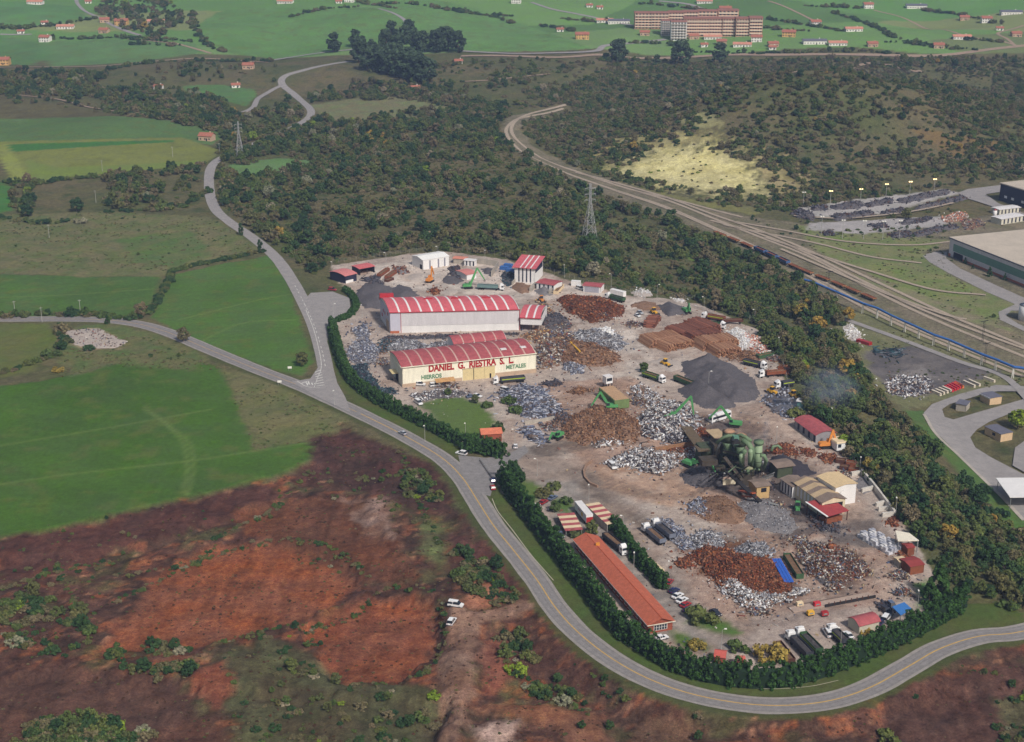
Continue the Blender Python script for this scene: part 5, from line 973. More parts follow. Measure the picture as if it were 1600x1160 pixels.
for x in (0.3, Lc - 0.5):
    for y in (0.3, 5, 10.4): MB().box(x, x + 0.25, y, y + 0.25, -0.3, 3.6 + y * 0.1).build('post', rust_d, cn)
MB().box(1, Lc - 2, 1.0, 5, -0.2, 1.8).build('hopper', rust, cn)
shed('plant_shed', 'brown-roofed shed with white slotted wall next to the shredder', (1219, 766), (1237, 779), 7, 4.6, 0.7, white_w, brown_roof, slots=4); shed('plant_hut', 'brown-roofed control hut above the dark heap behind the shredder', (1214, 748), (1238, 744.5), 6, 4.6, 0.5, green_d, brown_roof, over=0.8)
hu, Lh = shed('picking_cabin', 'raised picking cabin with brown roof and orange end', (1181, 781), (1202, 778), 6, 5.0, 0.5, mat('cabin_cream', (196, 164, 116), 0.8, 0.2), brown_roof, over=0.5); MB().box(Lh + 0.02, Lh + 0.12, 0.3, 5.7, 1.5, 4.6).build('end_panel', mat('orange_panel', (186, 96, 54), 0.8, 0.2), hu); MB().box(Lh * .35, Lh * .75, -0.06, 0.05, 2.6, 4.2).build('window', dark_in, hu)
bk = wall_run('bunker_wall', 'long white concrete bunker wall along the bank', [(1346, 741), (1366, 765), (1397, 806)], 2.2, 0.8, mat('pale_concrete', (204, 198, 190), 0.85, 0.18, 0.5))
for k_, (a, b) in enumerate((((1330, 744), (1346, 741)), ((1346, 770), (1366, 765)), ((1368, 792), (1384, 788)), ((1372, 799), (1390, 797)), ((1378, 808), (1397, 806)))): wall_run('bunker_divider', ['first', 'second', 'third', 'fourth', 'fifth'][k_] + ' short dividing wall from the upper end of the bunkers', [a, b], 1.6, 0.9, MATS['pale_concrete'], group='dividers of the concrete bunkers')
def canopy(name, label, cs, h, m, D=None, pm=steel_g):
    pts = G(np.array([c[0] for c in cs], float), np.array([c[1] for c in cs], float), h); z = H(pts[0][0], pts[0][1]); o = empty(name, (pts[0][0], pts[0][1], z), 0, label, 'canopy')
    l = [(p[0] - pts[0][0], p[1] - pts[0][1]) for p in pts]
    MB().hexa([(x, y, h - 0.3) for x, y in l], [(x, y, h) for x, y in l]).build('roof', m, o)
    cxm, cym = sum(x for x, y in l) / 4, sum(y for x, y in l) / 4
    for x, y in l: MB().tube([(x * 0.9 + cxm * 0.1, y * 0.9 + cym * 0.1, -0.4), (x * 0.9 + cxm * 0.1, y * 0.9 + cym * 0.1, h - 0.3)], 0.14, 6).build('post', pm, o)
    return o
canopy('sheet_canopy', 'white flat canopy on posts beside the bale stack', [(1403, 845), (1436, 844.5), (1421, 833), (1399, 829)], 4.5, mat('canopy_white', (232, 224, 206), 0.6, 0.08)); canopy('sheet_canopy', 'bright blue flat canopy behind the conifer hedge', [(1407, 961), (1425, 951.5), (1413, 941), (1394, 948)], 3.6, mat('canopy_blue', (64, 122, 190), 0.6, 0.1)); canopy('fuel_canopy', 'white forecourt canopy at the right edge', [(1578, 777), (1640, 777), (1620, 747), (1556, 747)], 5.5, white_w)
shed('red_shed', 'dark red lean-to shed beside the tall conifer', (1421, 899), (1443, 895), 6, 3.0, 0.5, rust, mat('dull_red_sheet', (144, 62, 60), 0.8, 0.2), over=0.2); shed('red_hut', 'small dark red hut below the white canopy', (1417, 869), (1428, 867), 3.5, 2.8, 0.4, rust, MATS['dull_red_sheet'], over=0.2); shed('cream_hut', 'small cream-roofed hut beside the dark red shed', (1405, 889), (1417, 887), 3.5, 2.4, 0.3, concrete, crm, over=0.2)
shed('red_cabin', 'cream cabin with bowed red roof behind the hedge curve', (1324.5, 979), (1341.5, 991.5), 7.5, 3.0, 1.0, mat('cabin_stone', (196, 190, 172), 0.85, 0.12), red_old, ridge='y', curve=True, over=0.35)
shed('kiosk', 'small terracotta-roofed kiosk behind the hedge, the larger one', (1116, 1038), (1132, 1040), 4, 2.6, 0.9, brick_r, mat('kiosk_red', (188, 92, 82), 0.8, 0.2), over=0.3); shed('kiosk', 'small terracotta-roofed kiosk behind the hedge, the smaller one', (1151, 1045), (1163, 1045), 3, 2.4, 0.8, brick_r, MATS['kiosk_red'], over=0.3)
shed('white_hut', 'little white-roofed hut with teal door near the smoke', (1245, 638), (1258, 640), 3.5, 3.2, 0.3, mat('teal_wall', (92, 150, 140), 0.7, 0.15), skyl, over=0.5)
# --- estate buildings to the right
gw, L = place('industrial_hall', 'huge tan-roofed hall with white and green banded wall', 'warehouse', (1482, 399.5), (1720, 497)); D = 62; h = 11; walls(gw, L, D, h, grey_w, 0.0); MB().box(-0.5, L + 0.5, -0.5, D + 0.5, h, h + 0.5).build('roof', tan_flat, gw); MB().box(-0.7, L + .7, -0.7, -0.5, h - 0.3, h + 0.3).build('gutter', grey_roof, gw)
MB().box(4, L, -0.12, 0.02, 3.9, 8.3).build('green_band', green_c, gw); MB().box(12, L, -0.14, 0.02, -0.4, 1.2).build('brick_plinth', brick_o, gw); MB().box(5, 14, -0.2, 0.05, -0.3, 3.5).build('door', dark_in, gw); MB().box(-0.1, 2, -0.16, 0.02, -0.4, 1.6).build('brick_pier', brick_o, gw)
bw_, L = place('dark_hall', 'dark navy-walled hall with pale roof edge at the right border', 'warehouse', (1561, 312), (1690, 352)); walls(bw_, L, 40, 11.5, navy, 0.0); MB().box(-0.6, L + 0.6, -0.6, 40.6, 11.5, 12.2).build('roof', tan_flat, bw_)
for x in (5, 12, 22): MB().box(x, x + 2.6, -0.1, 0.1, 2.5, 4.2).build('window', mat('window_white', (232, 232, 236), 0.5, 0.05), bw_)  # plain white window panels without emission
shed('white_roof_shed', 'low white-roofed shed in front of the other by the dark hall', (1564, 352), (1600, 346), 9, 3.8, 0.3, mat('office_cream', (206, 202, 186), 0.8, 0.1), skyl, slots=6); shed('white_roof_shed', 'low white-roofed shed just below the dark hall', (1561, 336), (1594, 332), 8, 3.4, 0.3, MATS['office_cream'], skyl, slots=6)
si = empty('storage_silo', P(1554, 339), 0, 'small white silo with red cap by the white-roofed sheds', 'silo'); MB().tube([(0, 0, -0.3), (0, 0, 4.5)], 1.3, 12).build('tank', white_w, si, True); MB().tube([(0, 0, 4.5), (0, 0, 5.4)], 1.35, 12, 0.4).build('cap', red_old, si, True)
tk = empty('storage_tank', P(1606, 500), 0, 'white cylindrical tank cut by the right border', 'tank'); MB().tube([(0, 0, -0.3), (0, 0, 8)], 5, 20).build('tank', white_w, tk, True); MB().tube([(0, 0, 8), (0, 0, 8.6)], 5.05, 20, 1).build('lid', grey_w, tk, True)
fh, L = shed('flat_house', 'beige single-storey house with grey flat roof by the estate road', (1538, 677), (1563, 689.5), 6.3, 3.0, 0.1, beige_w, grey_roof, over=0.25); MB().box(L * 0.48, L * 0.66, -0.06, 0.05, 1.0, 2.2).build('window', dark_in, fh)
fh, L = shed('flat_house', 'small grey-roofed house with white fascia on the traffic island', (1531, 625), (1546, 632.5), 6.5, 3.0, 0.1, beige_w, grey_roof, over=0.3); MB().box(-0.3, L + 0.3, -0.4, -0.31, 2.6, 3.2).build('fascia', white_w, fh)
shed('flat_house', 'dark-roofed low house among trees on the traffic island', (1493, 640), (1509, 643), 6, 2.8, 0.1, concrete, grey_roof, over=0.3)
# --- houses on the far hillsides
def house_proto(L, D, h, rise, wm, rm, nw):
    o = empty('house'); walls(o, L, D, h, wm, rise, 'x'); r = gable_roof(o, L, D, h, rise, rm, 0.6); MB().box(L * .7, L * .7 + 0.8, D * .55, D * .55 + .8, h + rise * 0.4, h + rise + 1.0).build('chimney', wm, r)
    for f in range(int(h // 2.7)):
        for k in range(nw):
            x = L * (k + 0.5) / nw - 0.55; MB().box(x, x + 1.1, -0.08, 0.05, 0.9 + 2.7 * f, 2.2 + 2.7 * f).build('window', glass, o)
    MB().box(L * 0.5 + 0.9, L * 0.5 + 2, -0.1, 0.05, 0, 2.1).build('door', dark_in, o); return o
tile_f = mat('far_tiles', (166, 106, 88), 0.85, 0.2, 0.5); tile_p = mat('far_tiles_pale', (200, 138, 118), 0.85, 0.2, 0.5); och = mat('ochre_wall', (214, 172, 112), 0.8, 0.1); wf = mat('far_white_wall', (236, 232, 226), 0.8, 0.06)
HP = {'w': house_proto(12, 9, 5.6, 2.2, wf, tile_f, 4), 'l': house_proto(20, 9, 3.4, 1.8, wf, tile_p, 6), 's': house_proto(8, 6, 3.0, 1.5, wf, tile_f, 2), 'o': house_proto(15, 10, 5.6, 2.2, och, tile_f, 5), 'b': house_proto(11, 8, 4, 2, mat('farm_stone', (198, 168, 144), 0.85, 0.12), tile_f, 3), 'g': house_proto(26, 10, 4.2, 1.6, wf, grey_roof, 8)}
for k, px, py, a, lb in [('o', 0, 102, 0.05, 'ochre two-storey house with red roof at the left edge'), ('w', 69, 66, -0.05, 'white farmhouse with dark red roof in the upper left meadow'), ('s', 35, 53, 0, 'small white house beside the meadow lane'), ('l', 96, 46, 0.1, 'long white house with several gables above the lane'), ('b', 162, 52, -0.1, 'pinkish house among trees on the upper left'), ('o', 187, 40, -0.15, 'big house with hipped red roof on the upper left'), ('l', 49, 7, 0.05, 'long white farmhouse at the top left border'), ('s', 140, 6, 0, 'small white house by the top left road'), ('l', 238, 38, 0, 'long low red-roofed barn at the wood edge'), ('b', 164, 36, 0.2, 'little house beside the hillside road'), ('s', 72, 39, 0.1, 'tiny white shed in the upper left meadow'),
    ('s', 372, 138, 0.1, 'small white cottage with red roof above the side road'), ('b', 388, 108, -0.1, 'ochre house beside the distant embankment'), ('b', 322, 220, -0.2, 'isolated red-roofed barn at the hay field'), ('s', 250, 140, 0, 'tiny white hut below the left wood'), ('s', 532, 6, 0.1, 'white house near the top border beside red roofs'), ('w', 545, 4, 0, 'red-roofed house near the top border'), ('l', 440, 6, 0, 'white houses at the top border above the green hill'), ('s', 720, 100, 0.1, 'white shed beside the grove'), ('s', 653, 142, 0.2, 'lone hut in the scrub below the grove'),
    ('w', 806, 6, 0, 'white house at the top border left of the flats'), ('s', 924, 12, 0.1, 'white house on the slope above the barn'), ('s', 940, 15, 0, 'second white house on the slope above the barn'), ('g', 958, 38, -0.12, 'long barn with grey roof below the flats'), ('l', 940, 36, -0.1, 'red-roofed part of the long barn'), ('o', 908, 62, -0.1, 'red hipped farmhouse in the meadow'), ('s', 878, 50, 0, 'small red-roofed outbuilding by a hedge'), ('b', 1008, 56, 0, 'small house below the flats by the road'), ('b', 1086, 62, 0, 'red-roofed house in front of the brick flats'), ('l', 1108, 62, -0.05, 'cream row house in front of the brick flats'), ('b', 1128, 70, 0, 'brownish house below the brick flats'), ('s', 1104, 74, 0, 'white bungalow below the flats'), ('l', 1154, 74, -0.1, 'long house with pale roof below the flats'), ('w', 1182, 66, 0, 'bright white house right of the flats'), ('o', 1132, 20, -0.05, 'large pink house behind the flats'), ('l', 1096, 6, -0.1, 'white house at the top border behind the flats'), ('s', 1210, 78, 0, 'pinkish cottage on the right of the flats'),
    ('o', 1230, 58, -0.1, 'red-roofed house above the grey barn'), ('g', 1264, 70, -0.1, 'long grey barn with white front'), ('l', 1304, 72, -0.15, 'red and white house at the end of the grey barn'), ('b', 1210, 74, 0, 'tan house left of the grey barn'), ('l', 1330, 50, -0.05, 'white and red farm behind a row of trees'), ('w', 1276, 42, 0, 'white house among trees on the slope'), ('b', 1365, 74, 0, 'orange house beside the distant embankment'), ('w', 1358, 14, 0, 'white house with red roof at the top right'), ('g', 1424, 14, 0, 'long farm building at the top right border'), ('l', 1498, 62, -0.08, 'cream house alone in the right meadow'), ('b', 1468, 76, 0, 'brick house beside the distant embankment'), ('b', 1508, 32, 0, 'red-roofed house on the right slope'), ('w', 1542, 36, -0.1, 'white gabled house on the right slope'), ('g', 1572, 24, 0, 'pale barns near the top right corner'), ('s', 1565, 48, 0, 'white cottage beside the right lane'), ('b', 1590, 58, 0, 'brick house at the right border')]:
    p = P(px, py); s = HP[k]; o = put(s, p, a + (random.random() - 0.5) * 0.3, lb, 'houses on the far hillsides'); o['category'] = 'house'; o.location.x -= 6
# --- brick flats
bfl = mat('flats_brick', (192, 150, 126), 0.85, 0.1, 0.3); bal = mat('balcony_white', (226, 206, 186), 0.8, 0.1); rfl = mat('flats_roof', (150, 104, 92), 0.85, 0.15)
def block_proto(L, D, n, wm, m2):
    o = empty('apartment_block'); h = 3.0 * n; walls(o, L, D, h, wm, 0.0); MB().box(-0.6, L + 0.6, -0.6, D + 0.6, h, h + 0.9, 0.4).build('roof', rfl, o); b0 = w0 = None
    for f in range(n):
        if b0 is None: b0 = MB().box(0.6, L - 0.6, -1.2, 0.1, 0, 0.95).build('balcony', m2, o); q = b0
        else: q = b0.copy(); C.objects.link(q)
        q.location = (0, 0, 3 * f + 2.4 if f < n - 1 else 3 * f + 0.0)
        for k in range(5):
            if w0 is None: w0 = MB().box(0, L * 0.1, -0.1, 0.1, 0, 1.5).build('window', glass, o); q = w0
            else: q = w0.copy(); C.objects.link(q)
            q.location = (L * (0.07 + 0.19 * k), 0, 3 * f + 0.85)
    return o
bp_ = block_proto(17, 14, 6, bfl, bal); wp_ = block_proto(17, 14, 7, white_w, concrete)
n_ = ['first', 'second', 'third', 'fourth', 'fifth', 'sixth']
for i, (px, py, s) in enumerate([(991, 46, 1.25), (1017, 46, 1.25), (1044, 45, 1.1), (1066, 44, 1.1), (1090, 43, 1.35), (1121, 42, 1.45)]): p = P(px, py); o = put(bp_, p, -0.04, '%s brick apartment block from the left in the back row' % n_[i], 'brick apartment blocks', None); o.scale = (s, 1, 1.05); o['category'] = 'apartment block'
for i, (px, py, s) in enumerate([(1068, 58, 0.9), (1086, 58, 0.95), (1107, 58, 0.98), (1128, 58, 0.98), (1149, 58, 0.98), (1170, 57, 0.9)]): p = P(px, py); o = put(bp_, p, -0.02, '%s brick apartment block from the left in the front row' % n_[i], 'brick apartment blocks', None); o.scale = (s, 1, 1.15); o['category'] = 'apartment block'
o = put(wp_, P(1048, 64), -0.03, 'white apartment block in front of the brick flats'); o['category'] = 'apartment block'; o.scale = (1.05, 1, 1.0); o = put(wp_, P(1033, 56), -0.03, 'narrow grey-white block left of the white flats'); o['category'] = 'apartment block'; o.scale = (0.65, 1, 0.8)
# ------------------------------------------------------------------ pylons, lamps, masts, pipe bridge
pyl_m = mat('pylon_steel', (186, 186, 190), 0.5, 0.1)
def pylon(label, px, py, hgt):
    p = P(px, py); o = empty('electricity_pylon', p, 0.35, label, 'pylon'); w0 = hgt * 0.11; lv = [0, 0.17, 0.33, 0.48, 0.6, 0.7, 0.79, 0.88, 1.0]; wd = [w0 * (1 - 0.86 * min(1, t / 0.72)) if t < 0.72 else w0 * 0.14 for t in lv]
    for sx, sy in ((1, 1), (1, -1), (-1, -1), (-1, 1)): MB().tube([(sx * w, sy * w, t * hgt - (0.5 if t == 0 else 0)) for t, w in zip(lv, wd)], 0.13, 4, 0.07).build('leg', pyl_m, o)
    b = MB(); cs = [(1, 1), (1, -1), (-1, -1), (-1, 1)]
    for i in range(len(lv) - 1):
        for k in range(4):
            a, c = cs[k], cs[(k + 1) % 4]
            b.tube([(a[0] * wd[i], a[1] * wd[i], lv[i] * hgt), (c[0] * wd[i + 1], c[1] * wd[i + 1], lv[i + 1] * hgt)], 0.07, 4); b.tube([(c[0] * wd[i], c[1] * wd[i], lv[i] * hgt), (a[0] * wd[i + 1], a[1] * wd[i + 1], lv[i + 1] * hgt)], 0.07, 4); b.tube([(a[0] * wd[i + 1], a[1] * wd[i + 1], lv[i + 1] * hgt), (c[0] * wd[i + 1], c[1] * wd[i + 1], lv[i + 1] * hgt)], 0.06, 4)
    b.build('lattice', pyl_m, o)
    for t in (0.72, 0.82, 0.92):
        a = MB(); z = t * hgt; r = hgt * 0.1
        for s in (-1, 1): a.tube([(s * 0.3, 0, z - 0.5), (s * r, 0, z)], 0.07, 4); a.tube([(s * 0.3, 0, z + 0.6), (s * r, 0, z)], 0.07, 4); a.tube([(s * r, 0, z), (s * r, 0, z - 1.4)], 0.08, 5)
        a.build('cross_arm', pyl_m, o)
pylon('large lattice electricity pylon in the scrub behind the yard', 921, 375, 34); pylon('lattice electricity pylon by the pasture near the side road', 375, 246, 27)
lamp_w = mat('lamp_head', (232, 230, 224), 0.4, 0.05); pole_m = mat('lamp_pole', (170, 168, 166), 0.6, 0.1)
lp = empty('street_lamp'); lp['category'] = 'lamp post'
MB().tube([(0, 0, -0.5), (0, 0, 6.6)], 0.09, 6, 0.06).build('pole', pole_m, lp); MB().tube([(0, 0, 6.5), (0.25, 0, 6.95), (0.9, 0, 7.05)], 0.05, 5).build('arm', pole_m, lp); MB().box(0.55, 1.35, -0.24, 0.24, 6.98, 7.2, 0.05).build('lamp_head', lamp_w, lp); MB().tube([(0, 0, -0.3), (0, 0, 0.5)], 0.16, 6).build('base', pole_m, lp)
for px, py, lb in [(519, 428, 'at the far corner of the yard beside the dark shed'), (603.5, 414, 'at the back fence left of the white shed'), (684.5, 404, 'behind the white shed'), (757.6, 411, 'behind the concrete bay'), (566, 497, 'in the hedge by the left gable of the grey warehouse'), (521, 496, 'at the edge of the lay-by'), (881.7, 433, 'behind the low red shed'), (955, 448, 'behind the tanker lorry'), (1026.6, 465, 'at the back fence by the gravel heap'), (1100, 484, 'above the two tippers at the back fence'), (1179, 504, 'above the white bags at the bank'), (1216, 551, 'at the bank beside the red and white waste'), (1107, 604, 'standing on the big dark heap'), (898.5, 536, 'rising from the mixed scrap between the warehouses'), (1298, 662, 'in the smoke behind the long shed'), (1343, 740, 'at the upper end of the concrete bunkers'), (1311, 796, 'in front of the red canopy'), (1399, 808, 'at the lower end of the concrete bunkers'), (1432, 874, 'next to the white canopy'), (920, 784, 'behind the lorry trailer'), (974, 835, 'at the hedge by the tipper pair'), (990, 896, 'beside the loaded lorry at the office'), (1044, 910, 'at the start of the parked car row'), (1127, 1016, 'on the grass island near the hedge curve'), (1433, 957, 'behind the blue canopy'), (664, 690, 'on the verge before the hedge'), (727.5, 686, 'between the hedge end and the lawn'), (773, 653, 'at the lawn corner beside the drive'), (804.5, 697, 'on the drive above the white car'), (839.5, 744, 'in the middle of the entrance drive'), (793, 757, 'just inside the gate'), (523, 634, 'on the road junction'), (1213, 692, 'beside the shredder'), (1313, 1014, 'in the row of parked vans')]:
    p = P(px, py); put(lp, p, random.choice([0, 1.5, 3.1, 4.5]), 'lamp post ' + lb, 'lamp posts of the yard')
def mast(px, py, h, lit, lb, grp):
    o = empty('light_mast', P(px, py), 0, lb, 'light mast', grp); MB().tube([(0, 0, -0.4), (0, 0, h)], 0.2, 6, 0.11).build('pole', pole_m, o)
    MB().box(-1.2, 1.2, -0.15, 0.15, h, h + 0.2).build('crossbar', pole_m, o)
    for x in (-0.75, 0.75): MB().hexa([(x - 0.45, -0.4, h + 0.1), (x + 0.45, -0.4, h + 0.1), (x + 0.45, 0.1, h + 0.1), (x - 0.45, 0.1, h + 0.1)], [(x - 0.45, -0.25, h + 0.75), (x + 0.45, -0.25, h + 0.75), (x + 0.45, 0.2, h + 0.75), (x - 0.45, 0.2, h + 0.75)]).build('floodlight', mat('lit_lamp', (255, 222, 160), 0.4, 0.0, emit=2.6) if lit else lamp_w, o)
for i, (x, y) in enumerate([(1255, 323), (1297, 321), (1344, 318), (1384, 310), (1421, 306), (1459, 302)]): mast(x, y, 9.6, i > 0, '%s light mast from the left in the row with lit lamps' % n_[i], 'light masts above the wagon siding')
for i, (x, y) in enumerate([(1283, 367), (1316, 373), (1349, 374), (1379, 375), (1405, 374)]): mast(x, y, 11.5, False, '%s plain light mast from the left below the scrap siding' % n_[i], 'plain light masts by the siding')
# --- blue pipe bridge
pts = [(1256, 452), (1267.5, 455), (1307, 472), (1347.5, 490), (1370, 497.5), (1391.5, 509), (1413, 519), (1434.6, 529), (1458, 540), (1481.7, 548), (1506, 559), (1533, 571), (1554.6, 579), (1582, 591), (1620, 596), (1680, 598)]
g = GP(pts); pb = empty('pipe_bridge', (g[0][0], g[0][1], H(g[0][0], g[0][1])), 0, 'long blue pipe bridge on white posts beside the railway', 'pipe bridge'); o0 = pb.location; ZT = 5.6
loc = [Vector((a[0] - o0.x, a[1] - o0.y, H(a[0], a[1]) - o0.z)) for a in g]
for dy in (-0.5, 0.5): MB().tube([v + Vector((0, dy, ZT)) for v in loc], 0.42, 6).build('pipe', blue_p, pb)
MB().tube([v + Vector((0, 0, ZT - 0.5)) for v in loc], 0.3, 4).build('girder', mat('blue_dark', (52, 84, 140), 0.6, 0.15), pb)
for v in loc[1:]: b = MB().tube([v + Vector((-0.45, 0, -0.5)), v + Vector((-0.15, 0, ZT - 0.5))], 0.22, 5).tube([v + Vector((0.45, 0, -0.5)), v + Vector((0.15, 0, ZT - 0.5))], 0.22, 5); b.build('post', lamp_w, pb)
for px, py in ((1538, 556), (1294, 440), (1535, 520)):
    p = P(px, py + 14); o = empty('catenary_mast', p, 0.5, 'dark lattice railway mast beside the tracks at pixel row %d' % 0, 'mast'); o['label'] = {1538: 'dark lattice mast beside the pipe bridge', 1294: 'dark lattice mast behind the orange wagons', 1535: 'dark lattice mast out on the sidings'}[px]
    b = MB()
    for s in (-0.5, 0.5): b.tube([(s, 0, -0.4), (s, 0, 11)], 0.09, 4)
    for k in range(8): b.tube([(-0.5, 0, k * 1.35), (0.5, 0, (k + 1) * 1.35)], 0.06, 4)
    b.build('lattice', black_m, o); MB().box(-2.5, 2.5, -0.1, 0.1, 10.6, 10.9).build('cross_arm', black_m, o)
# --- freight wagons on the line next to the bank
orange_w = mat('wagon_orange', (160, 112, 72), 0.85, 0.3, 0.5); blue_w = mat('wagon_blue', (70, 96, 140), 0.8, 0.25, 0.5)
def wagon(m, hi):
    o = empty('freight_wagon'); MB().box(0, 11.4, -1.4, 1.4, 0.9, 1.15).build('frame', black_m, o)
    b = MB().box(0.1, 11.3, -1.4, -1.28, 1.15, 1.15 + hi).box(0.1, 11.3, 1.28, 1.4, 1.15, 1.15 + hi).box(0.1, 0.22, -1.27, 1.27, 1.15, 1.15 + hi).box(11.18, 11.3, -1.27, 1.27, 1.15, 1.15 + hi); b.build('body', m, o); MB().box(0.3, 11.1, -1.2, 1.2, 1.16, 1.16 + hi * 0.6).build('load', rust, o)
    for x in (1.4, 3.0, 8.4, 10.0):
        for s in (-0.8, 0.65): MB().tube([(x, s, 0.45), (x, s + 0.15, 0.45)], 0.45, 10).build('wheel', black_m, o)
    o['category'] = 'wagon'; return o
WO, WBl = wagon(orange_w, 0.5), wagon(blue_w, 1.5)
wl_ = smooth_line(GP([(1117, 366), (1180, 392), (1250, 424), (1300, 444), (1372, 474)]), 12.2)
for i in range(len(wl_) - 1): a, b = wl_[i], wl_[i + 1]; put(WBl if 2 < i < 6 else WO, (a[0], a[1], H(*a) + 0.42), heading(a, b), (n_ + ['seventh', 'eighth', 'ninth', 'tenth', 'eleventh', 'twelfth', 'thirteenth', 'fourteenth', 'fifteenth', 'sixteenth', 'seventeenth', 'eighteenth'])[i] + ' wagon from the far end of the train, ' + ('blue' if 2 < i < 6 else 'orange') + ' and open', 'blue open wagons in the train' if 2 < i < 6 else 'orange open wagons in the train')
# --- boundary fence posts of the yard along the back
fo = empty('back_fence', P(640, 398), 0, 'thin mesh fence along the back of the yard', 'fence'); fl = smooth_line(GP([(520, 412), (640, 395), (700, 391), (790, 402), (890, 435), (985, 458), (1085, 468), (1185, 510), (1220, 560), (1244, 636), (1306, 688), (1340, 732)]), 3.2)
bpos = fo.location; pm_ = MB().tube([(0, 0, -0.3), (0, 0, 2.3)], 0.05, 4); first = None
for x, y in fl:
    if first is None: first = pm_.build('post', concrete, fo); q = first
    else: q = first.copy(); C.objects.link(q)
    q.location = (x - bpos.x, y - bpos.y, H(x, y) - bpos.z)
for z in (0.7, 1.4, 2.15): MB().tube([(x - bpos.x, y - bpos.y, H(x, y) - bpos.z + z) for x, y in fl], 0.025, 3).build('wire', steel_g, fo)
# road gate rail and small signs
gr = GP([(749, 720), (771, 752)]); a, b = gr; go_ = empty('sliding_gate', (a[0], a[1], H(a[0], a[1])), heading(a, b), 'long low sliding gate across the yard entrance', 'gate'); Lg = float(np.linalg.norm((b - a)[:2])); MB().box(0, Lg, -0.05, 0.05, 0.1, 0.25).build('bottom_rail', black_m, go_); MB().box(0, Lg, -0.05, 0.05, 1.2, 1.32).build('top_rail', steel_g, go_); bar = None
for k in range(int(Lg / 0.8)):
    if bar is None: bar = MB().box(0, 0.06, -0.03, 0.03, 0.25, 1.2).build('bar', black_m, go_); q = bar
    else: q = bar.copy(); C.objects.link(q)
    q.location = (k * 0.8, 0, 0)
for px, py, lb in [(453, 580, 'white road sign on posts at the junction corner'), (437, 602, 'small white road sign on the verge')]:
    o = empty('road_sign', P(px, py), 0.1, lb, 'sign'); MB().tube([(-0.5, 0, -0.3), (-0.5, 0, 2)], 0.05, 5).build('post', pole_m, o); MB().tube([(0.5, 0, -0.3), (0.5, 0, 2)], 0.05, 5).build('post', pole_m, o); MB().box(-0.9, 0.9, -0.08, -0.03, 1.2, 2.2).build('panel', lamp_w, o)
tp = empty('timber_pole', P(1452, 936), 0, 'thick leaning timber pole beside the conifers', 'pole'); MB().tube([(0, 0, -0.5), (1.2, 0.5, 10)], 0.3, 8, 0.18).build('pole', bark, tp); MB().box(0.2, 2.0, 0.3, 0.5, 9, 9.25).build('cross_arm', bark, tp)
for px, py in ((77, 371), (150, 316), (225, 176), (126, 492), (66, 504), (24, 494), (270, 246), (160, 268), (343, 240)):
    o = empty('telegraph_pole', P(px, py), random.random(), {77: 'pale telegraph pole in the rough pasture', 150: 'telegraph pole above the rough pasture', 225: 'telegraph pole below the left wood', 126: 'lamp pole beside the country road', 66: 'telegraph pole beside the country road', 24: 'thin pole in the left field edge', 270: 'thin pole in the hay field', 160: 'thin pole at the hay field edge', 343: 'thin pole beside the red-roofed barn'}[px], 'pole'); MB().tube([(0, 0, -0.4), (0, 0, 8)], 0.16, 6, 0.1).build('pole', pole_m, o); MB().box(-0.8, 0.8, -0.06, 0.06, 7.4, 7.55).build('cross_arm', pole_m, o)
# weighbridge
wgt, L = place('weighbridge', 'long narrow steel weighbridge deck with kerb rails', 'weighbridge', (1240, 958), (1366, 934)); MB().box(0, L, 0, 3.2, -0.2, 0.35).build('deck', mat('worn_deck', (170, 150, 138), 0.9, 0.2, 0.6), wgt); MB().box(L * .38, L + 0.3, -0.35, 0.0, -0.2, 0.9).build('kerb_rail', black_m, wgt); MB().box(0, L * .8, 3.2, 3.5, -0.2, 0.6).build('kerb_rail', mat('dark_concrete', (112, 98, 92), 0.9, 0.2), wgt)
for x in range(8): MB().box(L * (0.42 + 0.07 * x), L * (0.42 + 0.07 * x) + 0.2, -0.4, -0.2, 0.5, 1.5).build('post', rust_d, wgt)
# ------------------------------------------------------------------ vehicles
tyre = mat('tyre', (34, 33, 34), 0.9, 0.2); rimm = mat('wheel_rim', (150, 150, 154), 0.5, 0.1, metal=0.4); carglass = mat('car_glass', (40, 46, 56), 0.15, 0.1, 1.0, spec=0.7); lens = mat('headlight_lens', (214, 214, 206), 0.2, 0.05); redl = mat('tail_light', (150, 30, 30), 0.3, 0.05)
def paint(nm, c): return mat('paint_' + nm, c, 0.35, 0.06, 1.0, spec=0.5)
PT = {'white': paint('white', (232, 232, 234)), 'silver': paint('silver', (176, 180, 188)), 'red': paint('red', (164, 40, 42)), 'navy': paint('navy', (40, 48, 92)), 'slate': paint('slate', (96, 110, 136)), 'green': paint('green', (60, 110, 84)), 'dark': paint('dark', (52, 52, 62))}
def wheel(root, x, y, r, w, sub=True):
    b = MB().tube([(x, y - w / 2, r), (x, y + w / 2, r)], r, 12).build('wheel', tyre, root)
    if sub: s = 1 if y > 0 else -1; MB().tube([(x, y + s * (w / 2 - 0.02), r), (x, y + s * (w / 2 + 0.02), r)], r * 0.6, 10).build('rim', rimm, b)
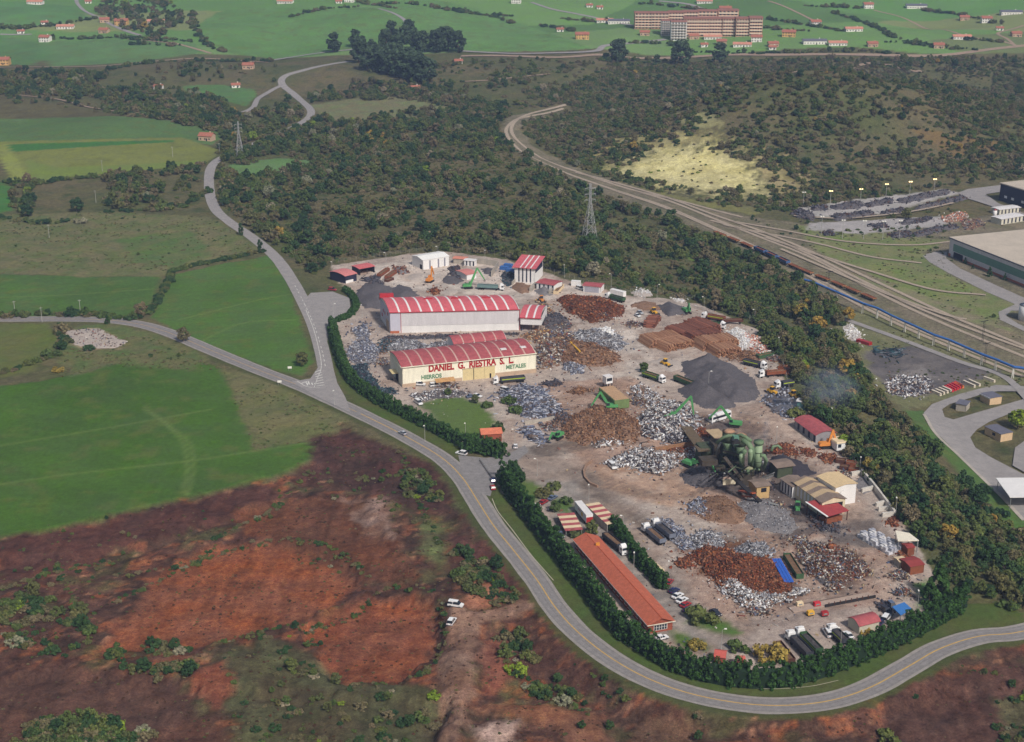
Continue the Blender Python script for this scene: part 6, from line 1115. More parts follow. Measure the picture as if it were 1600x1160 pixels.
def car_proto(kind, pm):
    o = empty({'van': 'van', 'suv': 'car', 'hatch': 'car', 'sedan': 'car'}[kind]); o['category'] = 'van' if kind == 'van' else 'car'
    L, Wd, hh = {'hatch': (4.0, 1.7, 1.45), 'sedan': (4.5, 1.75, 1.42), 'suv': (4.6, 1.85, 1.75), 'van': (4.9, 1.9, 1.95)}[kind]; bl = 0.88 if kind != 'van' else 1.05
    lo = [(0, 0.3), (L, 0.3), (L, 0.62), (L - 0.1, bl - 0.12), (L * 0.72, bl), (L * 0.05, bl + 0.02), (0, bl - 0.08)]
    MB().extrude(lo, -Wd / 2, Wd / 2).build('body', pm, o)
    f = {'hatch': (0.06, 0.16, 0.52, 0.72), 'sedan': (0.14, 0.28, 0.55, 0.74), 'suv': (0.03, 0.08, 0.56, 0.72), 'van': (0.01, 0.04, 0.66, 0.80)}[kind]; w1, w2 = Wd / 2 - 0.03, Wd / 2 - 0.2
    B = [(L * f[0], -w1, bl - 0.01), (L * f[3], -w1, bl - 0.01), (L * f[3], w1, bl - 0.01), (L * f[0], w1, bl - 0.01)]; T = [(L * f[1], -w2, hh), (L * f[2], -w2, hh), (L * f[2], w2, hh), (L * f[1], w2, hh)]
    cab = MB().hexa(B, T).build('cabin_glass', carglass, o)
    MB().hexa([(x, y * 1.01, z - 0.05) for x, y, z in T], [(x, y, z + 0.05) for x, y, z in T]).build('roof', pm, o)
    for t in (0.0, 1.0) if kind != 'van' else (0.0,):      # pillars between the windows
        pass
    for s in (-1, 1):
        for k in (0.3, 0.62) if kind != 'van' else (0.45,):
            xb = L * (f[0] + (f[3] - f[0]) * k); xt = L * (f[1] + (f[2] - f[1]) * k); MB().hexa([(xb - .06, s * (w1 + .012), bl), (xb + .06, s * (w1 + .012), bl), (xb + .06, s * (w1 - .03), bl), (xb - .06, s * (w1 - .03), bl)], [(xt - .06, s * (w2 + .012), hh), (xt + .06, s * (w2 + .012), hh), (xt + .06, s * (w2 - .03), hh), (xt - .06, s * (w2 - .03), hh)]).build('pillar', pm, o)
        if kind == 'van': MB().box(L * 0.05, L * 0.42, s * (w1 - 0.16) - 0.03, s * (w1 - 0.16) + 0.03 + 0.0, bl, hh - 0.05).build('side_panel', pm, o)
        MB().box(L - 0.12, L + 0.015, s * (Wd / 2 - 0.42) - 0.16, s * (Wd / 2 - 0.42) + 0.26, 0.58, 0.74).build('headlight', lens, o); MB().box(-0.015, 0.05, s * (Wd / 2 - 0.3) - 0.14, s * (Wd / 2 - 0.3) + 0.2, 0.62, 0.84).build('tail_light', redl, o)
        for x in (L * 0.19, L * 0.8): wheel(o, x, s * (Wd / 2 - 0.1), 0.32, 0.2)
    MB().box(-0.04, L + 0.04, -Wd / 2 - 0.02, Wd / 2 + 0.02, 0.24, 0.4).build('bumper', PT['dark'], o)
    return o
CARS = {}
def car(kind, colr, a, b, label, grp=None):
    """a and b: pixels of tail and nose"""
    if (kind, colr) not in CARS: CARS[kind, colr] = car_proto(kind, PT[colr])
    p, q = P(*a), P(*b); rz = heading(p, q); mid = (p + q) / 2; L = {'hatch': 4.0, 'sedan': 4.5, 'suv': 4.6, 'van': 4.9}[kind]
    onroad = float(line_dist(MAINL, np.array([mid.x]), np.array([mid.y]))[0]) < 4.2
    return put(CARS[kind, colr], (mid.x - math.cos(rz) * L / 2, mid.y - math.sin(rz) * L / 2, (H(mid.x, mid.y) + 0.09) if onroad else float(HS(mid.x, mid.y)) + 0.05), rz, label, grp)
for k, c, a, b, lb in [('hatch', 'silver', (637, 683), (621, 675), 'silver hatchback driving on the main road'), ('suv', 'white', (730, 712), (712, 708), 'white estate car turning at the yard gate'), ('van', 'white', (702, 942), (722, 945), 'white van parked sideways on the red earth track'), ('suv', 'white', (700, 978), (711, 962), 'white car parked lengthways on the red earth track'), ('hatch', 'navy', (772, 757), (768, 748), 'dark blue car nose-in at the gate hedge'), ('hatch', 'red', (772, 769), (768, 759), 'red car parked at the roadside by the gate hedge'), ('hatch', 'white', (830, 795), (842, 790), 'white car under the hedge beside the red one'), ('hatch', 'red', (842, 791), (856, 783), 'red car between a white and a grey-blue car'), ('sedan', 'slate', (856, 784), (870, 776), 'grey-blue car at the end of the three parked cars'), ('sedan', 'slate', (871, 831), (881, 845), 'grey-blue car by the carport'), ('hatch', 'navy', (1046, 929), (1060, 922), 'dark blue car at the head of the parked row'), ('sedan', 'white', (1050, 938), (1067, 929), 'first white car in the parked row by the office'), ('sedan', 'white', (1057, 945), (1074, 936), 'second white car in the parked row by the office'), ('hatch', 'red', (1063, 952), (1079, 943), 'red car in the parked row by the office'), ('hatch', 'navy', (1068, 960), (1082, 951), 'navy car at the lower end of the parked row'), ('hatch', 'red', (1042, 916), (1049, 908), 'small red car just above the parked row'), ('sedan', 'dark', (1112, 956), (1124, 964), 'dark car behind the large round bush'),
    ('hatch', 'white', (806, 706), (805, 693), 'white car standing on the entrance drive'), ('van', 'white', (646, 626), (662, 637), 'white van at the hedge beside the works lawn'), ('van', 'white', (648, 602), (664, 603), 'white van in front of the signed warehouse'), ('van', 'white', (672, 605), (688, 603), 'white car-derived van beside the rusty lean-to'), ('sedan', 'slate', (730, 622), (742, 620), 'grey car at the top of the lawn'), ('sedan', 'white', (739, 619), (752, 622), 'white car at the top of the lawn'), ('van', 'white', (784, 610), (796, 614), 'white van at the end of the pipe store'), ('van', 'white', (1299, 1000), (1288, 984), 'white pickup van first in the lower parking row'), ('van', 'white', (1312, 998), (1300, 982), 'white van second in the lower parking row'), ('sedan', 'white', (1332, 1002), (1318, 988), 'white car last in the lower parking row'), ('suv', 'green', (1322, 1006), (1312, 992), 'green car among the vans in the lower row'), ('sedan', 'navy', (1370, 982), (1382, 968), 'dark car beside the red-roofed cabin'), ('van', 'white', (1378, 976), (1390, 962), 'white van behind the hedge by the blue canopy'), ('suv', 'dark', (1378, 952), (1392, 964), 'dark pickup beside the blue canopy'), ('suv', 'slate', (1388, 944), (1400, 956), 'grey pickup beside the blue canopy'), ('hatch', 'white', (1026, 1001), (1042, 997), 'white car behind the hedge at the office gable'),
    ('van', 'white', (899, 450), (913, 455), 'white van by the little garage'), ('van', 'white', (950, 724), (964, 738), 'white scrapped van at the edge of the white scrap heap'), ('hatch', 'white', (990, 492), (1002, 498), 'white car near the rusty bundles'), ('hatch', 'silver', (994, 488), (1006, 493), 'silver car near the rusty bundles'), ('suv', 'red', (515, 452), (524, 453), 'red car at the end of the lay-by')]:
    car(k, c, a, b, lb, 'cars and vans')
# --- lorries
chas = mat('chassis', (48, 48, 52), 0.8, 0.2); load_b = mat('load_brown', (118, 92, 72), 0.95, 0.4, 1.2, bump=0.3); load_g = mat('load_dark', (74, 70, 72), 0.95, 0.4, 1.2, bump=0.3); lime_p = mat('lime_stripe', (170, 190, 60), 0.6, 0.1)
BODY = {'grey': mat('tip_grey', (112, 118, 134), 0.6, 0.2, 0.8), 'teal': mat('tip_teal', (112, 138, 138), 0.6, 0.2, 0.8), 'green': mat('tip_green', (62, 92, 62), 0.7, 0.25, 0.8), 'rust': rust, 'dark': mat('tip_dark', (64, 66, 74), 0.7, 0.25, 0.8), 'blue': blue_p}
def lorry_proto(body, stripe=False, load=load_b, tl=10.0, cabc='white'):
    o = empty('tipper_lorry'); o['category'] = 'lorry'; cab = PT[cabc]
    MB().box(0, tl + 3.6, -0.45, 0.45, 0.75, 1.05).build('chassis', chas, o)
    cx = tl + 1.2
    c = MB().hexa([(cx, -1.22, 0.8), (cx + 2.2, -1.22, 0.8), (cx + 2.2, 1.22, 0.8), (cx, 1.22, 0.8)], [(cx, -1.2, 3.0), (cx + 2.0, -1.2, 3.0), (cx + 2.0, 1.2, 3.0), (cx, 1.2, 3.0)]).build('cab', cab, o)
    MB().hexa([(cx + 2.09, -1.1, 1.9), (cx + 2.13, -1.1, 1.9), (cx + 2.13, 1.1, 1.9), (cx + 2.09, 1.1, 1.9)], [(cx + 2.0, -1.05, 2.75), (cx + 2.05, -1.05, 2.75), (cx + 2.05, 1.05, 2.75), (cx + 2.0, 1.05, 2.75)]).build('windscreen', carglass, c)
    for s in (-1, 1): MB().box(cx + 0.9, cx + 1.9, s * 1.22 - 0.02, s * 1.22 + 0.02, 1.9, 2.7).build('window', carglass, c); MB().box(cx + 2.16, cx + 2.22, s * 0.85 - 0.2, s * 0.85 + 0.2, 0.95, 1.2).build('headlight', lens, c)
    MB().hexa([(cx + 0.2, -1.0, 3.0), (cx + 1.7, -1.0, 3.0), (cx + 1.7, 1.0, 3.0), (cx + 0.2, 1.0, 3.0)], [(cx + 0.2, -0.9, 3.7), (cx + 0.6, -0.9, 3.7), (cx + 0.6, 0.9, 3.7), (cx + 0.2, 0.9, 3.7)]).build('wind_deflector', cab, c)
    MB().box(cx + 2.0, cx + 2.3, -1.25, 1.25, 0.45, 0.85).build('bumper', cab, o)
    b = MB().box(0, tl, -1.25, -1.15, 1.25, 2.75).box(0, tl, 1.15, 1.25, 1.25, 2.75).box(0, 0.1, -1.14, 1.14, 1.25, 2.75).box(tl - 0.1, tl, -1.14, 1.14, 1.25, 3.0).box(0.1, tl - 0.1, -1.14, 1.14, 1.15, 1.3); bd = b.build('tipper_body', BODY[body], o)
    ld = []
    for i in range(9):
        for j in range(5): ld.append((0.15 + (tl - 0.3) * i / 8, -1.1 + 2.2 * j / 4, 2.1 + 0.5 * random.random() * (1 if 0 < j < 4 else 0.3)))
    MB().add(ld, [(i * 5 + j, (i + 1) * 5 + j, (i + 1) * 5 + j + 1, i * 5 + j + 1) for i in range(8) for j in range(4)]).build('load', load, o)
    if stripe:
        for s in (-1, 1): MB().box(0.3, tl - 0.3, s * 1.26 - 0.015, s * 1.26 + 0.015, 1.9, 2.3).build('stripe', lime_p, bd)
    for s in (-1, 1):
        for x in (1.0, 2.2, 3.4, tl - 0.6, tl + 2.5):
            wheel(o, x, s * 1.0, 0.5, 0.35, False)
    return o
LP_ = {}
def lorry(body, a, b, label, stripe=False, load=load_b, tl=10.0, cabc='white'):
    k = (body, stripe, load.name, tl, cabc)
    if k not in LP_: LP_[k] = lorry_proto(body, stripe, load, tl, cabc)
    p, q = P(*a), P(*b); rz = heading(p, q); mid = (p + q) / 2; L = tl + 3.4
    put(LP_[k], (mid.x - math.cos(rz) * L / 2, mid.y - math.sin(rz) * L / 2, H(mid.x, mid.y) + 0.02), rz, label, 'lorries')
lorry('dark', (822, 596), (768, 601), 'white-cabbed lorry with lime-striped dark body before the signed warehouse', True, load_g, 11); lorry('grey', (1042, 859), (1000, 824), 'grey tipper lorry left of the pair in the lower yard'); lorry('grey', (1057, 851), (1015, 817), 'grey tipper lorry right of the pair in the lower yard', False, load_g); lorry('dark', (937, 836), (986, 876), 'white-cabbed lorry loaded with scrap beside the office', False, load_b, 10.5)
lorry('green', (1001, 587), (1042, 601), 'green lime-striped lorry by the dark heap', True, load_b, 9); lorry('teal', (748, 452), (786, 454), 'teal tipper lorry being loaded by the green grab crane', False, load_g, 11); lorry('rust', (1134, 504), (1095, 497), 'rust-bodied lorry at the back fence', True, load_b, 9); lorry('green', (1100, 509), (1132, 514), 'green lime-striped lorry turned towards the white bags', True, load_b, 8); lorry('dark', (1165, 570), (1194, 577), 'dark-bodied lorry beside the bank facing the dark heap', True, load_g, 8); lorry('rust', (1224, 587), (1188, 590), 'rust-bodied lorry nose to nose with the dark one', False, load_b, 9); lorry('dark', (1238, 603), (1212, 607), 'short dark lorry by the yellow loader', True, load_g, 6); lorry('green', (984, 476), (938, 464), 'green lorry with white cab by the little garage', False, load_g, 9)
lorry('dark', (1263, 1030), (1233, 999), 'dark low lorry parked behind the hedge curve', False, load_g, 10); lorry('green', (1280, 1026), (1246, 992), 'light green lorry parked behind the hedge curve', True, load_g, 10); lorry('dark', (1320, 1010), (1296, 988), 'dark recovery lorry between the parked vans', True, load_g, 6)
# --- trailers, skips and containers
def trailer(A, B, label, body, h=2.6, w=2.5, top=None, name='trailer', cat='trailer', axle=True, openbox=False):
    p, q = P(*A), P(*B); rz = heading(p, q); L = (q - p).length; o = empty(name, p, rz, label, cat, 'trailers and skips'); z0 = 1.1 if axle else 0.05
    if openbox: MB().box(0, L, -w / 2, -w / 2 + 0.1, z0, z0 + h).box(0, L, w / 2 - 0.1, w / 2, z0, z0 + h).box(0, 0.1, -w / 2 + .1, w / 2 - .1, z0, z0 + h).box(L - 0.1, L, -w / 2 + .1, w / 2 - .1, z0, z0 + h).box(0.1, L - 0.1, -w / 2 + .1, w / 2 - .1, z0, z0 + 0.3).build('body', body, o); MB().box(0.12, L - 0.12, -w / 2 + 0.12, w / 2 - 0.12, z0 + 0.3, z0 + h * 0.7).build('load', load_b, o)
    else: MB().box(0, L, -w / 2, w / 2, z0, z0 + h).build('body', body, o); MB().box(-0.05, L + 0.05, -w / 2 - 0.05, w / 2 + 0.05, z0 + h, z0 + h + 0.08).build('roof', top or body, o)
    for k in range(int(L / 1.5)): 
        for s in (-1, 1): MB().box(k * 1.5 + 0.3, k * 1.5 + 0.42, s * (w / 2 + 0.03) - 0.04, s * (w / 2 + 0.03) + 0.04, z0, z0 + h - 0.05).build('rib', body, o)
    if axle:
        for x in (0.8, 2.0, L - 1.5):
            for s in (-1, 1): wheel(o, x, s * (w / 2 - 0.3), 0.5, 0.35, False)
    else: MB().box(0.1, L - 0.1, -w / 2 + 0.2, w / 2 - 0.2, -0.1, 0.06).build('skid', black_m, o)
    return o, L, z0
tr, L, z0 = trailer((921, 821), (903, 799), 'white box trailer with yellow emblem and red doors beside the striped store', white_w, 2.9, 2.5, skyl)
MB().box(-0.1, 0.0, -1.2, 1.2, z0, z0 + 2.0).build('rear_door', PT['red'], tr); em = MB().tube([(L * 0.35, 1.29, z0 + 1.4), (L * 0.35, 1.33, z0 + 1.4)], 0.85, 14).build('emblem', mat('emblem_yellow', (226, 180, 50), 0.6, 0.05), tr); MB().box(L * 0.48, L * 0.68, 1.29, 1.33, z0 + 1.7, z0 + 2.0).build('emblem_bar', PT['red'], tr)
trailer((1055, 595), (1082, 606), 'green open trailer with scrap by the dark heap', BODY['green'], 1.6, openbox=True); trailer((1236, 1040), (1214, 1012), 'rust-brown open skip trailer behind the yellowish bush', rust_d, 2.2, 2.6, openbox=True, axle=False, name='skip', cat='skip'); trailer((1183, 561), (1207, 556), 'dark green skip near the red and white waste', BODY['green'], 1.8, openbox=True, axle=False, name='skip', cat='skip'); trailer((592, 433), (606, 423), 'rusty skip beside the open shed, upper of two', rust, 1.6, openbox=True, axle=False, name='skip', cat='skip'); trailer((604, 436), (617, 427), 'rusty skip beside the open shed, right of two', rust, 1.6, openbox=True, axle=False, name='skip', cat='skip'); trailer((603, 441), (613, 437), 'dark skip before the two rusty skips', rust_d, 1.2, openbox=True, axle=False, name='skip', cat='skip'); trailer((893, 446), (907, 447), 'white container by the back fence', white_w, 2.6, axle=False, name='container', cat='container'); trailer((955, 459), (976, 464), 'white box body at the back fence', white_w, 2.6, axle=False, name='container', cat='container'); trailer((868, 460), (878, 449), 'cream open skip beside the low red shed', crm, 1.7, openbox=True, axle=False, name='skip', cat='skip'); trailer((1250, 905), (1229, 872), 'dark green open skip at the end of the rust heap', BODY['green'], 1.8, openbox=True, axle=False, name='skip', cat='skip'); trailer((1128, 506), (1160, 508), 'rust-red flat trailer at the back fence', rust_d, 1.2, openbox=True)
for i, (x, y) in enumerate([(1306, 722), (1322, 726), (1312, 732), (1326, 736)]): trailer((x, y), (x + 15, y + 2), ['rusty skip nearest the white crane house', 'rusty skip with green trim under the lamp', 'rusty skip in the middle of the bank row', 'rusty skip at the head of the concrete bunkers'][i], rust if i % 2 else rust_d, 1.5, openbox=True, axle=False, name='skip', cat='skip')
for i, (x, y, m) in enumerate([(782, 421, blue_p), (792, 425, blue_p), (788, 417, BODY['blue'])]): trailer((x, y), (x + 12, y + 1.5), ['blue container left of the tall white building', 'blue container nearest the tall white building', 'blue container behind the other two'][i], m, 1.8, axle=False, name='container', cat='container')
# coach
co, Lc_ = None, None
p, q = P(1109, 661), P(1139, 652); co = empty('coach', p, heading(p, q), 'white scrapped coach in front of the shredder', 'coach'); L = 11.0; MB().box(0, L, -1.25, 1.25, 0.4, 3.2, 0.08).build('body', PT['white'], co); MB().box(0.6, L - 0.4, -1.27, -1.15, 1.5, 2.5).build('window', carglass, co); MB().box(0.6, L - 0.4, 1.15, 1.27, 1.5, 2.5).build('window', carglass, co); MB().box(L - 0.1, L + 0.03, -1.05, 1.05, 1.3, 2.7).build('windscreen', carglass, co); MB().box(-0.03, 0.1, -1.0, 1.0, 1.4, 2.5).build('rear_window', carglass, co); MB().box(3, 8, -0.8, 0.8, 3.2, 3.4).build('roof_hatch', PT['white'], co)
for x in (2.4, 8.6):
    for s in (-1, 1): wheel(co, x, s * 1.1, 0.5, 0.3)
# --- material handlers
xg = mat('handler_green', (84, 150, 92), 0.5, 0.15, 0.8); xo = mat('handler_orange', (214, 138, 66), 0.6, 0.15, 0.8); xy = mat('loader_yellow', (224, 172, 62), 0.6, 0.15, 0.8)
def handler(name, label, base, elbow, tip, m, he, ht, grab=True, s=1.0):
    """base, elbow and tip are pixels; the elbow and tip stand he and ht above ground"""
    b = P(*base); e = Vector(G(elbow[0], elbow[1], he)[0]); e.z = H(e.x, e.y) + he; t = Vector(G(tip[0], tip[1], ht)[0]); t.z = H(t.x, t.y) + ht
    rz = heading(b, t); o = empty(name, b, rz, label, 'excavator', 'excavators and grab cranes')
    c, sn = math.cos(-rz), math.sin(-rz); loc_ = lambda v: Vector(((v.x - b.x) * c - (v.y - b.y) * sn, (v.x - b.x) * sn + (v.y - b.y) * c, v.z - b.z))
    E_, T_ = loc_(e), loc_(t); E_.y *= 0.25; T_.y *= 0.25
    for sy in (-1, 1): MB().hexa([(-2.1, sy * 1.25 - 0.3, 0.05), (2.1, sy * 1.25 - 0.3, 0.05), (2.1, sy * 1.25 + 0.3, 0.05), (-2.1, sy * 1.25 + 0.3, 0.05)], [(-2.4, sy * 1.25 - 0.3, 0.85), (2.4, sy * 1.25 - 0.3, 0.85), (2.4, sy * 1.25 + 0.3, 0.85), (-2.4, sy * 1.25 + 0.3, 0.85)]).build('track', black_m, o)
    MB().tube([(0, 0, 0.7), (0, 0, 1.3)], 1.1, 12).build('turntable', black_m, o); MB().box(-2.9, 1.4, -1.35, 1.35, 1.3, 2.5, 0.12).build('house', m, o)
    MB().box(-3.2, -2.2, -1.3, 1.3, 1.25, 2.3, 0.1).build('counterweight', m, o)
    cb = MB().box(0.3, 1.9, 0.35, 1.4, 1.5, 3.5, 0.1).build('cab', m, o); MB().box(1.82, 1.93, 0.45, 1.3, 2.2, 3.3).build('windscreen', carglass, cb); MB().box(0.5, 1.75, 1.34, 1.42, 2.2, 3.3).build('window', carglass, cb)
    def arm(p, q, w0, w1, nm): 
        d = (q - p); n = Vector((0, 1, 0)); u = d.normalized().cross(n).normalized(); md = p + d * 0.45; MB().hexa([p - n * .22 - u * w0, p + n * .22 - u * w0, md + n * .22 - u * (w0 * 1.15), md - n * .22 - u * (w0 * 1.15)], [p - n * .22 + u * w0, p + n * .22 + u * w0, md + n * .22 + u * (w0 * 1.15), md - n * .22 + u * (w0 * 1.15)]).hexa([md - n * .22 - u * (w0 * 1.14), md + n * .22 - u * (w0 * 1.14), q + n * .2 - u * w1, q - n * .2 - u * w1], [md - n * .22 + u * (w0 * 1.14), md + n * .22 + u * (w0 * 1.14), q + n * .2 + u * w1, q - n * .2 + u * w1]).build(nm, m, o)
    S = Vector((0.9, -0.35, 2.0)); arm(S, E_, 0.5, 0.38, 'boom'); arm(E_, T_, 0.36, 0.24, 'stick'); MB().tube([(1.2, -0.2, 1.7), S + (E_ - S) * 0.45], 0.14, 6).build('cylinder', steel_g, o)
    if grab:
        gb = MB()
        for k in range(5): w = k * 1.2566; gb.tube([T_, T_ + Vector((math.cos(w) * .6, math.sin(w) * .6, -0.5)), T_ + Vector((math.cos(w) * .25, math.sin(w) * .25, -1.3))], 0.12, 4, 0.05)
        gb.build('grab', black_m, o)
    return o
handler('grab_crane', 'green grab crane loading the teal tipper in the upper yard', (732, 451), (745, 418), (757, 437), xg, 11, 4.5); handler('grab_crane', 'green grab crane beside the long green box', (953.5, 640), (938, 612), (924, 634), xg, 8, 2.0); handler('grab_crane', 'large green grab crane on the black and white scrap heap', (1046, 657), (1080, 619), (1084, 648), xg, 11, 3); handler('grab_crane', 'green grab crane reaching over the coach', (1147, 667), (1126, 635), (1108, 654), xg, 8.5, 2.5); handler('grab_crane', 'green grab crane reaching into the dark heap by the shredder', (1078, 730), (1107.5, 717), (1117.5, 738), xg, 6.5, 2); handler('grab_crane', 'green grab crane with upright boom at the back fence', (1073, 490), (1076, 474), (1077, 486), xg, 6, 2); handler('excavator', 'yellow excavator in front of the white shed', (672, 441), (671, 416), (678, 429), xo, 8, 3, False); handler('excavator', 'orange excavator at the end of the long red-roofed shed', (1291, 700), (1302, 672), (1306, 690), xo, 7.5, 2.5, False); handler('grab_crane', 'green machine with lowered arm by the brown scrap', (871, 686), (862, 676), (858, 688), xg, 4, 1.5)
def loader(label, a, b, m):
    p, q = P(*a), P(*b); o = empty('wheel_loader', p, heading(p, q), label, 'loader', 'wheel loaders'); MB().box(-2.6, 0.2, -1.0, 1.0, 0.9, 2.0, 0.1).build('engine_cover', m, o); MB().box(0.3, 2.2, -0.8, 0.8, 0.8, 1.7, 0.1).build('front_frame', m, o); cb = MB().box(-1.0, 0.4, -0.8, 0.8, 2.0, 3.3, 0.1).build('cab', carglass, o); MB().box(-1.05, 0.45, -0.85, 0.85, 3.3, 3.42).build('roof', m, cb)
    for s in (-0.5, 0.5): MB().tube([(0.8, s, 1.6), (2.4, s, 1.4), (3.1, s, 0.6)], 0.14, 4).build('lift_arm', m, o)
    MB().hexa([(3.0, -1.3, 0.1), (4.1, -1.3, 0.1), (4.1, 1.3, 0.1), (3.0, 1.3, 0.1)], [(3.0, -1.3, 1.2), (3.3, -1.3, 1.2), (3.3, 1.3, 1.2), (3.0, 1.3, 1.2)]).build('bucket', black_m, o)
    for x in (-1.6, 1.4):
        for s in (-1, 1): wheel(o, x, s * 0.95, 0.7, 0.5)
for lb, a, b, m in [('yellow wheel loader near the pale gravel patch', (1040, 572), (1050, 576), xy), ('yellow wheel loader beside the bank by the grey plates', (1207, 616), (1218, 620), xy), ('yellow wheel loader behind the rusty bundles', (1022, 491), (1030, 495), xy), ('small green wheel loader below the striped shed', (1246, 798), (1246, 806), xg), ('orange wheel loader beside the annex', (846, 472), (852, 478), xo), ('yellow loader near the smoke hut', (1240, 622), (1248, 626), xy)]: loader(lb, a, b, m)
# long green box with white cabin on it, and crane house by the bank
pr, Lp = place('baling_press', 'long dull green baling press box with tan lid', 'machine', (960, 641), (983, 638)); pmx = mat('press_green', (112, 132, 84), 0.8, 0.25, 0.6); MB().box(0, Lp, 0, 17, 0.3, 4.2).build('body', pmx, pr); MB().box(0.2, Lp - .2, 0.2, 16.8, 4.2, 4.35).build('lid', mat('press_lid', (184, 150, 118), 0.85, 0.2), pr)
for k in range(6): MB().box(-0.1, 0.0, 1 + k * 2.7, 1.3 + k * 2.7, 0.3, 4.2).build('rib', pmx, pr)
pc, Lp = place('control_cabin', 'white glazed control cabin behind the green press box', 'cabin', (947, 609), (957, 607)); MB().box(0, Lp, 0, 3, 2.5, 5.6).build('body', PT['white'], pc); MB().box(0.3, Lp - 0.3, -0.05, 0.05, 3.6, 5.0).build('window', carglass, pc); MB().box(Lp - .05, Lp + .05, 0.4, 2.6, 3.6, 5.0).build('window', carglass, pc); MB().box(-0.2, Lp + 0.2, -0.2, 3.2, 5.6, 5.75).build('roof', skyl, pc)
for x, y in ((0.1, 0.1), (Lp - .4, .1), (.1, 2.6), (Lp - .4, 2.6)): MB().box(x, x + 0.3, y, y + 0.3, -0.2, 2.5).build('leg', black_m, pc)
chh, Lp = place('crane_house', 'white crane house with cream roof at the bank', 'machine', (1307, 707), (1322, 705)); MB().box(0, Lp, 0, 6, 0.6, 3.6).build('body', PT['white'], chh); MB().box(-0.3, Lp + .3, -0.3, 6.3, 3.6, 4.1, 0.3).build('roof', crm, chh); MB().box(0.5, Lp * .45, -0.06, 0.05, 1.8, 3.2).build('window', carglass, chh); MB().box(0.2, Lp - 0.2, 0.2, 5.8, 0.0, 0.6).build('skid', black_m, chh)
# ------------------------------------------------------------------ the shredder plant
sp, _ = place('shredder_plant', 'big green shredding plant of cyclones, ducts and conveyors', 'shredder', (1108, 756), (1200, 748)); Z = sp.location
def lp_(px, py, dz):
    v = Vector(G(px, py, dz)[0]); v.z = H(v.x, v.y) + dz; c, s = math.cos(-sp.rotation_euler.z), math.sin(-sp.rotation_euler.z); return Vector(((v.x - Z.x) * c - (v.y - Z.y) * s, (v.x - Z.x) * s + (v.y - Z.y) * c, v.z - Z.z))
def pl(pts, r, m, nm, n=10, r1=None): return MB().tube([lp_(*p) for p in pts], r, n, r1).build(nm, m, sp, True)
def bx(px, py, dz, w, d, h, m, nm, rz=0.0):
    v = lp_(px, py, dz); return MB().box(v.x - w / 2, v.x + w / 2, v.y - d / 2, v.y + d / 2, v.z, v.z + h, rz=rz).build(nm, m, sp)
# two cyclones with cones
for (px, py, r, lb) in ((1138, 690, 2.4, 'a'), (1156, 696, 2.3, 'b')):
    v = lp_(px, py, 11.5); b = MB().tube([v, v + Vector((0, 0, 4.2))], r, 14); b.build('cyclone', green_d, sp, True); MB().tube([v + Vector((0, 0, -5)), v], 0.5, 14, r).build('cyclone_cone', green_m, sp, True); MB().tube([v + Vector((0, 0, 4.2)), v + Vector((0, 0, 4.8))], r * 1.05, 14, r * 0.4).build('cyclone_top', mat('rusty_pink', (176, 138, 112), 0.85, 0.3, 0.8), sp, True)
    for k in range(4): a = k * 1.571 + 0.5; MB().tube([v + Vector((math.cos(a) * r, math.sin(a) * r, 0)), Vector((v.x + math.cos(a) * r * 1.2, v.y + math.sin(a) * r * 1.2, -0.3))], 0.16, 4).build('support_leg', green_d, sp)
# tall scrubber cylinder
v = lp_(1183, 734, 2.5); MB().tube([v, v + Vector((0, 0, 10.5))], 1.5, 14).build('scrubber', mat('plant_green_light', (140, 162, 130), 0.6, 0.2, 0.6, streak=True), sp, True); MB().tube([v + Vector((0, 0, 10.5)), v + Vector((0, 0, 11.6))], 1.9, 14).build('scrubber_head', green_m, sp, True)
for zz_ in (3.4, 7): MB().tube([v + Vector((0, 0, zz_)), v + Vector((0, 0, zz_ + 0.25))], 1.58, 14).build('band', green_d, sp)
for k in range(4): a = k * 1.571; MB().tube([v + Vector((math.cos(a) * 1.4, math.sin(a) * 1.4, 0)), v + Vector((math.cos(a) * 1.4, math.sin(a) * 1.4, -2.8))], 0.16, 4).build('support_leg', black_m, sp)
pl([(1193, 734, 0.5), (1194, 728, 6), (1197, 720, 10.5), (1194, 712, 12.5), (1188, 712, 12.5)], 0.75, green_m, 'duct'); pl([(1190, 736, 0.5), (1191, 727, 6), (1192, 722, 11)], 0.4, steel_g, 'ladder_pipe')
# big ducts
pl([(1173, 733, 2), (1173, 722, 7), (1176, 712, 11), (1175, 702, 14), (1170, 694, 15.6), (1160, 688, 16.5)], 1.0, green_m, 'duct'); pl([(1157, 730, 0.5), (1158, 720, 5), (1160, 710, 9), (1164, 704, 11)], 0.95, green_m, 'duct'); pl([(1150, 682, 17), (1158, 680, 18), (1166, 684, 17.5), (1174, 690, 16.5)], 0.7, green_m, 'duct'); pl([(1148, 681, 17), (1138, 681, 17.5), (1130, 684, 16.5), (1120, 692, 14)], 0.6, green_m, 'duct'); pl([(1126, 692, 13), (1121, 702, 9), (1118, 712, 5), (1117, 724, 0.5)], 0.35, steel_g, 'bent_pipe')
pl([(1161, 742, 1), (1162, 735, 4.5), (1168, 731, 6.4), (1174, 733, 5.5), (1176, 742, 1)], 0.75, mat('duct_beige', (146, 146, 116), 0.8, 0.25, 0.7), 'loop_duct'); pl([(1169, 748, 0.5), (1169, 736, 6)], 0.6, green_m, 'duct')
pl([(1205, 705, 3), (1208, 698, 4.5), (1216, 697, 4.5), (1221, 702, 3.5)], 0.55, green_m, 'spare_duct')
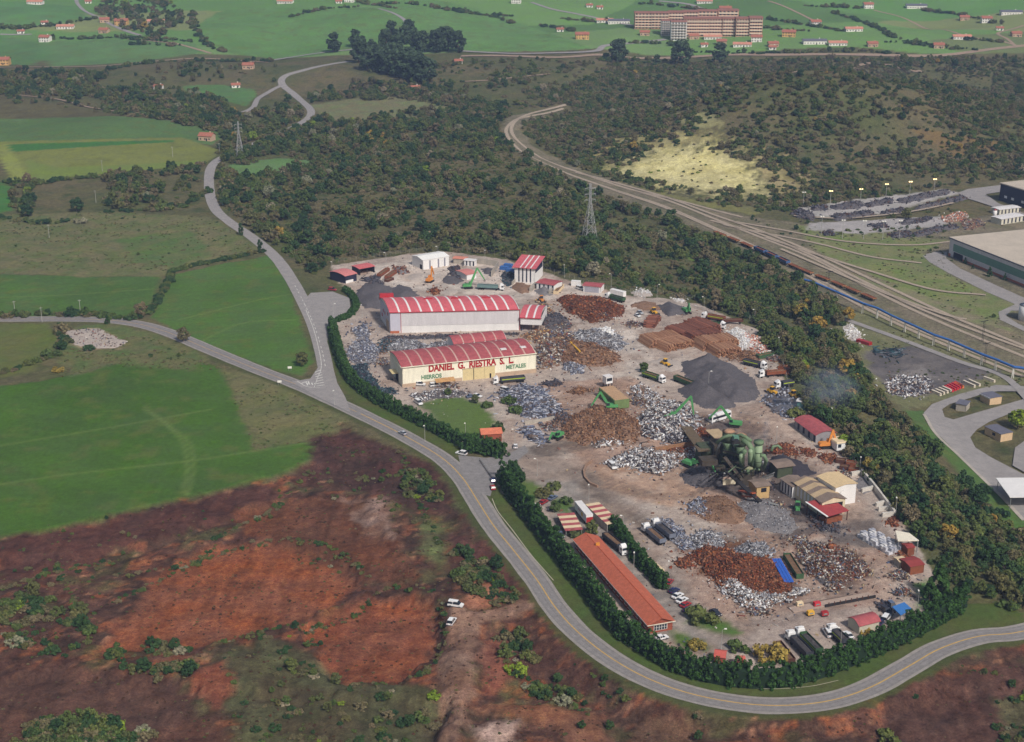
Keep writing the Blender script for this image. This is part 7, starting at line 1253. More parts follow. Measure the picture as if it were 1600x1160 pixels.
bx(1149, 694, 15.5, 2.0, 2.0, 3.2, mat('fan_teal', (96, 140, 120), 0.7, 0.2), 'fan_housing'); bx(1149, 693, 18.8, 2.6, 2.6, 1.2, black_m, 'fan_motor')
# steelwork under the cyclones
fr_ = [(1128, 738), (1142, 742), (1158, 745), (1128, 722), (1144, 726), (1160, 728)]
for px, py in fr_: pl([(px, py, -0.3), (px, py - 0.1, 11.0)], 0.22, green_d, 'column', 4)
for z in (4.5, 8.0):
    for a, b in ((0, 1), (1, 2), (3, 4), (4, 5), (0, 3), (1, 4), (2, 5)):
        p_, q_ = lp_(*fr_[a], 0), lp_(*fr_[b], 0); MB().beam((p_.x, p_.y, z), (q_.x, q_.y, z), 0.3).build('beam', green_d, sp)
    p_ = [lp_(*fr_[i], 0) for i in (0, 2, 5, 3)]; MB().hexa([(v.x, v.y, z + 0.15) for v in p_], [(v.x, v.y, z + 0.28) for v in p_]).build('platform', brown_m, sp)
    for a, b in ((0, 2), (2, 5)):
        p_, q_ = lp_(*fr_[a], 0), lp_(*fr_[b], 0); MB().tube([(p_.x, p_.y, z + 1.3), (q_.x, q_.y, z + 1.3)], 0.06, 4).build('handrail', green_m, sp)
# shredder house, feed chute and dark machinery
bx(1106, 724, 0, 8, 7, 7.5, green_d, 'shredder_house'); bx(1106, 724, 7.5, 6, 5, 2.0, brown_m, 'shredder_hood'); bx(1122, 727, 0, 6, 6, 9.5, brown_m, 'mill_housing'); bx(1133, 730, 0, 6, 5, 6, green_d, 'motor_house'); bx(1148, 733, 0, 5, 6, 7, black_m, 'sorting_drum_house')
def ramp(a, b, w, t, m, nm):
    p_, q_ = lp_(*a), lp_(*b); d = (q_ - p_); n = Vector((-d.y, d.x, 0)).normalized() * w / 2; u = Vector((0, 0, t)); MB().hexa([p_ - n, q_ - n, q_ + n, p_ + n], [p_ - n + u, q_ - n + u, q_ + n + u, p_ + n + u]).build(nm, m, sp)
pl([(1172, 735, 0.5), (1172, 728, 4), (1172.5, 705, 15)], 0.85, MATS['plant_green_light'], 'duct'); pl([(1158, 735, 0.5), (1158, 712, 12)], 0.8, MATS['plant_green_light'], 'duct')
for k in range(9): px_ = 1112 + k * 9; pl([(px_, 742 - k, 0), (px_ + (k % 3 - 1) * 2, 742 - k, 7 + (k * 53 % 9))], 0.16 + 0.1 * (k % 3), [green_m, green_d, steel_g, brown_m][k % 4], 'riser_pipe', 6)
for k in range(6): pl([(1116 + k * 11, 730 + k % 3 * 4, 9 + k % 4 * 2), (1130 + k * 10, 728 + k % 2 * 5, 10 + (k + 2) % 4 * 2)], 0.22, [green_d, brown_m, green_m][k % 3], 'cross_pipe', 6)
ramp((1072, 668, 1.0), (1100, 706, 7.5), 4.5, 0.5, mat('feed_chute', (112, 96, 76), 0.85, 0.3, 0.6), 'feed_chute'); ramp((1112, 672, 3.5), (1126, 684, 4.0), 5.5, 0.3, tan_roof, 'deck_roof'); ramp((1136, 738, 8), (1188, 785, 2.0), 1.8, 0.5, black_m, 'conveyor'); ramp((1132, 716, 9), (1160, 752, 3), 1.6, 0.5, brown_m, 'conveyor'); ramp((1181, 752, 1.5), (1209, 740, 6.5), 1.4, 0.4, steel_g, 'conveyor'); ramp((1180, 757, 1.5), (1209, 744, 6), 0.25, 0.7, steel_g, 'conveyor_rail'); ramp((1178, 772, 4.5), (1156, 768, 0.6), 1.6, 0.5, mat('orange_conveyor', (170, 88, 58), 0.8, 0.25), 'conveyor'); ramp((1182, 778, 3.0), (1160, 776, 0.4), 0.8, 0.4, MATS['orange_conveyor'], 'conveyor'); ramp((1200, 786, 2.5), (1216, 790, 0.8), 1.0, 0.4, steel_g, 'conveyor')
bx(1139, 757, 0, 4.8, 0.6, 3.0, mat('stained_pink', (186, 160, 146), 0.85, 0.3, 0.8), 'bay_wall'); bx(1139, 757, 3.0, 4.8, 0.6, 2.0, mat('bay_sign', (222, 212, 186), 0.8, 0.1), 'bay_panel'); bx(1165, 757, 0, 3.6, 3, 4.2, brown_m, 'drive_house'); bx(1156, 756, 0, 3, 3, 3.2, brown_m, 'magnet_box'); bx(1118, 740, 0, 7, 2, 3, brown_m, 'retaining_wall')
for px, py in ((1170, 762), (1182, 770), (1150, 750)): pl([(px, py, -0.3), (px, py, 4)], 0.2, black_m, 'column', 4)
for k in range(7): pl([(1112 + k * 5, 736 + k * 1.3, 0), (1113 + k * 5, 730 + k * 1.3, 3 + (k * 37 % 5))], 0.25, brown_m if k % 2 else green_d, 'strut', 5)
# ------------------------------------------------------------------ heaps and stacks of scrap
def chips(name, cols):
    """per-piece colour picked from a list by mesh island"""
    m = bpy.data.materials.new(name); m.use_nodes = True; N, L = m.node_tree.nodes, m.node_tree.links; b = N['Principled BSDF']; b.inputs['Roughness'].default_value = 0.7; b.inputs['Specular IOR Level'].default_value = 0.3
    g = N.new('ShaderNodeNewGeometry'); r = N.new('ShaderNodeValToRGB'); r.color_ramp.interpolation = 'CONSTANT'; el = r.color_ramp.elements
    while len(el) < len(cols): el.new(0.5)
    for i, c in enumerate(cols): el[i].position = i / len(cols); el[i].color = (*lin(c), 1)
    L.new(g.outputs['Random Per Island'], r.inputs[0])
    n = N.new('ShaderNodeTexNoise'); n.inputs['Scale'].default_value = 1.2; n.inputs['Detail'].default_value = 4; L.new(g.outputs['Position'], n.inputs['Vector']); mr = N.new('ShaderNodeMapRange'); mr.inputs[3].default_value = 0.55; mr.inputs[4].default_value = 1.35; L.new(n.outputs[0], mr.inputs[0])
    mx = N.new('ShaderNodeMix'); mx.data_type = 'RGBA'; mx.blend_type = 'MULTIPLY'; mx.inputs[0].default_value = 1; L.new(r.outputs[0], mx.inputs[6]); L.new(mr.outputs[0], mx.inputs[7]); L.new(mx.outputs[2], b.inputs['Base Color']); return m
CH = {'rust': chips('scrap_rust', [(120, 66, 42), (96, 54, 40), (138, 80, 50), (84, 52, 42), (150, 92, 58), (70, 48, 42), (110, 78, 62), (128, 60, 36), (160, 110, 80)]),
      'mixed': chips('scrap_mixed', [(110, 80, 66), (150, 140, 134), (84, 62, 54), (60, 56, 58), (190, 186, 180), (118, 84, 64), (96, 100, 116), (70, 60, 56), (90, 100, 126), (130, 108, 94), (136, 76, 64), (176, 156, 124), (98, 72, 60), (124, 118, 116), (76, 70, 72), (206, 200, 194)]),
      'white': chips('scrap_white', [(230, 230, 234), (190, 190, 196), (84, 76, 74), (160, 160, 168), (236, 236, 238), (108, 94, 88), (140, 140, 148), (66, 60, 62), (204, 200, 196), (140, 108, 88), (120, 116, 118), (172, 160, 152)]),
      'grey': chips('scrap_grey', [(150, 152, 162), (120, 122, 134), (180, 180, 186), (96, 98, 108), (206, 206, 210), (76, 76, 84), (134, 130, 130), (160, 160, 168), (110, 100, 96)]),
      'brown': chips('scrap_brown', [(134, 96, 72), (116, 82, 62), (150, 112, 84), (98, 72, 58), (168, 132, 104), (84, 64, 54), (126, 88, 62)]),
      'blue': chips('scrap_blue', [(112, 118, 140), (140, 146, 164), (90, 96, 118), (166, 168, 180), (74, 78, 94), (190, 190, 198), (104, 90, 84)]),
      'bag': chips('bag_white', [(240, 240, 240), (222, 222, 226), (232, 230, 226), (206, 206, 212)]), 'orange': chips('waste_orange', [(214, 112, 78), (190, 96, 76), (226, 160, 124), (236, 236, 236), (206, 200, 196), (150, 128, 116)]), 'teal': chips('scrap_teal', [(40, 70, 80), (34, 48, 60), (56, 88, 96), (70, 76, 88), (30, 36, 44), (110, 120, 130)]), 'yellow': chips('scrap_yellow', [(206, 162, 84), (120, 90, 70), (220, 200, 170), (120, 90, 70), (96, 96, 104), (180, 120, 74), (140, 124, 112), (84, 76, 74)]), 'dark': chips('scrap_dark', [(60, 60, 70), (80, 80, 92), (50, 46, 50), (104, 100, 106), (92, 66, 56), (70, 72, 86)])}
MND = {'rust': mat('mound_rust', (98, 62, 46), 0.95, 0.45, 0.8, bump=0.6), 'dark': mat('mound_dark', (94, 90, 94), 0.95, 0.45, 1.4, bump=0.8), 'grey': mat('mound_grey', (124, 120, 122), 0.95, 0.35, 0.9, bump=0.6), 'brown': mat('mound_brown', (132, 104, 86), 0.95, 0.4, 0.9, bump=0.6), 'black': mat('mound_black', (62, 58, 66), 0.95, 0.4, 0.9, bump=0.6), 'pale': mat('mound_pale', (178, 166, 158), 0.95, 0.25, 0.9, bump=0.4)}
def mound(pg, h, seed, cell=1.0, rough=0.35, power=0.7, edge=6.0):
    """a heap whose outline is the polygon and whose flanks rise from its edge"""
    gx_, gy_ = sum(p[0] for p in pg) / len(pg), sum(p[1] for p in pg) / len(pg); pg = [(gx_ + (a - gx_) * 1.1, gy_ + (b - gy_) * 1.1) for a, b in pg]
    pw = poly_world(pg, 3); lo, hi = pw.min(0) - 1, pw.max(0) + 1; xs = np.arange(lo[0], hi[0], cell); ys = np.arange(lo[1], hi[1], cell); X, Y = np.meshgrid(xs, ys); x, y = X.ravel(), Y.ravel()
    wx_ = (fbm(x / 3 + seed, y / 3, 2) - 0.5) * 4; ins = inside(pw, x + wx_, y + wx_[::-1]); d = np.full(len(x), 1e9)
    for i in range(len(pw)):
        a, b = pw[i - 1], pw[i]; ab = b - a; L = max(1e-9, ab @ ab); t = np.clip(((x - a[0]) * ab[0] + (y - a[1]) * ab[1]) / L, 0, 1); d = np.minimum(d, np.hypot(x - a[0] - t * ab[0], y - a[1] - t * ab[1]))
    k = np.where(ins, np.clip(d / edge, 0, 1) ** power, 0); n = fbm(x / 2.4 + seed, y / 2.4, 3); big = fbm(x / 9 + seed * 3, y / 9, 2)
    z = h * 0.72 * k * (0.15 + 1.7 * big) * (1 - rough + 2 * rough * n) + np.where(ins, 0.0, -0.3)
    return x, y, z, ins, X.shape
def heap(label, pg, h, base, chip=None, n=0, size=0.8, seed=1, flatness=0.5, name='scrap_heap', cat='heap', grp='heaps of scrap and shredded metal', rough=0.35, edge=6.0, cell=1.0, long=0.2):
    x, y, z, ins, (ny_, nx_) = mound(pg, h, seed, cell, rough, edge=edge); ox, oy = x[ins].mean(), y[ins].mean(); oz = H(ox, oy); root = empty(name, (ox, oy, oz), 0, label, cat, grp)
    zt = Hf(x, y) - oz + z; I_ = np.arange(nx_ * ny_).reshape(ny_, nx_); q = np.stack([I_[:-1, :-1].ravel(), I_[:-1, 1:].ravel(), I_[1:, 1:].ravel(), I_[1:, :-1].ravel()], -1); q = q[ins[q].any(1)]
    used, inv = np.unique(q, return_inverse=True); link_mesh('mound', np.stack([x[used] - ox, y[used] - oy, zt[used]], -1).tolist(), [tuple(r) for r in inv.reshape(q.shape).tolist()], MND[base], root, True)
    if chip:
        n = int(n * 2.6); size *= 0.55; r = np.random.default_rng(seed); ii = np.nonzero(ins & (z > -0.1))[0]; c = ii[r.integers(0, len(ii), n)]; vs = []; fs = []
        far_ = r.random(n) < 0.24; px, py, pz = x[c] - ox + (r.random(n) - .5) * cell, y[c] - oy + (r.random(n) - .5) * cell, zt[c]; an_ = r.random(n) * 6.28; rr_ = np.abs(r.normal(size=n)) * 4.2 * far_; px = px + np.cos(an_) * rr_; py = py + np.sin(an_) * rr_; g_ = Hf(px + ox, py + oy) - oz; pz = np.where(rr_ > 1.0, g_ + 0.05, pz)
        A = r.normal(size=(n, 3)); A[:, 2] *= flatness; A /= np.linalg.norm(A, axis=1)[:, None]; Bv = np.cross(A, r.normal(size=(n, 3))); Bv /= np.linalg.norm(Bv, axis=1)[:, None]; Cv = np.cross(A, Bv)
        s = size * (0.35 + r.random(n) ** 2 * 1.3); la = s * np.where(r.random(n) < long, 2.4, 1.0); lb = s * (0.35 + 0.6 * r.random(n)) * np.where(la > s * 2, 0.35, 1); lc = s * (0.08 + 0.5 * r.random(n) ** 2)
        P0 = np.stack([px, py, pz + 0.15], -1); cr = [(-1, -1, -1), (1, -1, -1), (1, 1, -1), (-1, 1, -1), (-1, -1, 1), (1, -1, 1), (1, 1, 1), (-1, 1, 1)]
        V = np.stack([P0 + A * (la * i)[:, None] * 0.5 + Bv * (lb * j)[:, None] * 0.5 + Cv * (lc * k)[:, None] * 0.5 for i, j, k in cr], 1).reshape(-1, 3)
        F_ = np.array([(3, 2, 1, 0), (4, 5, 6, 7), (0, 1, 5, 4), (1, 2, 6, 5), (2, 3, 7, 6), (3, 0, 4, 7)]); FF = (np.arange(n)[:, None, None] * 8 + F_[None]).reshape(-1, 4)
        me = bpy.data.meshes.new('loose_scrap'); me.vertices.add(len(V)); me.loops.add(FF.size); me.polygons.add(len(FF)); me.vertices.foreach_set('co', V.astype(np.float32).ravel()); me.loops.foreach_set('vertex_index', FF.astype(np.int32).ravel()); me.polygons.foreach_set('loop_start', np.arange(0, FF.size, 4, dtype=np.int32)); me.update(calc_edges=True); me.materials.append(CH[chip]); o = bpy.data.objects.new('loose_scrap', me); C.objects.link(o); o.parent = root; o['kind'] = 'stuff'
    return root
def E(cx, cy, rx, ry, n=10, tilt=0.0):
    return [(cx + rx * math.cos(2 * math.pi * k / n) - tilt * ry * math.sin(2 * math.pi * k / n), cy + ry * math.sin(2 * math.pi * k / n) + 0 * tilt) for k in range(n)]
# rusty and mixed scrap
heap('rusty scrap heap with mixed lower edge between warehouse and garage', [(876, 470), (900, 464), (940, 470), (970, 482), (968, 494), (946, 500), (925, 503), (905, 494), (884, 482)], 3.6, 'rust', 'rust', 900, 1.5, 1); heap('strip of mixed scrap along the front of the rusty heap', [(900, 484), (930, 490), (960, 490), (962, 498), (940, 504), (918, 500)], 1.6, 'rust', 'mixed', 420, 1.3, 2)
heap('colourful mixed scrap at the gable of the signed warehouse', [(838, 560), (842, 530), (870, 518), (890, 524), (900, 545), (880, 560), (862, 572), (846, 574)], 2.2, 'brown', 'mixed', 800, 1.7, 3); heap('heap with yellow machinery pieces beside the annex', [(828, 524), (850, 516), (868, 520), (862, 534), (838, 536)], 1.6, 'brown', 'yellow', 260, 1.5, 4); heap('grey light scrap heap beside the white sacks', [(900, 522), (930, 516), (965, 528), (976, 538), (965, 546), (935, 542), (905, 534)], 2.0, 'grey', 'grey', 620, 1.5, 5); heap('bright white plastic sacks heaped at the drive', [(935, 516), (945, 512), (962, 524), (966, 530), (950, 532), (938, 524)], 2.6, 'pale', 'bag', 160, 1.6, 6, long=0.05)
heap('brown scrap heap with a yellow beam below the grey scrap', [(870, 548), (890, 534), (930, 540), (962, 556), (960, 566), (940, 572), (900, 572), (875, 564)], 2.6, 'brown', 'brown', 520, 1.7, 7, long=0.35); heap('small blue-grey scrap heap in the dusty middle yard', [(880, 566), (896, 563), (912, 574), (910, 583), (894, 584), (882, 576)], 1.8, 'grey', 'blue', 220, 1.3, 8); heap('mixed scrap behind the annex', [(845, 495), (870, 490), (890, 502), (880, 512), (852, 512)], 1.8, 'dark', 'dark', 160, 1.4, 9); heap('orange and black machine scrap beside the annex roof', [(838, 470), (850, 470), (862, 486), (868, 496), (856, 496), (846, 484)], 1.6, 'dark', 'yellow', 160, 1.3, 10)
heap('brown shredded scrap heap with timber in the middle yard', [(884, 668), (905, 648), (935, 638), (965, 642), (995, 660), (1000, 680), (985, 692), (950, 690), (915, 694), (892, 686)], 3.6, 'brown', 'brown', 1500, 1.3, 11); heap('black and white crushed car heap under the big grab crane', [(1000, 660), (1018, 640), (1045, 630), (1075, 640), (1088, 660), (1086, 685), (1075, 695), (1050, 690), (1020, 684), (1000, 676)], 3.4, 'black', 'white', 1500, 1.5, 12); heap('pale sheet metal lying in front of the brown heap', [(930, 690), (948, 684), (962, 684), (982, 690), (965, 695), (935, 698)], 1.0, 'brown', 'white', 120, 2.2, 13); heap('white goods heap at the edge of the round bay', [(946, 724), (975, 712), (1000, 703), (1030, 706), (1055, 722), (1045, 735), (1028, 742), (1005, 736), (985, 728), (965, 732)], 3.0, 'black', 'white', 1100, 1.4, 14); heap('thin tail of white scrap towards the shredder', [(1045, 708), (1080, 700), (1100, 704), (1092, 714), (1060, 722)], 1.2, 'brown', 'white', 220, 1.2, 15)
heap('mixed white scrap and beams beside the green press', [(985, 606), (1005, 602), (1035, 622), (1040, 640), (1020, 640), (995, 624)], 1.8, 'brown', 'white', 340, 1.6, 16, long=0.5); heap('dark oily heap beneath the reaching grab crane', [(1068, 746), (1080, 730), (1105, 728), (1135, 740), (1132, 756), (1105, 762), (1080, 758)], 2.6, 'dark', 'dark', 120, 1.0, 17); heap('dark clinker heap behind the plant huts', [(1196, 730), (1212, 716), (1230, 716), (1250, 722), (1272, 740), (1250, 748), (1215, 744)], 4.0, 'black', None, 0, 1, 18)
heap('rust-coloured plates beside the spare duct', [(1198, 706), (1215, 694), (1235, 697), (1246, 708), (1225, 712), (1204, 710)], 1.2, 'rust', 'rust', 300, 1.3, 19); heap('brown shredded heap in the lower middle yard', [(1078, 790), (1098, 780), (1130, 776), (1150, 786), (1168, 806), (1155, 818), (1125, 816), (1095, 808)], 3.6, 'brown', 'brown', 420, 0.7, 20, edge=9); heap('grey shredded heap beside the brown one', [(1150, 790), (1180, 782), (1205, 784), (1232, 806), (1244, 824), (1225, 832), (1195, 828), (1165, 814)], 3.6, 'grey', 'grey', 420, 0.6, 21, edge=9); heap('dull aluminium scraps on the front of the brown heap', [(1072, 790), (1090, 780), (1110, 790), (1120, 808), (1095, 806), (1080, 798)], 1.8, 'grey', 'blue', 220, 1.2, 22)
heap('silver shavings along the tail of the grey tippers', [(1030, 816), (1050, 814), (1078, 840), (1082, 856), (1062, 856), (1042, 836)], 1.2, 'grey', 'blue', 380, 1.1, 23); heap('silver aluminium heap behind the rust heap', [(1078, 846), (1095, 832), (1112, 832), (1135, 850), (1130, 866), (1100, 866)], 2.2, 'grey', 'grey', 640, 1.1, 24); heap('silver wire scrap along the back of the rust heap', [(1140, 862), (1165, 852), (1195, 852), (1206, 866), (1190, 876), (1160, 874)], 2.0, 'grey', 'grey', 560, 1.2, 25, long=0.5); heap('great rust-orange heap in the lower yard', [(1085, 872), (1110, 858), (1140, 864), (1185, 874), (1212, 884), (1225, 905), (1232, 925), (1215, 930), (1190, 925), (1165, 930), (1140, 920), (1110, 898)], 3.4, 'rust', 'rust', 2600, 1.1, 26); heap('silver and white scrap along the front of the rust heap', [(1125, 905), (1140, 895), (1160, 910), (1185, 926), (1215, 926), (1250, 918), (1254, 930), (1225, 936), (1190, 946), (1160, 944), (1138, 926)], 2.0, 'black', 'white', 1500, 1.1, 27)
heap('dark and rusty heap with crushed bodies in the lower right yard', [(1246, 862), (1268, 852), (1300, 856), (1330, 868), (1352, 884), (1354, 900), (1330, 902), (1315, 920), (1295, 920), (1270, 896), (1250, 876)], 2.6, 'rust', 'mixed', 1300, 1.1, 28); heap('grey ash slope on the left of the crushed bodies', [(1244, 858), (1258, 856), (1285, 890), (1312, 915), (1302, 922), (1278, 908), (1254, 880)], 1.4, 'dark', None, 0, 1, 29); heap('upright rusty steel frame on top of the crushed bodies', [(1286, 862), (1296, 858), (1304, 866), (1294, 872)], 4.5, 'rust', 'rust', 120, 2.0, 30, edge=3)
# heaps of shredded dark metal and gravel
heap('great dark grey shredded metal heap in the upper right yard', [(1068, 572), (1095, 562), (1120, 563), (1150, 576), (1175, 596), (1182, 614), (1165, 626), (1140, 626), (1110, 612), (1080, 592)], 9.5, 'dark', None, 0, 1, 31, name='shred_heap', rough=0.22, edge=24); heap('smaller dark grey shredded heap in front of the great one', [(1062, 612), (1078, 602), (1105, 606), (1135, 620), (1146, 634), (1120, 640), (1085, 630)], 6.0, 'dark', None, 0, 1, 32, name='shred_heap', rough=0.12, edge=10); heap('big dark gravel heap at the left gable of the grey warehouse', [(556, 462), (570, 446), (592, 446), (612, 452), (612, 478), (596, 482), (572, 480), (560, 474)], 4.5, 'dark', None, 0, 1, 33, name='gravel_heap', rough=0.15, edge=10); heap('dark gravel heap behind the grey warehouse', [(606, 456), (620, 446), (640, 450), (652, 462), (625, 470)], 3.4, 'dark', None, 0, 1, 34, name='gravel_heap', rough=0.15, edge=8); heap('flat dark heap in the middle of the upper yard', E(707, 438, 15, 6), 2.2, 'dark', None, 0, 1, 35, name='gravel_heap', rough=0.15); heap('pale gravel heap before the white shed', E(649, 434, 12, 5), 2.0, 'pale', None, 0, 1, 36, name='gravel_heap', rough=0.1); heap('dark heap with rust beside the white shed', E(626, 423, 11, 6), 2.6, 'grey', 'rust', 40, 1.8, 37, name='gravel_heap'); heap('grey-brown gravel heap in the left bay of the tall building', [(800, 450), (808, 442), (824, 446), (829, 454), (815, 459)], 2.6, 'brown', None, 0, 1, 38, name='gravel_heap', rough=0.15); heap('grey gravel heap in the right bay of the tall building', [(837, 455), (845, 448), (862, 452), (860, 461), (846, 462)], 2.4, 'grey', None, 0, 1, 39, name='gravel_heap', rough=0.15); heap('brown-grey gravel heap at the back fence', [(984, 478), (1005, 472), (1025, 474), (1035, 484), (1010, 486)], 3.0, 'brown', None, 0, 1, 40, name='gravel_heap', rough=0.15); heap('dark gravel heap at the back fence', [(1028, 482), (1045, 472), (1062, 480), (1070, 490), (1045, 494)], 3.6, 'dark', None, 0, 1, 41, name='gravel_heap', rough=0.15); heap('dark heap inside the concrete bay', E(762, 424, 9, 5), 2.0, 'dark', None, 0, 1, 42, name='gravel_heap', rough=0.15); heap('grey plates and gravel beside the bank', [(1192, 622), (1225, 606), (1245, 622), (1240, 636), (1210, 644)], 1.4, 'dark', 'blue', 90, 1.8, 43); heap('dark aggregate in the concrete bunker', [(1330, 755), (1345, 746), (1362, 766), (1350, 772)], 1.6, 'grey', None, 0, 1, 44, name='gravel_heap', rough=0.15); heap('black ash on the left of the annex', [(846, 504), (870, 498), (890, 506), (876, 516), (856, 514)], 1.6, 'dark', None, 0, 1, 45, name='gravel_heap')
heap('pale sand heap beside the yellow loader', [(1020, 566), (1035, 560), (1062, 566), (1068, 576), (1045, 580)], 1.8, 'pale', None, 0, 1, 46, name='gravel_heap', rough=0.15); heap('white bagged waste heap near the bank', [(1136, 522), (1150, 514), (1165, 520), (1178, 536), (1165, 548), (1145, 536)], 2.0, 'pale', 'bag', 520, 1.1, 47, long=0.05); heap('orange and white waste heap at the bank', [(1150, 518), (1185, 530), (1206, 544), (1200, 556), (1180, 550), (1165, 530)], 1.8, 'pale', 'orange', 380, 1.3, 48, long=0.1); heap('rusty frames between the lorries and the bank', [(1150, 552), (1172, 548), (1190, 560), (1176, 568), (1158, 562)], 1.4, 'brown', 'brown', 120, 1.6, 49, long=.5); heap('white rubble lying in the scrub at the back fence', [(988, 458), (1005, 452), (1018, 460), (1005, 464)], 0.8, 'pale', 'bag', 60, 1.2, 50); heap('second patch of white rubble at the back fence', [(1050, 468), (1065, 466), (1072, 472), (1058, 474)], 0.7, 'pale', 'bag', 40, 1.2, 51)
# left edge and warehouse fronts
heap('grey cable drum scrap at the left end of the signed warehouse', [(542, 556), (556, 536), (580, 532), (590, 548), (586, 566), (560, 570)], 2.4, 'grey', 'blue', 620, 1.2, 52); heap('pale sheet scrap between the two warehouses', [(606, 546), (620, 532), (650, 534), (664, 540), (640, 548)], 2.0, 'grey', 'grey', 300, 1.4, 53); heap('dark teal machine scrap along the left hedge', [(548, 574), (572, 570), (580, 590), (594, 606), (580, 610), (560, 592)], 1.8, 'black', 'teal', 300, 1.4, 54); heap('grey and white boxes by the left fence', [(552, 516), (570, 504), (580, 520), (572, 532), (558, 530)], 1.6, 'grey', 'blue', 140, 1.5, 55); heap('small machine parts along the front of the grey warehouse', [(608, 526), (700, 524), (800, 520), (800, 524), (700, 529), (610, 531)], 0.9, 'dark', 'dark', 420, 1.1, 56, edge=3); heap('mixed parts between the two warehouses', [(590, 545), (604, 530), (616, 534), (606, 552), (594, 554)], 1.5, 'brown', 'teal', 120, 1.4, 57); heap('pale parts in a row at the back of the signed warehouse', [(650, 542), (700, 534), (725, 530), (720, 538), (680, 546)], 1.2, 'dark', 'grey', 240, 1.4, 58); heap('white sheets and parts along the lawn top', [(640, 618), (680, 610), (730, 612), (720, 620), (660, 626)], 0.9, 'dark', 'white', 200, 1.1, 59, edge=3); heap('orange drums by the annex front', [(816, 524), (846, 518), (850, 528), (824, 532)], 1.2, 'brown', 'yellow', 120, 1.3, 60, edge=3)
heap('rows of grey pipe bundles beside the drive', [(782, 616), (810, 604), (845, 608), (872, 634), (876, 650), (850, 654), (820, 650), (800, 636)], 1.6, 'dark', 'blue', 760, 1.7, 61, long=0.6, flatness=0.1); heap('silver pipes lying by the entrance drive', [(816, 672), (828, 668), (848, 688), (840, 696), (828, 690)], 1.0, 'dark', 'blue', 90, 2.2, 62, long=0.9, flatness=0.05, edge=3); heap('brown machine parts at the pipe store end', [(850, 650), (875, 640), (895, 655), (880, 665)], 1.3, 'brown', 'dark', 140, 1.4, 63); heap('white bags strewn in the upper yard centre', [(944, 485), (965, 488), (975, 498), (950, 500)], 0.8, 'pale', 'bag', 60, 1.1, 64); heap('blue and green junk left of the tall building', [(784, 428), (800, 424), (806, 440), (795, 448), (785, 440)], 1.4, 'dark', 'teal', 160, 1.3, 65); heap('dark plant parts before the concrete bay', [(700, 420), (716, 416), (725, 430), (716, 438), (704, 430)], 1.6, 'dark', 'dark', 140, 1.6, 66, long=.5); heap('dark conveyors lying before the skips', [(564, 436), (590, 432), (600, 444), (580, 446)], 1.0, 'dark', 'dark', 90, 1.9, 67, long=0.7); heap('rusty junk below the white canopy', [(1398, 860), (1416, 856), (1422, 880), (1402, 884)], 1.1, 'brown', 'rust', 120, 1.2, 68); heap('dark junk beside the blue canopy', [(1374, 948), (1390, 940), (1398, 952), (1384, 962)], 1.0, 'dark', 'dark', 90, 1.2, 69); heap('rusty machine parts behind the grey warehouse', [(668, 456), (680, 450), (690, 456), (680, 462)], 1.4, 'rust', 'rust', 60, 1.8, 70); heap('pale grey gravel behind the grey warehouse', [(686, 458), (700, 450), (716, 456), (704, 464)], 1.2, 'pale', None, 0, 1, 71, name='gravel_heap'); heap('rusty junk at the foot of the striped shed', [(1262, 806), (1280, 808), (1292, 818), (1272, 822)], 1.4, 'rust', 'dark', 120, 1.3, 72); heap('machine junk on the bank below the bunkers', [(1385, 812), (1400, 808), (1408, 820), (1392, 822)], 1.0, 'rust', 'rust', 60, 1.4, 73)
# far side: rubble and wagon-loads of scrap on the sidings
heap('white rubble strewn above the red skip on the estate side', [(1316, 508), (1335, 510), (1348, 526), (1345, 538), (1326, 528)], 0.9, 'pale', 'bag', 160, 1.2, 74); heap('white broken casings on the dark hardstanding', [(1386, 604), (1400, 588), (1420, 590), (1440, 588), (1452, 596), (1450, 614), (1420, 620), (1396, 616)], 1.4, 'black', 'white', 420, 1.6, 75); heap('dark pipes lying on the estate side', [(1360, 548), (1400, 546), (1408, 556), (1375, 558)], 0.8, 'dark', 'teal', 60, 2.4, 76, long=0.9, flatness=0.05); heap('red and orange waste beside the white-roofed sheds', [(1470, 342), (1495, 332), (1512, 336), (1504, 346), (1480, 348)], 1.2, 'brown', 'orange', 160, 1.5, 77); heap('mixed waste next to the tan-roofed hall', [(1500, 346), (1530, 342), (1540, 352), (1510, 360)], 1.2, 'brown', 'mixed', 160, 1.6, 78); heap('rubble heap with bits of timber beside the country road', [(108, 518), (150, 514), (190, 534), (180, 540), (138, 542), (114, 532)], 0.9, 'pale', 'mixed', 160, 1.0, 79)
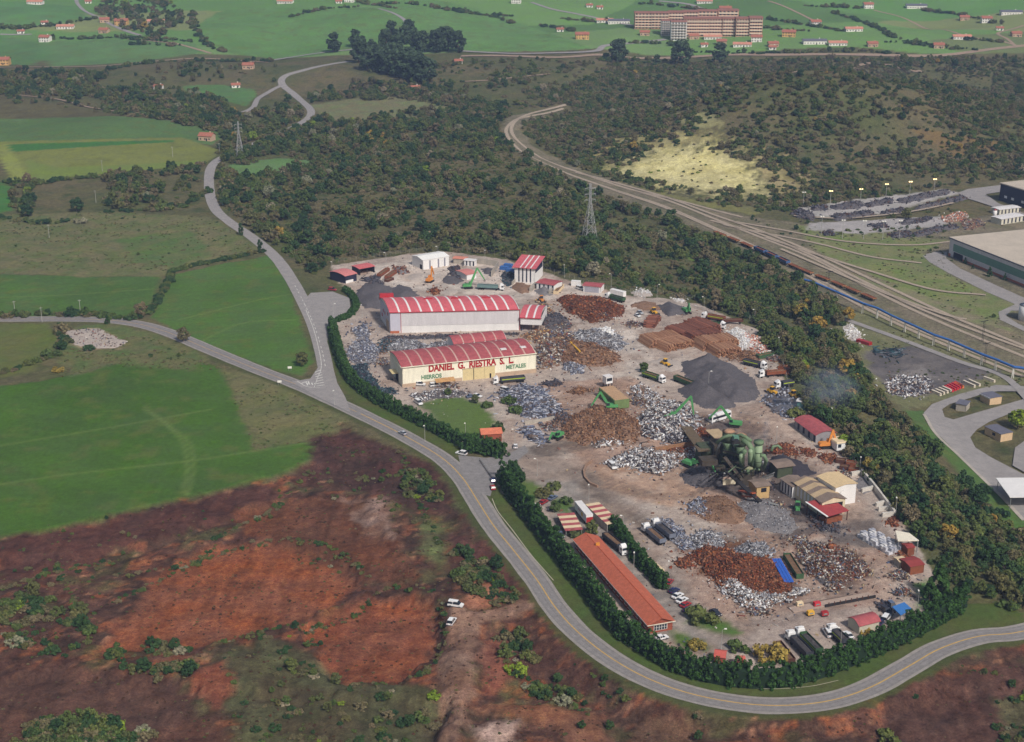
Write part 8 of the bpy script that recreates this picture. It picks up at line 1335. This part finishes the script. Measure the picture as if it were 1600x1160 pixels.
for i, pg in enumerate([[(1268, 326), (1290, 322), (1292, 328), (1272, 330)], [(1300, 324), (1330, 318), (1346, 318), (1340, 326), (1306, 328)], [(1352, 320), (1392, 312), (1394, 318), (1358, 324)], [(1404, 312), (1478, 298), (1480, 304), (1412, 318)], [(1238, 332), (1252, 330), (1272, 338), (1268, 344), (1246, 338)], [(1300, 338), (1360, 332), (1364, 338), (1308, 344)], [(1378, 332), (1410, 326), (1412, 332), (1384, 336)], [(1432, 326), (1500, 308), (1506, 312), (1440, 328)], [(1286, 364), (1300, 362), (1302, 368), (1288, 369)], [(1364, 352), (1384, 350), (1384, 356), (1366, 357)], [(1408, 348), (1450, 340), (1452, 346), (1412, 352)], [(1392, 366), (1422, 362), (1424, 370), (1394, 372)], [(1430, 364), (1492, 352), (1494, 358), (1434, 370)]]):
    heap(['short dark scrap row first under the lit masts', 'rusty dark scrap row second under the lit masts', 'dark scrap row third under the lit masts', 'longest dark scrap row under the lit masts', 'rusty scrap pile at the left tip of the upper siding', 'long dark scrap row along the lower edge of the upper siding', 'short dark scrap row left of the round siding tree', 'dark scrap row running to the estate road', 'small dark scrap pile at the left of the lower siding', 'small dark scrap pile on the back edge of the lower siding', 'dark scrap row right of the round siding tree', 'dark scrap pile between the plain masts', 'long dark scrap row at the right of the lower siding'][i], pg, 2.4, 'dark', 'dark', 110, 2.0, 90 + i, grp='dark scrap rows on the far siding', edge=3, name='scrap_row')
# baled metal: each bale a piece of its stack
bale_m = [mat('bale_a', (196, 196, 204), 0.6, 0.35, 1.2, bump=0.4), mat('bale_b', (168, 170, 182), 0.6, 0.35, 1.2, bump=0.4), mat('bale_c', (214, 212, 214), 0.6, 0.35, 1.2, bump=0.4)]
bs = empty('bale_stack', P(1375, 850), R(-62), 'stack of silvery metal bales beside the white canopy', 'bale stack'); bmesh_ = [MB().box(0, 1.5, 0, 1.1, 0, 1.0, 0.08) for _ in range(3)]; bo = [None] * 3
for i in range(10):
    for j in range(6):
        for k in range(2 if (i + j) % 3 else 1):
            t_ = (i * 7 + j * 3 + k) % 3
            if bo[t_] is None: bo[t_] = bmesh_[t_].build('bale', bale_m[t_], bs); q = bo[t_]
            else: q = bo[t_].copy(); C.objects.link(q)
            q.location = (i * 1.62 - 8 + random.random() * 0.2, j * 1.2 - 3.6 + random.random() * .2, k * 1.02); q.rotation_euler = (0, 0, (random.random() - .5) * 0.25)
# bundles of rusty bars
bar_c = {'tan': chips('bar_tan', [(176, 130, 100), (160, 116, 88), (188, 146, 116), (146, 104, 80), (168, 124, 98)]), 'red': chips('bar_red', [(142, 88, 68), (126, 78, 62), (154, 98, 78), (112, 70, 58), (136, 90, 74)])}
def bar_stack(label, c, lay, rz):
    """c: four ground corners; bars run along the first side"""
    g = GP(c); a, b, d = g[0], g[1], g[3]; L = float(np.linalg.norm((b - a)[:2])); Wd = float(np.linalg.norm((d - a)[:2])); r = 0.28; o = empty('bar_stack', (a[0], a[1], H(a[0], a[1])), heading(a, b), label, 'stack', 'stacks of rusty steel bars')
    dv = (d - a)[:2]; hv = (b - a)[:2] / L; sgn = 1 if hv[0] * dv[1] - hv[1] * dv[0] > 0 else -1; bb = MB(); nb = int(Wd / (2 * r))
    for k in range(lay):
        for j in range(nb - k):
            y = sgn * (r + (j + k * 0.5) * 2 * r); z = r + k * r * 1.75; e = random.random() * 2.0; bb.tube([(e, y, z), (L - random.random() * 2.0, y + (random.random() - .5) * 0.15, z)], r * (0.85 + .2 * random.random()), 6)
    q = bb.build('bars', bar_c[rz], o); q['kind'] = 'stuff'
for lb, c, lay, m in [('tan steel bar stack nearest the drive on the left', [(995, 538), (1026, 514), (1030, 522), (1000, 546)], 1, 'tan')][:0] + [
    ('tan steel bar stack at the left end of the store', [(994, 532), (1016, 546), (1028, 524), (1004, 512)], 5, 'tan'), ('tan-orange steel bar stack in front by the drive', [(1014, 540), (1042, 552), (1058, 534), (1026, 522)], 5, 'tan'), ('dark red steel bar stack at the back left', [(1003, 512), (1024, 514), (1034, 500), (1012, 498)], 4, 'red'), ('big red-brown steel bar stack in the middle of the store', [(1032, 522), (1060, 534), (1084, 510), (1050, 496)], 6, 'red'), ('red-brown steel bar stack at the back of the store', [(1062, 512), (1090, 520), (1102, 508), (1074, 500)], 5, 'red'), ('tan steel bar stack in the right half of the store', [(1078, 538), (1098, 550), (1122, 528), (1100, 518)], 6, 'tan'), ('red-brown steel bar stack behind the right one', [(1064, 530), (1078, 538), (1098, 518), (1084, 512)], 6, 'red'), ('rust stack at the right front corner of the store', [(1100, 548), (1120, 560), (1140, 546), (1118, 534)], 5, 'tan'), ('low red bar stack at the right end of the store', [(1108, 536), (1120, 542), (1130, 532), (1118, 528)], 4, 'red')]: lay += 2; bar_stack(lb, c, lay, m)
# beams on the hardstanding
def beam_row(px, py, dx, dy, n, col_, lb, L=9.0, step=(4.4, -2.2), grp='beams laid out on the hardstanding'):
    for i in range(n):
        p, q = P(px + i * step[0], py + i * step[1]), P(px + dx + i * step[0], py + dy + i * step[1]); o = empty('concrete_beam' if col_ is not PT['red'] else 'steel_beam', p, heading(p, q), lb, 'beam', grp + ', ' + lb.split()[0]); L = (q - p).length
        MB().extrude([(0, 0), (L, 0), (L, 0.5), (0, 0.5)], -0.55, 0.55).build('lower_flange', col_, o); MB().box(0, L, -0.3, 0.3, 0.5, 1.0).build('web', col_, o); MB().box(0, L, -0.5, 0.5, 1.0, 1.25).build('upper_flange', col_, o)
pale_b = mat('pale_beam', (214, 202, 186), 0.8, 0.12); beam_row(1456, 613, 14, 6, 4, pale_b, 'pale concrete beam in the row beside the red beams', step=(5.4, -2.0)); red_b = mat('red_beam', (196, 52, 62), 0.6, 0.1); beam_row(1476, 606, 13, 7, 5, red_b, 'red painted beam in the row on the hardstanding', step=(3.8, -1.6)); beam_row(1491, 601, 14, 6, 1, mat('orange_beam', (214, 120, 66), 0.6, 0.1), 'orange painted beam at the end of the red row'); beam_row(1505, 598, 18, 8, 2, pale_b, 'white concrete beam in the pair right of the orange beam', step=(8, -2)); beam_row(1537, 592, 17, 6, 1, pale_b, 'white concrete beam lying alone by the pipe bridge')
trailer((1340, 534), (1360, 540), 'bright red skip on the estate side of the bank', PT['red'], 1.4, axle=False, name='skip', cat='skip')
ts = empty('tarpaulin_stack', P(1228, 917), 0, 'long stack of blue corrugated sheets on the rust heap', 'sheet stack'); p, q = P(1232, 917), P(1212, 884); ts.location = p; ts.rotation_euler = (0, 0, heading(p, q)); L = (q - p).length; bs_ = mat('blue_sheet', (58, 104, 196), 0.55, 0.12, 0.8)
for k in range(6): MB().hexa([(0, -1.6 + k * 0.54, 1.5 + 0.1 * (k % 2)), (L, -1.5 + k * 0.5, 2.0 + 0.1 * (k % 2)), (L, -1.02 + k * 0.5, 2.0 + 0.1 * (k % 2)), (0, -1.08 + k * 0.54, 1.5 + 0.1 * (k % 2))], [(0, -1.55 + k * 0.54, 2.0 + .1 * (k % 2)), (L, -1.45 + k * 0.5, 2.6 + .1 * (k % 2)), (L, -1.07 + k * 0.5, 2.6 + .1 * (k % 2)), (0, -1.13 + k * 0.54, 2.0 + .1 * (k % 2))]).build('sheet', bs_, ts)
MB().box(0.5, L - 0.5, -1.4, 1.4, -0.2, 1.5).build('packing', rust_d, ts)
yb = empty('yellow_beam', P(890, 545), 0, 'yellow steel beam sticking out of the brown scrap', 'beam'); p, q = P(891, 543), P(906, 558); yb.location = p; yb.rotation_euler = (0, 0, heading(p, q)); MB().box(0, (q - p).length, -0.35, 0.35, 2.2, 2.9).build('beam', xy, yb); MB().tube([(0.5, 0, 0), (0.5, 0, 2.2)], 0.2, 6).build('stub', xy, yb)
# low curved kerb wall of the round bay, pit wall
wall_run('bay_kerb', 'curved low concrete kerb of the round scrap bay', [(925, 721), (916, 728), (912, 738), (914, 748), (922, 757), (934, 762)], 0.9, 0.7, mat('kerb_brown', (150, 122, 104), 0.9, 0.2)); wall_run('push_wall', 'rust-stained concrete push wall before the black and white heap', [(1022, 708), (1052, 703), (1092, 696)], 2.2, 0.5, mat('rusty_concrete', (150, 112, 84), 0.9, 0.3, 0.6)); wall_run('pipe_store_wall', 'pale concrete wall in front of the pipe store', [(820, 664), (846, 660), (866, 656)], 1.6, 0.5, concrete)
# red machinery and cone beside the weighbridge
for px, py, m, lb in [(1276, 948, red_b, 'red weighing cabinet beside the weighbridge'), (1288, 963, PT['red'], 'bright red skip lid at the weighbridge edge'), (1266, 962, xy, 'yellow pump on wheels by the weighbridge'), (1249, 948, crm, 'cream notice board near the weighbridge')]:
    o = empty('weighing_cabinet' if m is red_b else 'machine_box', P(px, py), 0.3, lb, 'machine'); MB().box(-1.1, 1.1, -0.7, 0.7, 0.5, 1.7, 0.1).build('casing', m, o); MB().box(-0.9, 0.9, -0.5, 0.5, 0.0, 0.5).build('plinth', black_m, o); MB().box(-0.6, 0.6, -0.74, -0.68, 0.8, 1.3).build('panel', steel_g, o)
for i, (cx, cy, rx, ry, h_, b_, c_, lb) in enumerate([(560, 545, 12, 6, 1.4, 'grey', 'grey', 'by the left hedge'), (598, 566, 10, 5, 1.0, 'brown', 'mixed', 'at the left gable of the signed warehouse'), (604, 612, 14, 4, 0.9, 'dark', 'teal', 'behind the hedge below the signed warehouse'), (700, 604, 12, 3, 0.8, 'brown', 'mixed', 'under the rusty lean-to'), (862, 600, 14, 5, 1.0, 'brown', 'dark', 'right of the striped lorry'), (905, 612, 16, 5, 0.9, 'brown', 'brown', 'in the dusty middle yard'), (858, 668, 12, 5, 1.0, 'dark', 'mixed', 'by the pipe store wall'), (1004, 628, 14, 7, 1.2, 'brown', 'mixed', 'beside the green press'), (1062, 706, 20, 6, 1.2, 'brown', 'rust', 'in front of the push wall'), (1096, 676, 12, 7, 1.6, 'rust', 'rust', 'under the feed chute'), (1120, 700, 14, 8, 1.6, 'dark', 'dark', 'at the foot of the shredder'), (1196, 760, 14, 6, 1.2, 'dark', 'dark', 'between the shredder and the picking cabin'), (1210, 790, 16, 6, 1.0, 'dark', 'mixed', 'below the picking cabin'), (1262, 708, 10, 5, 0.9, 'brown', 'rust', 'by the long red-roofed shed'), (1296, 716, 14, 6, 1.2, 'rust', 'rust', 'beside the white crane house'), (1322, 742, 10, 5, 1.0, 'brown', 'mixed', 'by the bunker entrance'), (1296, 826, 18, 6, 1.0, 'dark', 'dark', 'under the red canopy'), (1210, 560, 12, 6, 1.2, 'brown', 'mixed', 'at the bank behind the lorries'), (1226, 578, 10, 5, 1.2, 'brown', 'rust', 'above the short dark lorry'), (1232, 648, 14, 6, 1.0, 'dark', 'blue', 'under the thin smoke'), (1146, 556, 12, 5, 0.9, 'brown', 'brown', 'right of the steel bars'), (990, 508, 12, 5, 0.8, 'brown', 'mixed', 'left of the steel bars'), (880, 510, 14, 5, 1.2, 'dark', 'mixed', 'right of the black ash'), (1406, 900, 12, 8, 1.0, 'brown', 'mixed', 'left of the dark red shed'), (1410, 928, 12, 8, 0.8, 'grey', 'mixed', 'on the grass above the blue canopy'), (1246, 846, 16, 6, 1.0, 'brown', 'mixed', 'behind the green skip'), (1070, 880, 12, 8, 0.9, 'brown', 'rust', 'at the left tip of the rust heap'), (1180, 958, 18, 5, 0.6, 'brown', 'mixed', 'below the silver front scrap'), (806, 620, 10, 4, 1.0, 'dark', 'blue', 'at the head of the pipe store'), (770, 470, 14, 4, 0.8, 'pale', 'mixed', 'behind the grey warehouse roof')]):
    heap('small scrap cluster ' + lb, E(cx, cy, rx, ry), h_, b_, c_, 130, 1.3, 300 + i, grp='small scrap clusters about the yard', edge=4, name='scrap_cluster', long=0.35)
# scraps and litter strewn over the open yard
lit = heap('small scraps strewn over the bare yard ground', YARD, 0.0, 'brown', None, 0, 1, 200, name='yard_litter', cat='litter', grp=None, cell=6.0)
for o in list(lit.children): bpy.data.objects.remove(o)
pwx = poly_world(YARD); n = 5200; r = np.random.default_rng(3); lo, hi = pwx.min(0), pwx.max(0); x = lo[0] + r.random(n) * (hi[0] - lo[0]); y = lo[1] + r.random(n) * (hi[1] - lo[1]); k_ = inside(pwx, x, y) & (fbm(x / 16, y / 16, 2) + r.random(n) * 0.5 > 0.72); x, y = x[k_], y[k_]; bb = MB()
for i in range(len(x)): s_ = 0.12 + 0.45 * r.random() ** 3; bb.box(x[i] - s_ - lit.location.x, x[i] + s_ - lit.location.x, y[i] - s_ * .5 - lit.location.y, y[i] + s_ * .5 - lit.location.y, H(x[i], y[i]) - lit.location.z, H(x[i], y[i]) - lit.location.z + 0.12 + s_ * .5, 0.02, r.random() * 3.1)
o = bb.build('litter_pieces', CH['mixed'], lit); o['kind'] = 'stuff'; lit['kind'] = 'stuff'
# ------------------------------------------------------------------ smoke drifting off the bank
def smoke(name, label, px, py, dz, size, dens):
    v = Vector(G(px, py, dz)[0]); v.z = H(v.x, v.y) + dz; me = MB(); n = 12; vs = []; fs = []
    for i in range(n + 1):
        for j in range(16): a = math.pi * i / n; w = 2 * math.pi * j / 16; vs.append((math.sin(a) * math.cos(w) * size[0], math.sin(a) * math.sin(w) * size[1], math.cos(a) * size[2]))
    fs = [(i * 16 + j, (i + 1) * 16 + j, (i + 1) * 16 + (j + 1) % 16, i * 16 + (j + 1) % 16) for i in range(n) for j in range(16)]
    o = me.add(vs, fs).build(name, None); o.location = v; tag(o, label, 'smoke', kind='stuff')
    m = bpy.data.materials.new(name); m.use_nodes = True; N, L = m.node_tree.nodes, m.node_tree.links; N.remove(N['Principled BSDF']); pv = N.new('ShaderNodeVolumePrincipled'); pv.inputs['Color'].default_value = (0.62, 0.75, 1.0, 1)
    tc = N.new('ShaderNodeTexCoord'); mp = N.new('ShaderNodeMapping'); mp.inputs['Scale'].default_value = (1 / size[0], 1 / size[1], 1 / size[2]); L.new(tc.outputs['Object'], mp.inputs[0]); ln = N.new('ShaderNodeVectorMath'); ln.operation = 'LENGTH'; L.new(mp.outputs[0], ln.inputs[0]); r = N.new('ShaderNodeMapRange'); r.inputs[1].default_value = 0.95; r.inputs[2].default_value = 0.1; r.inputs[3].default_value = 0; r.inputs[4].default_value = dens; L.new(ln.outputs[1], r.inputs[0])
    nz = N.new('ShaderNodeTexNoise'); nz.inputs['Scale'].default_value = 2.0; nz.inputs['Detail'].default_value = 3; L.new(mp.outputs[0], nz.inputs['Vector']); r2 = N.new('ShaderNodeMapRange'); r2.inputs[1].default_value = 0.35; r2.inputs[2].default_value = 0.65; L.new(nz.outputs[0], r2.inputs[0]); mu = N.new('ShaderNodeMath'); mu.operation = 'MULTIPLY'; L.new(r.outputs[0], mu.inputs[0]); L.new(r2.outputs[0], mu.inputs[1]); L.new(mu.outputs[0], pv.inputs['Density']); L.new(pv.outputs[0], N['Material Output'].inputs['Volume']); o.data.materials.clear(); o.data.materials.append(m)
smoke('smoke', 'blue smoke drifting over the wooded bank', 1296, 606, 11, (15, 15, 12), 0.06); smoke('smoke', 'thin smoke haze over the grey plates by the bank', 1230, 632, 3, (8, 8, 4), 0.06); smoke('smoke', 'thin wisp of smoke rising from the shredder stack', 1197, 668, 15, (2.0, 2.0, 6), 0.14)
# ------------------------------------------------------------------ the air
hz = MB().box(-3000, 3000, -60, 6200, -40, 420); ho = hz.build('haze', None); tag(ho, 'pale blue haze in the valley air', 'haze', kind='stuff')
hm_ = bpy.data.materials.new('haze'); hm_.use_nodes = True; nt = hm_.node_tree; nt.nodes.remove(nt.nodes['Principled BSDF'])
pv = nt.nodes.new('ShaderNodeVolumePrincipled'); pv.inputs['Color'].default_value = (0.44, 0.60, 1.0, 1); pv.inputs['Density'].default_value = 0.00012; pv.inputs['Anisotropy'].default_value = 0.0
nt.links.new(pv.outputs[0], nt.nodes['Material Output'].inputs['Volume']); ho.data.materials.clear(); ho.data.materials.append(hm_)
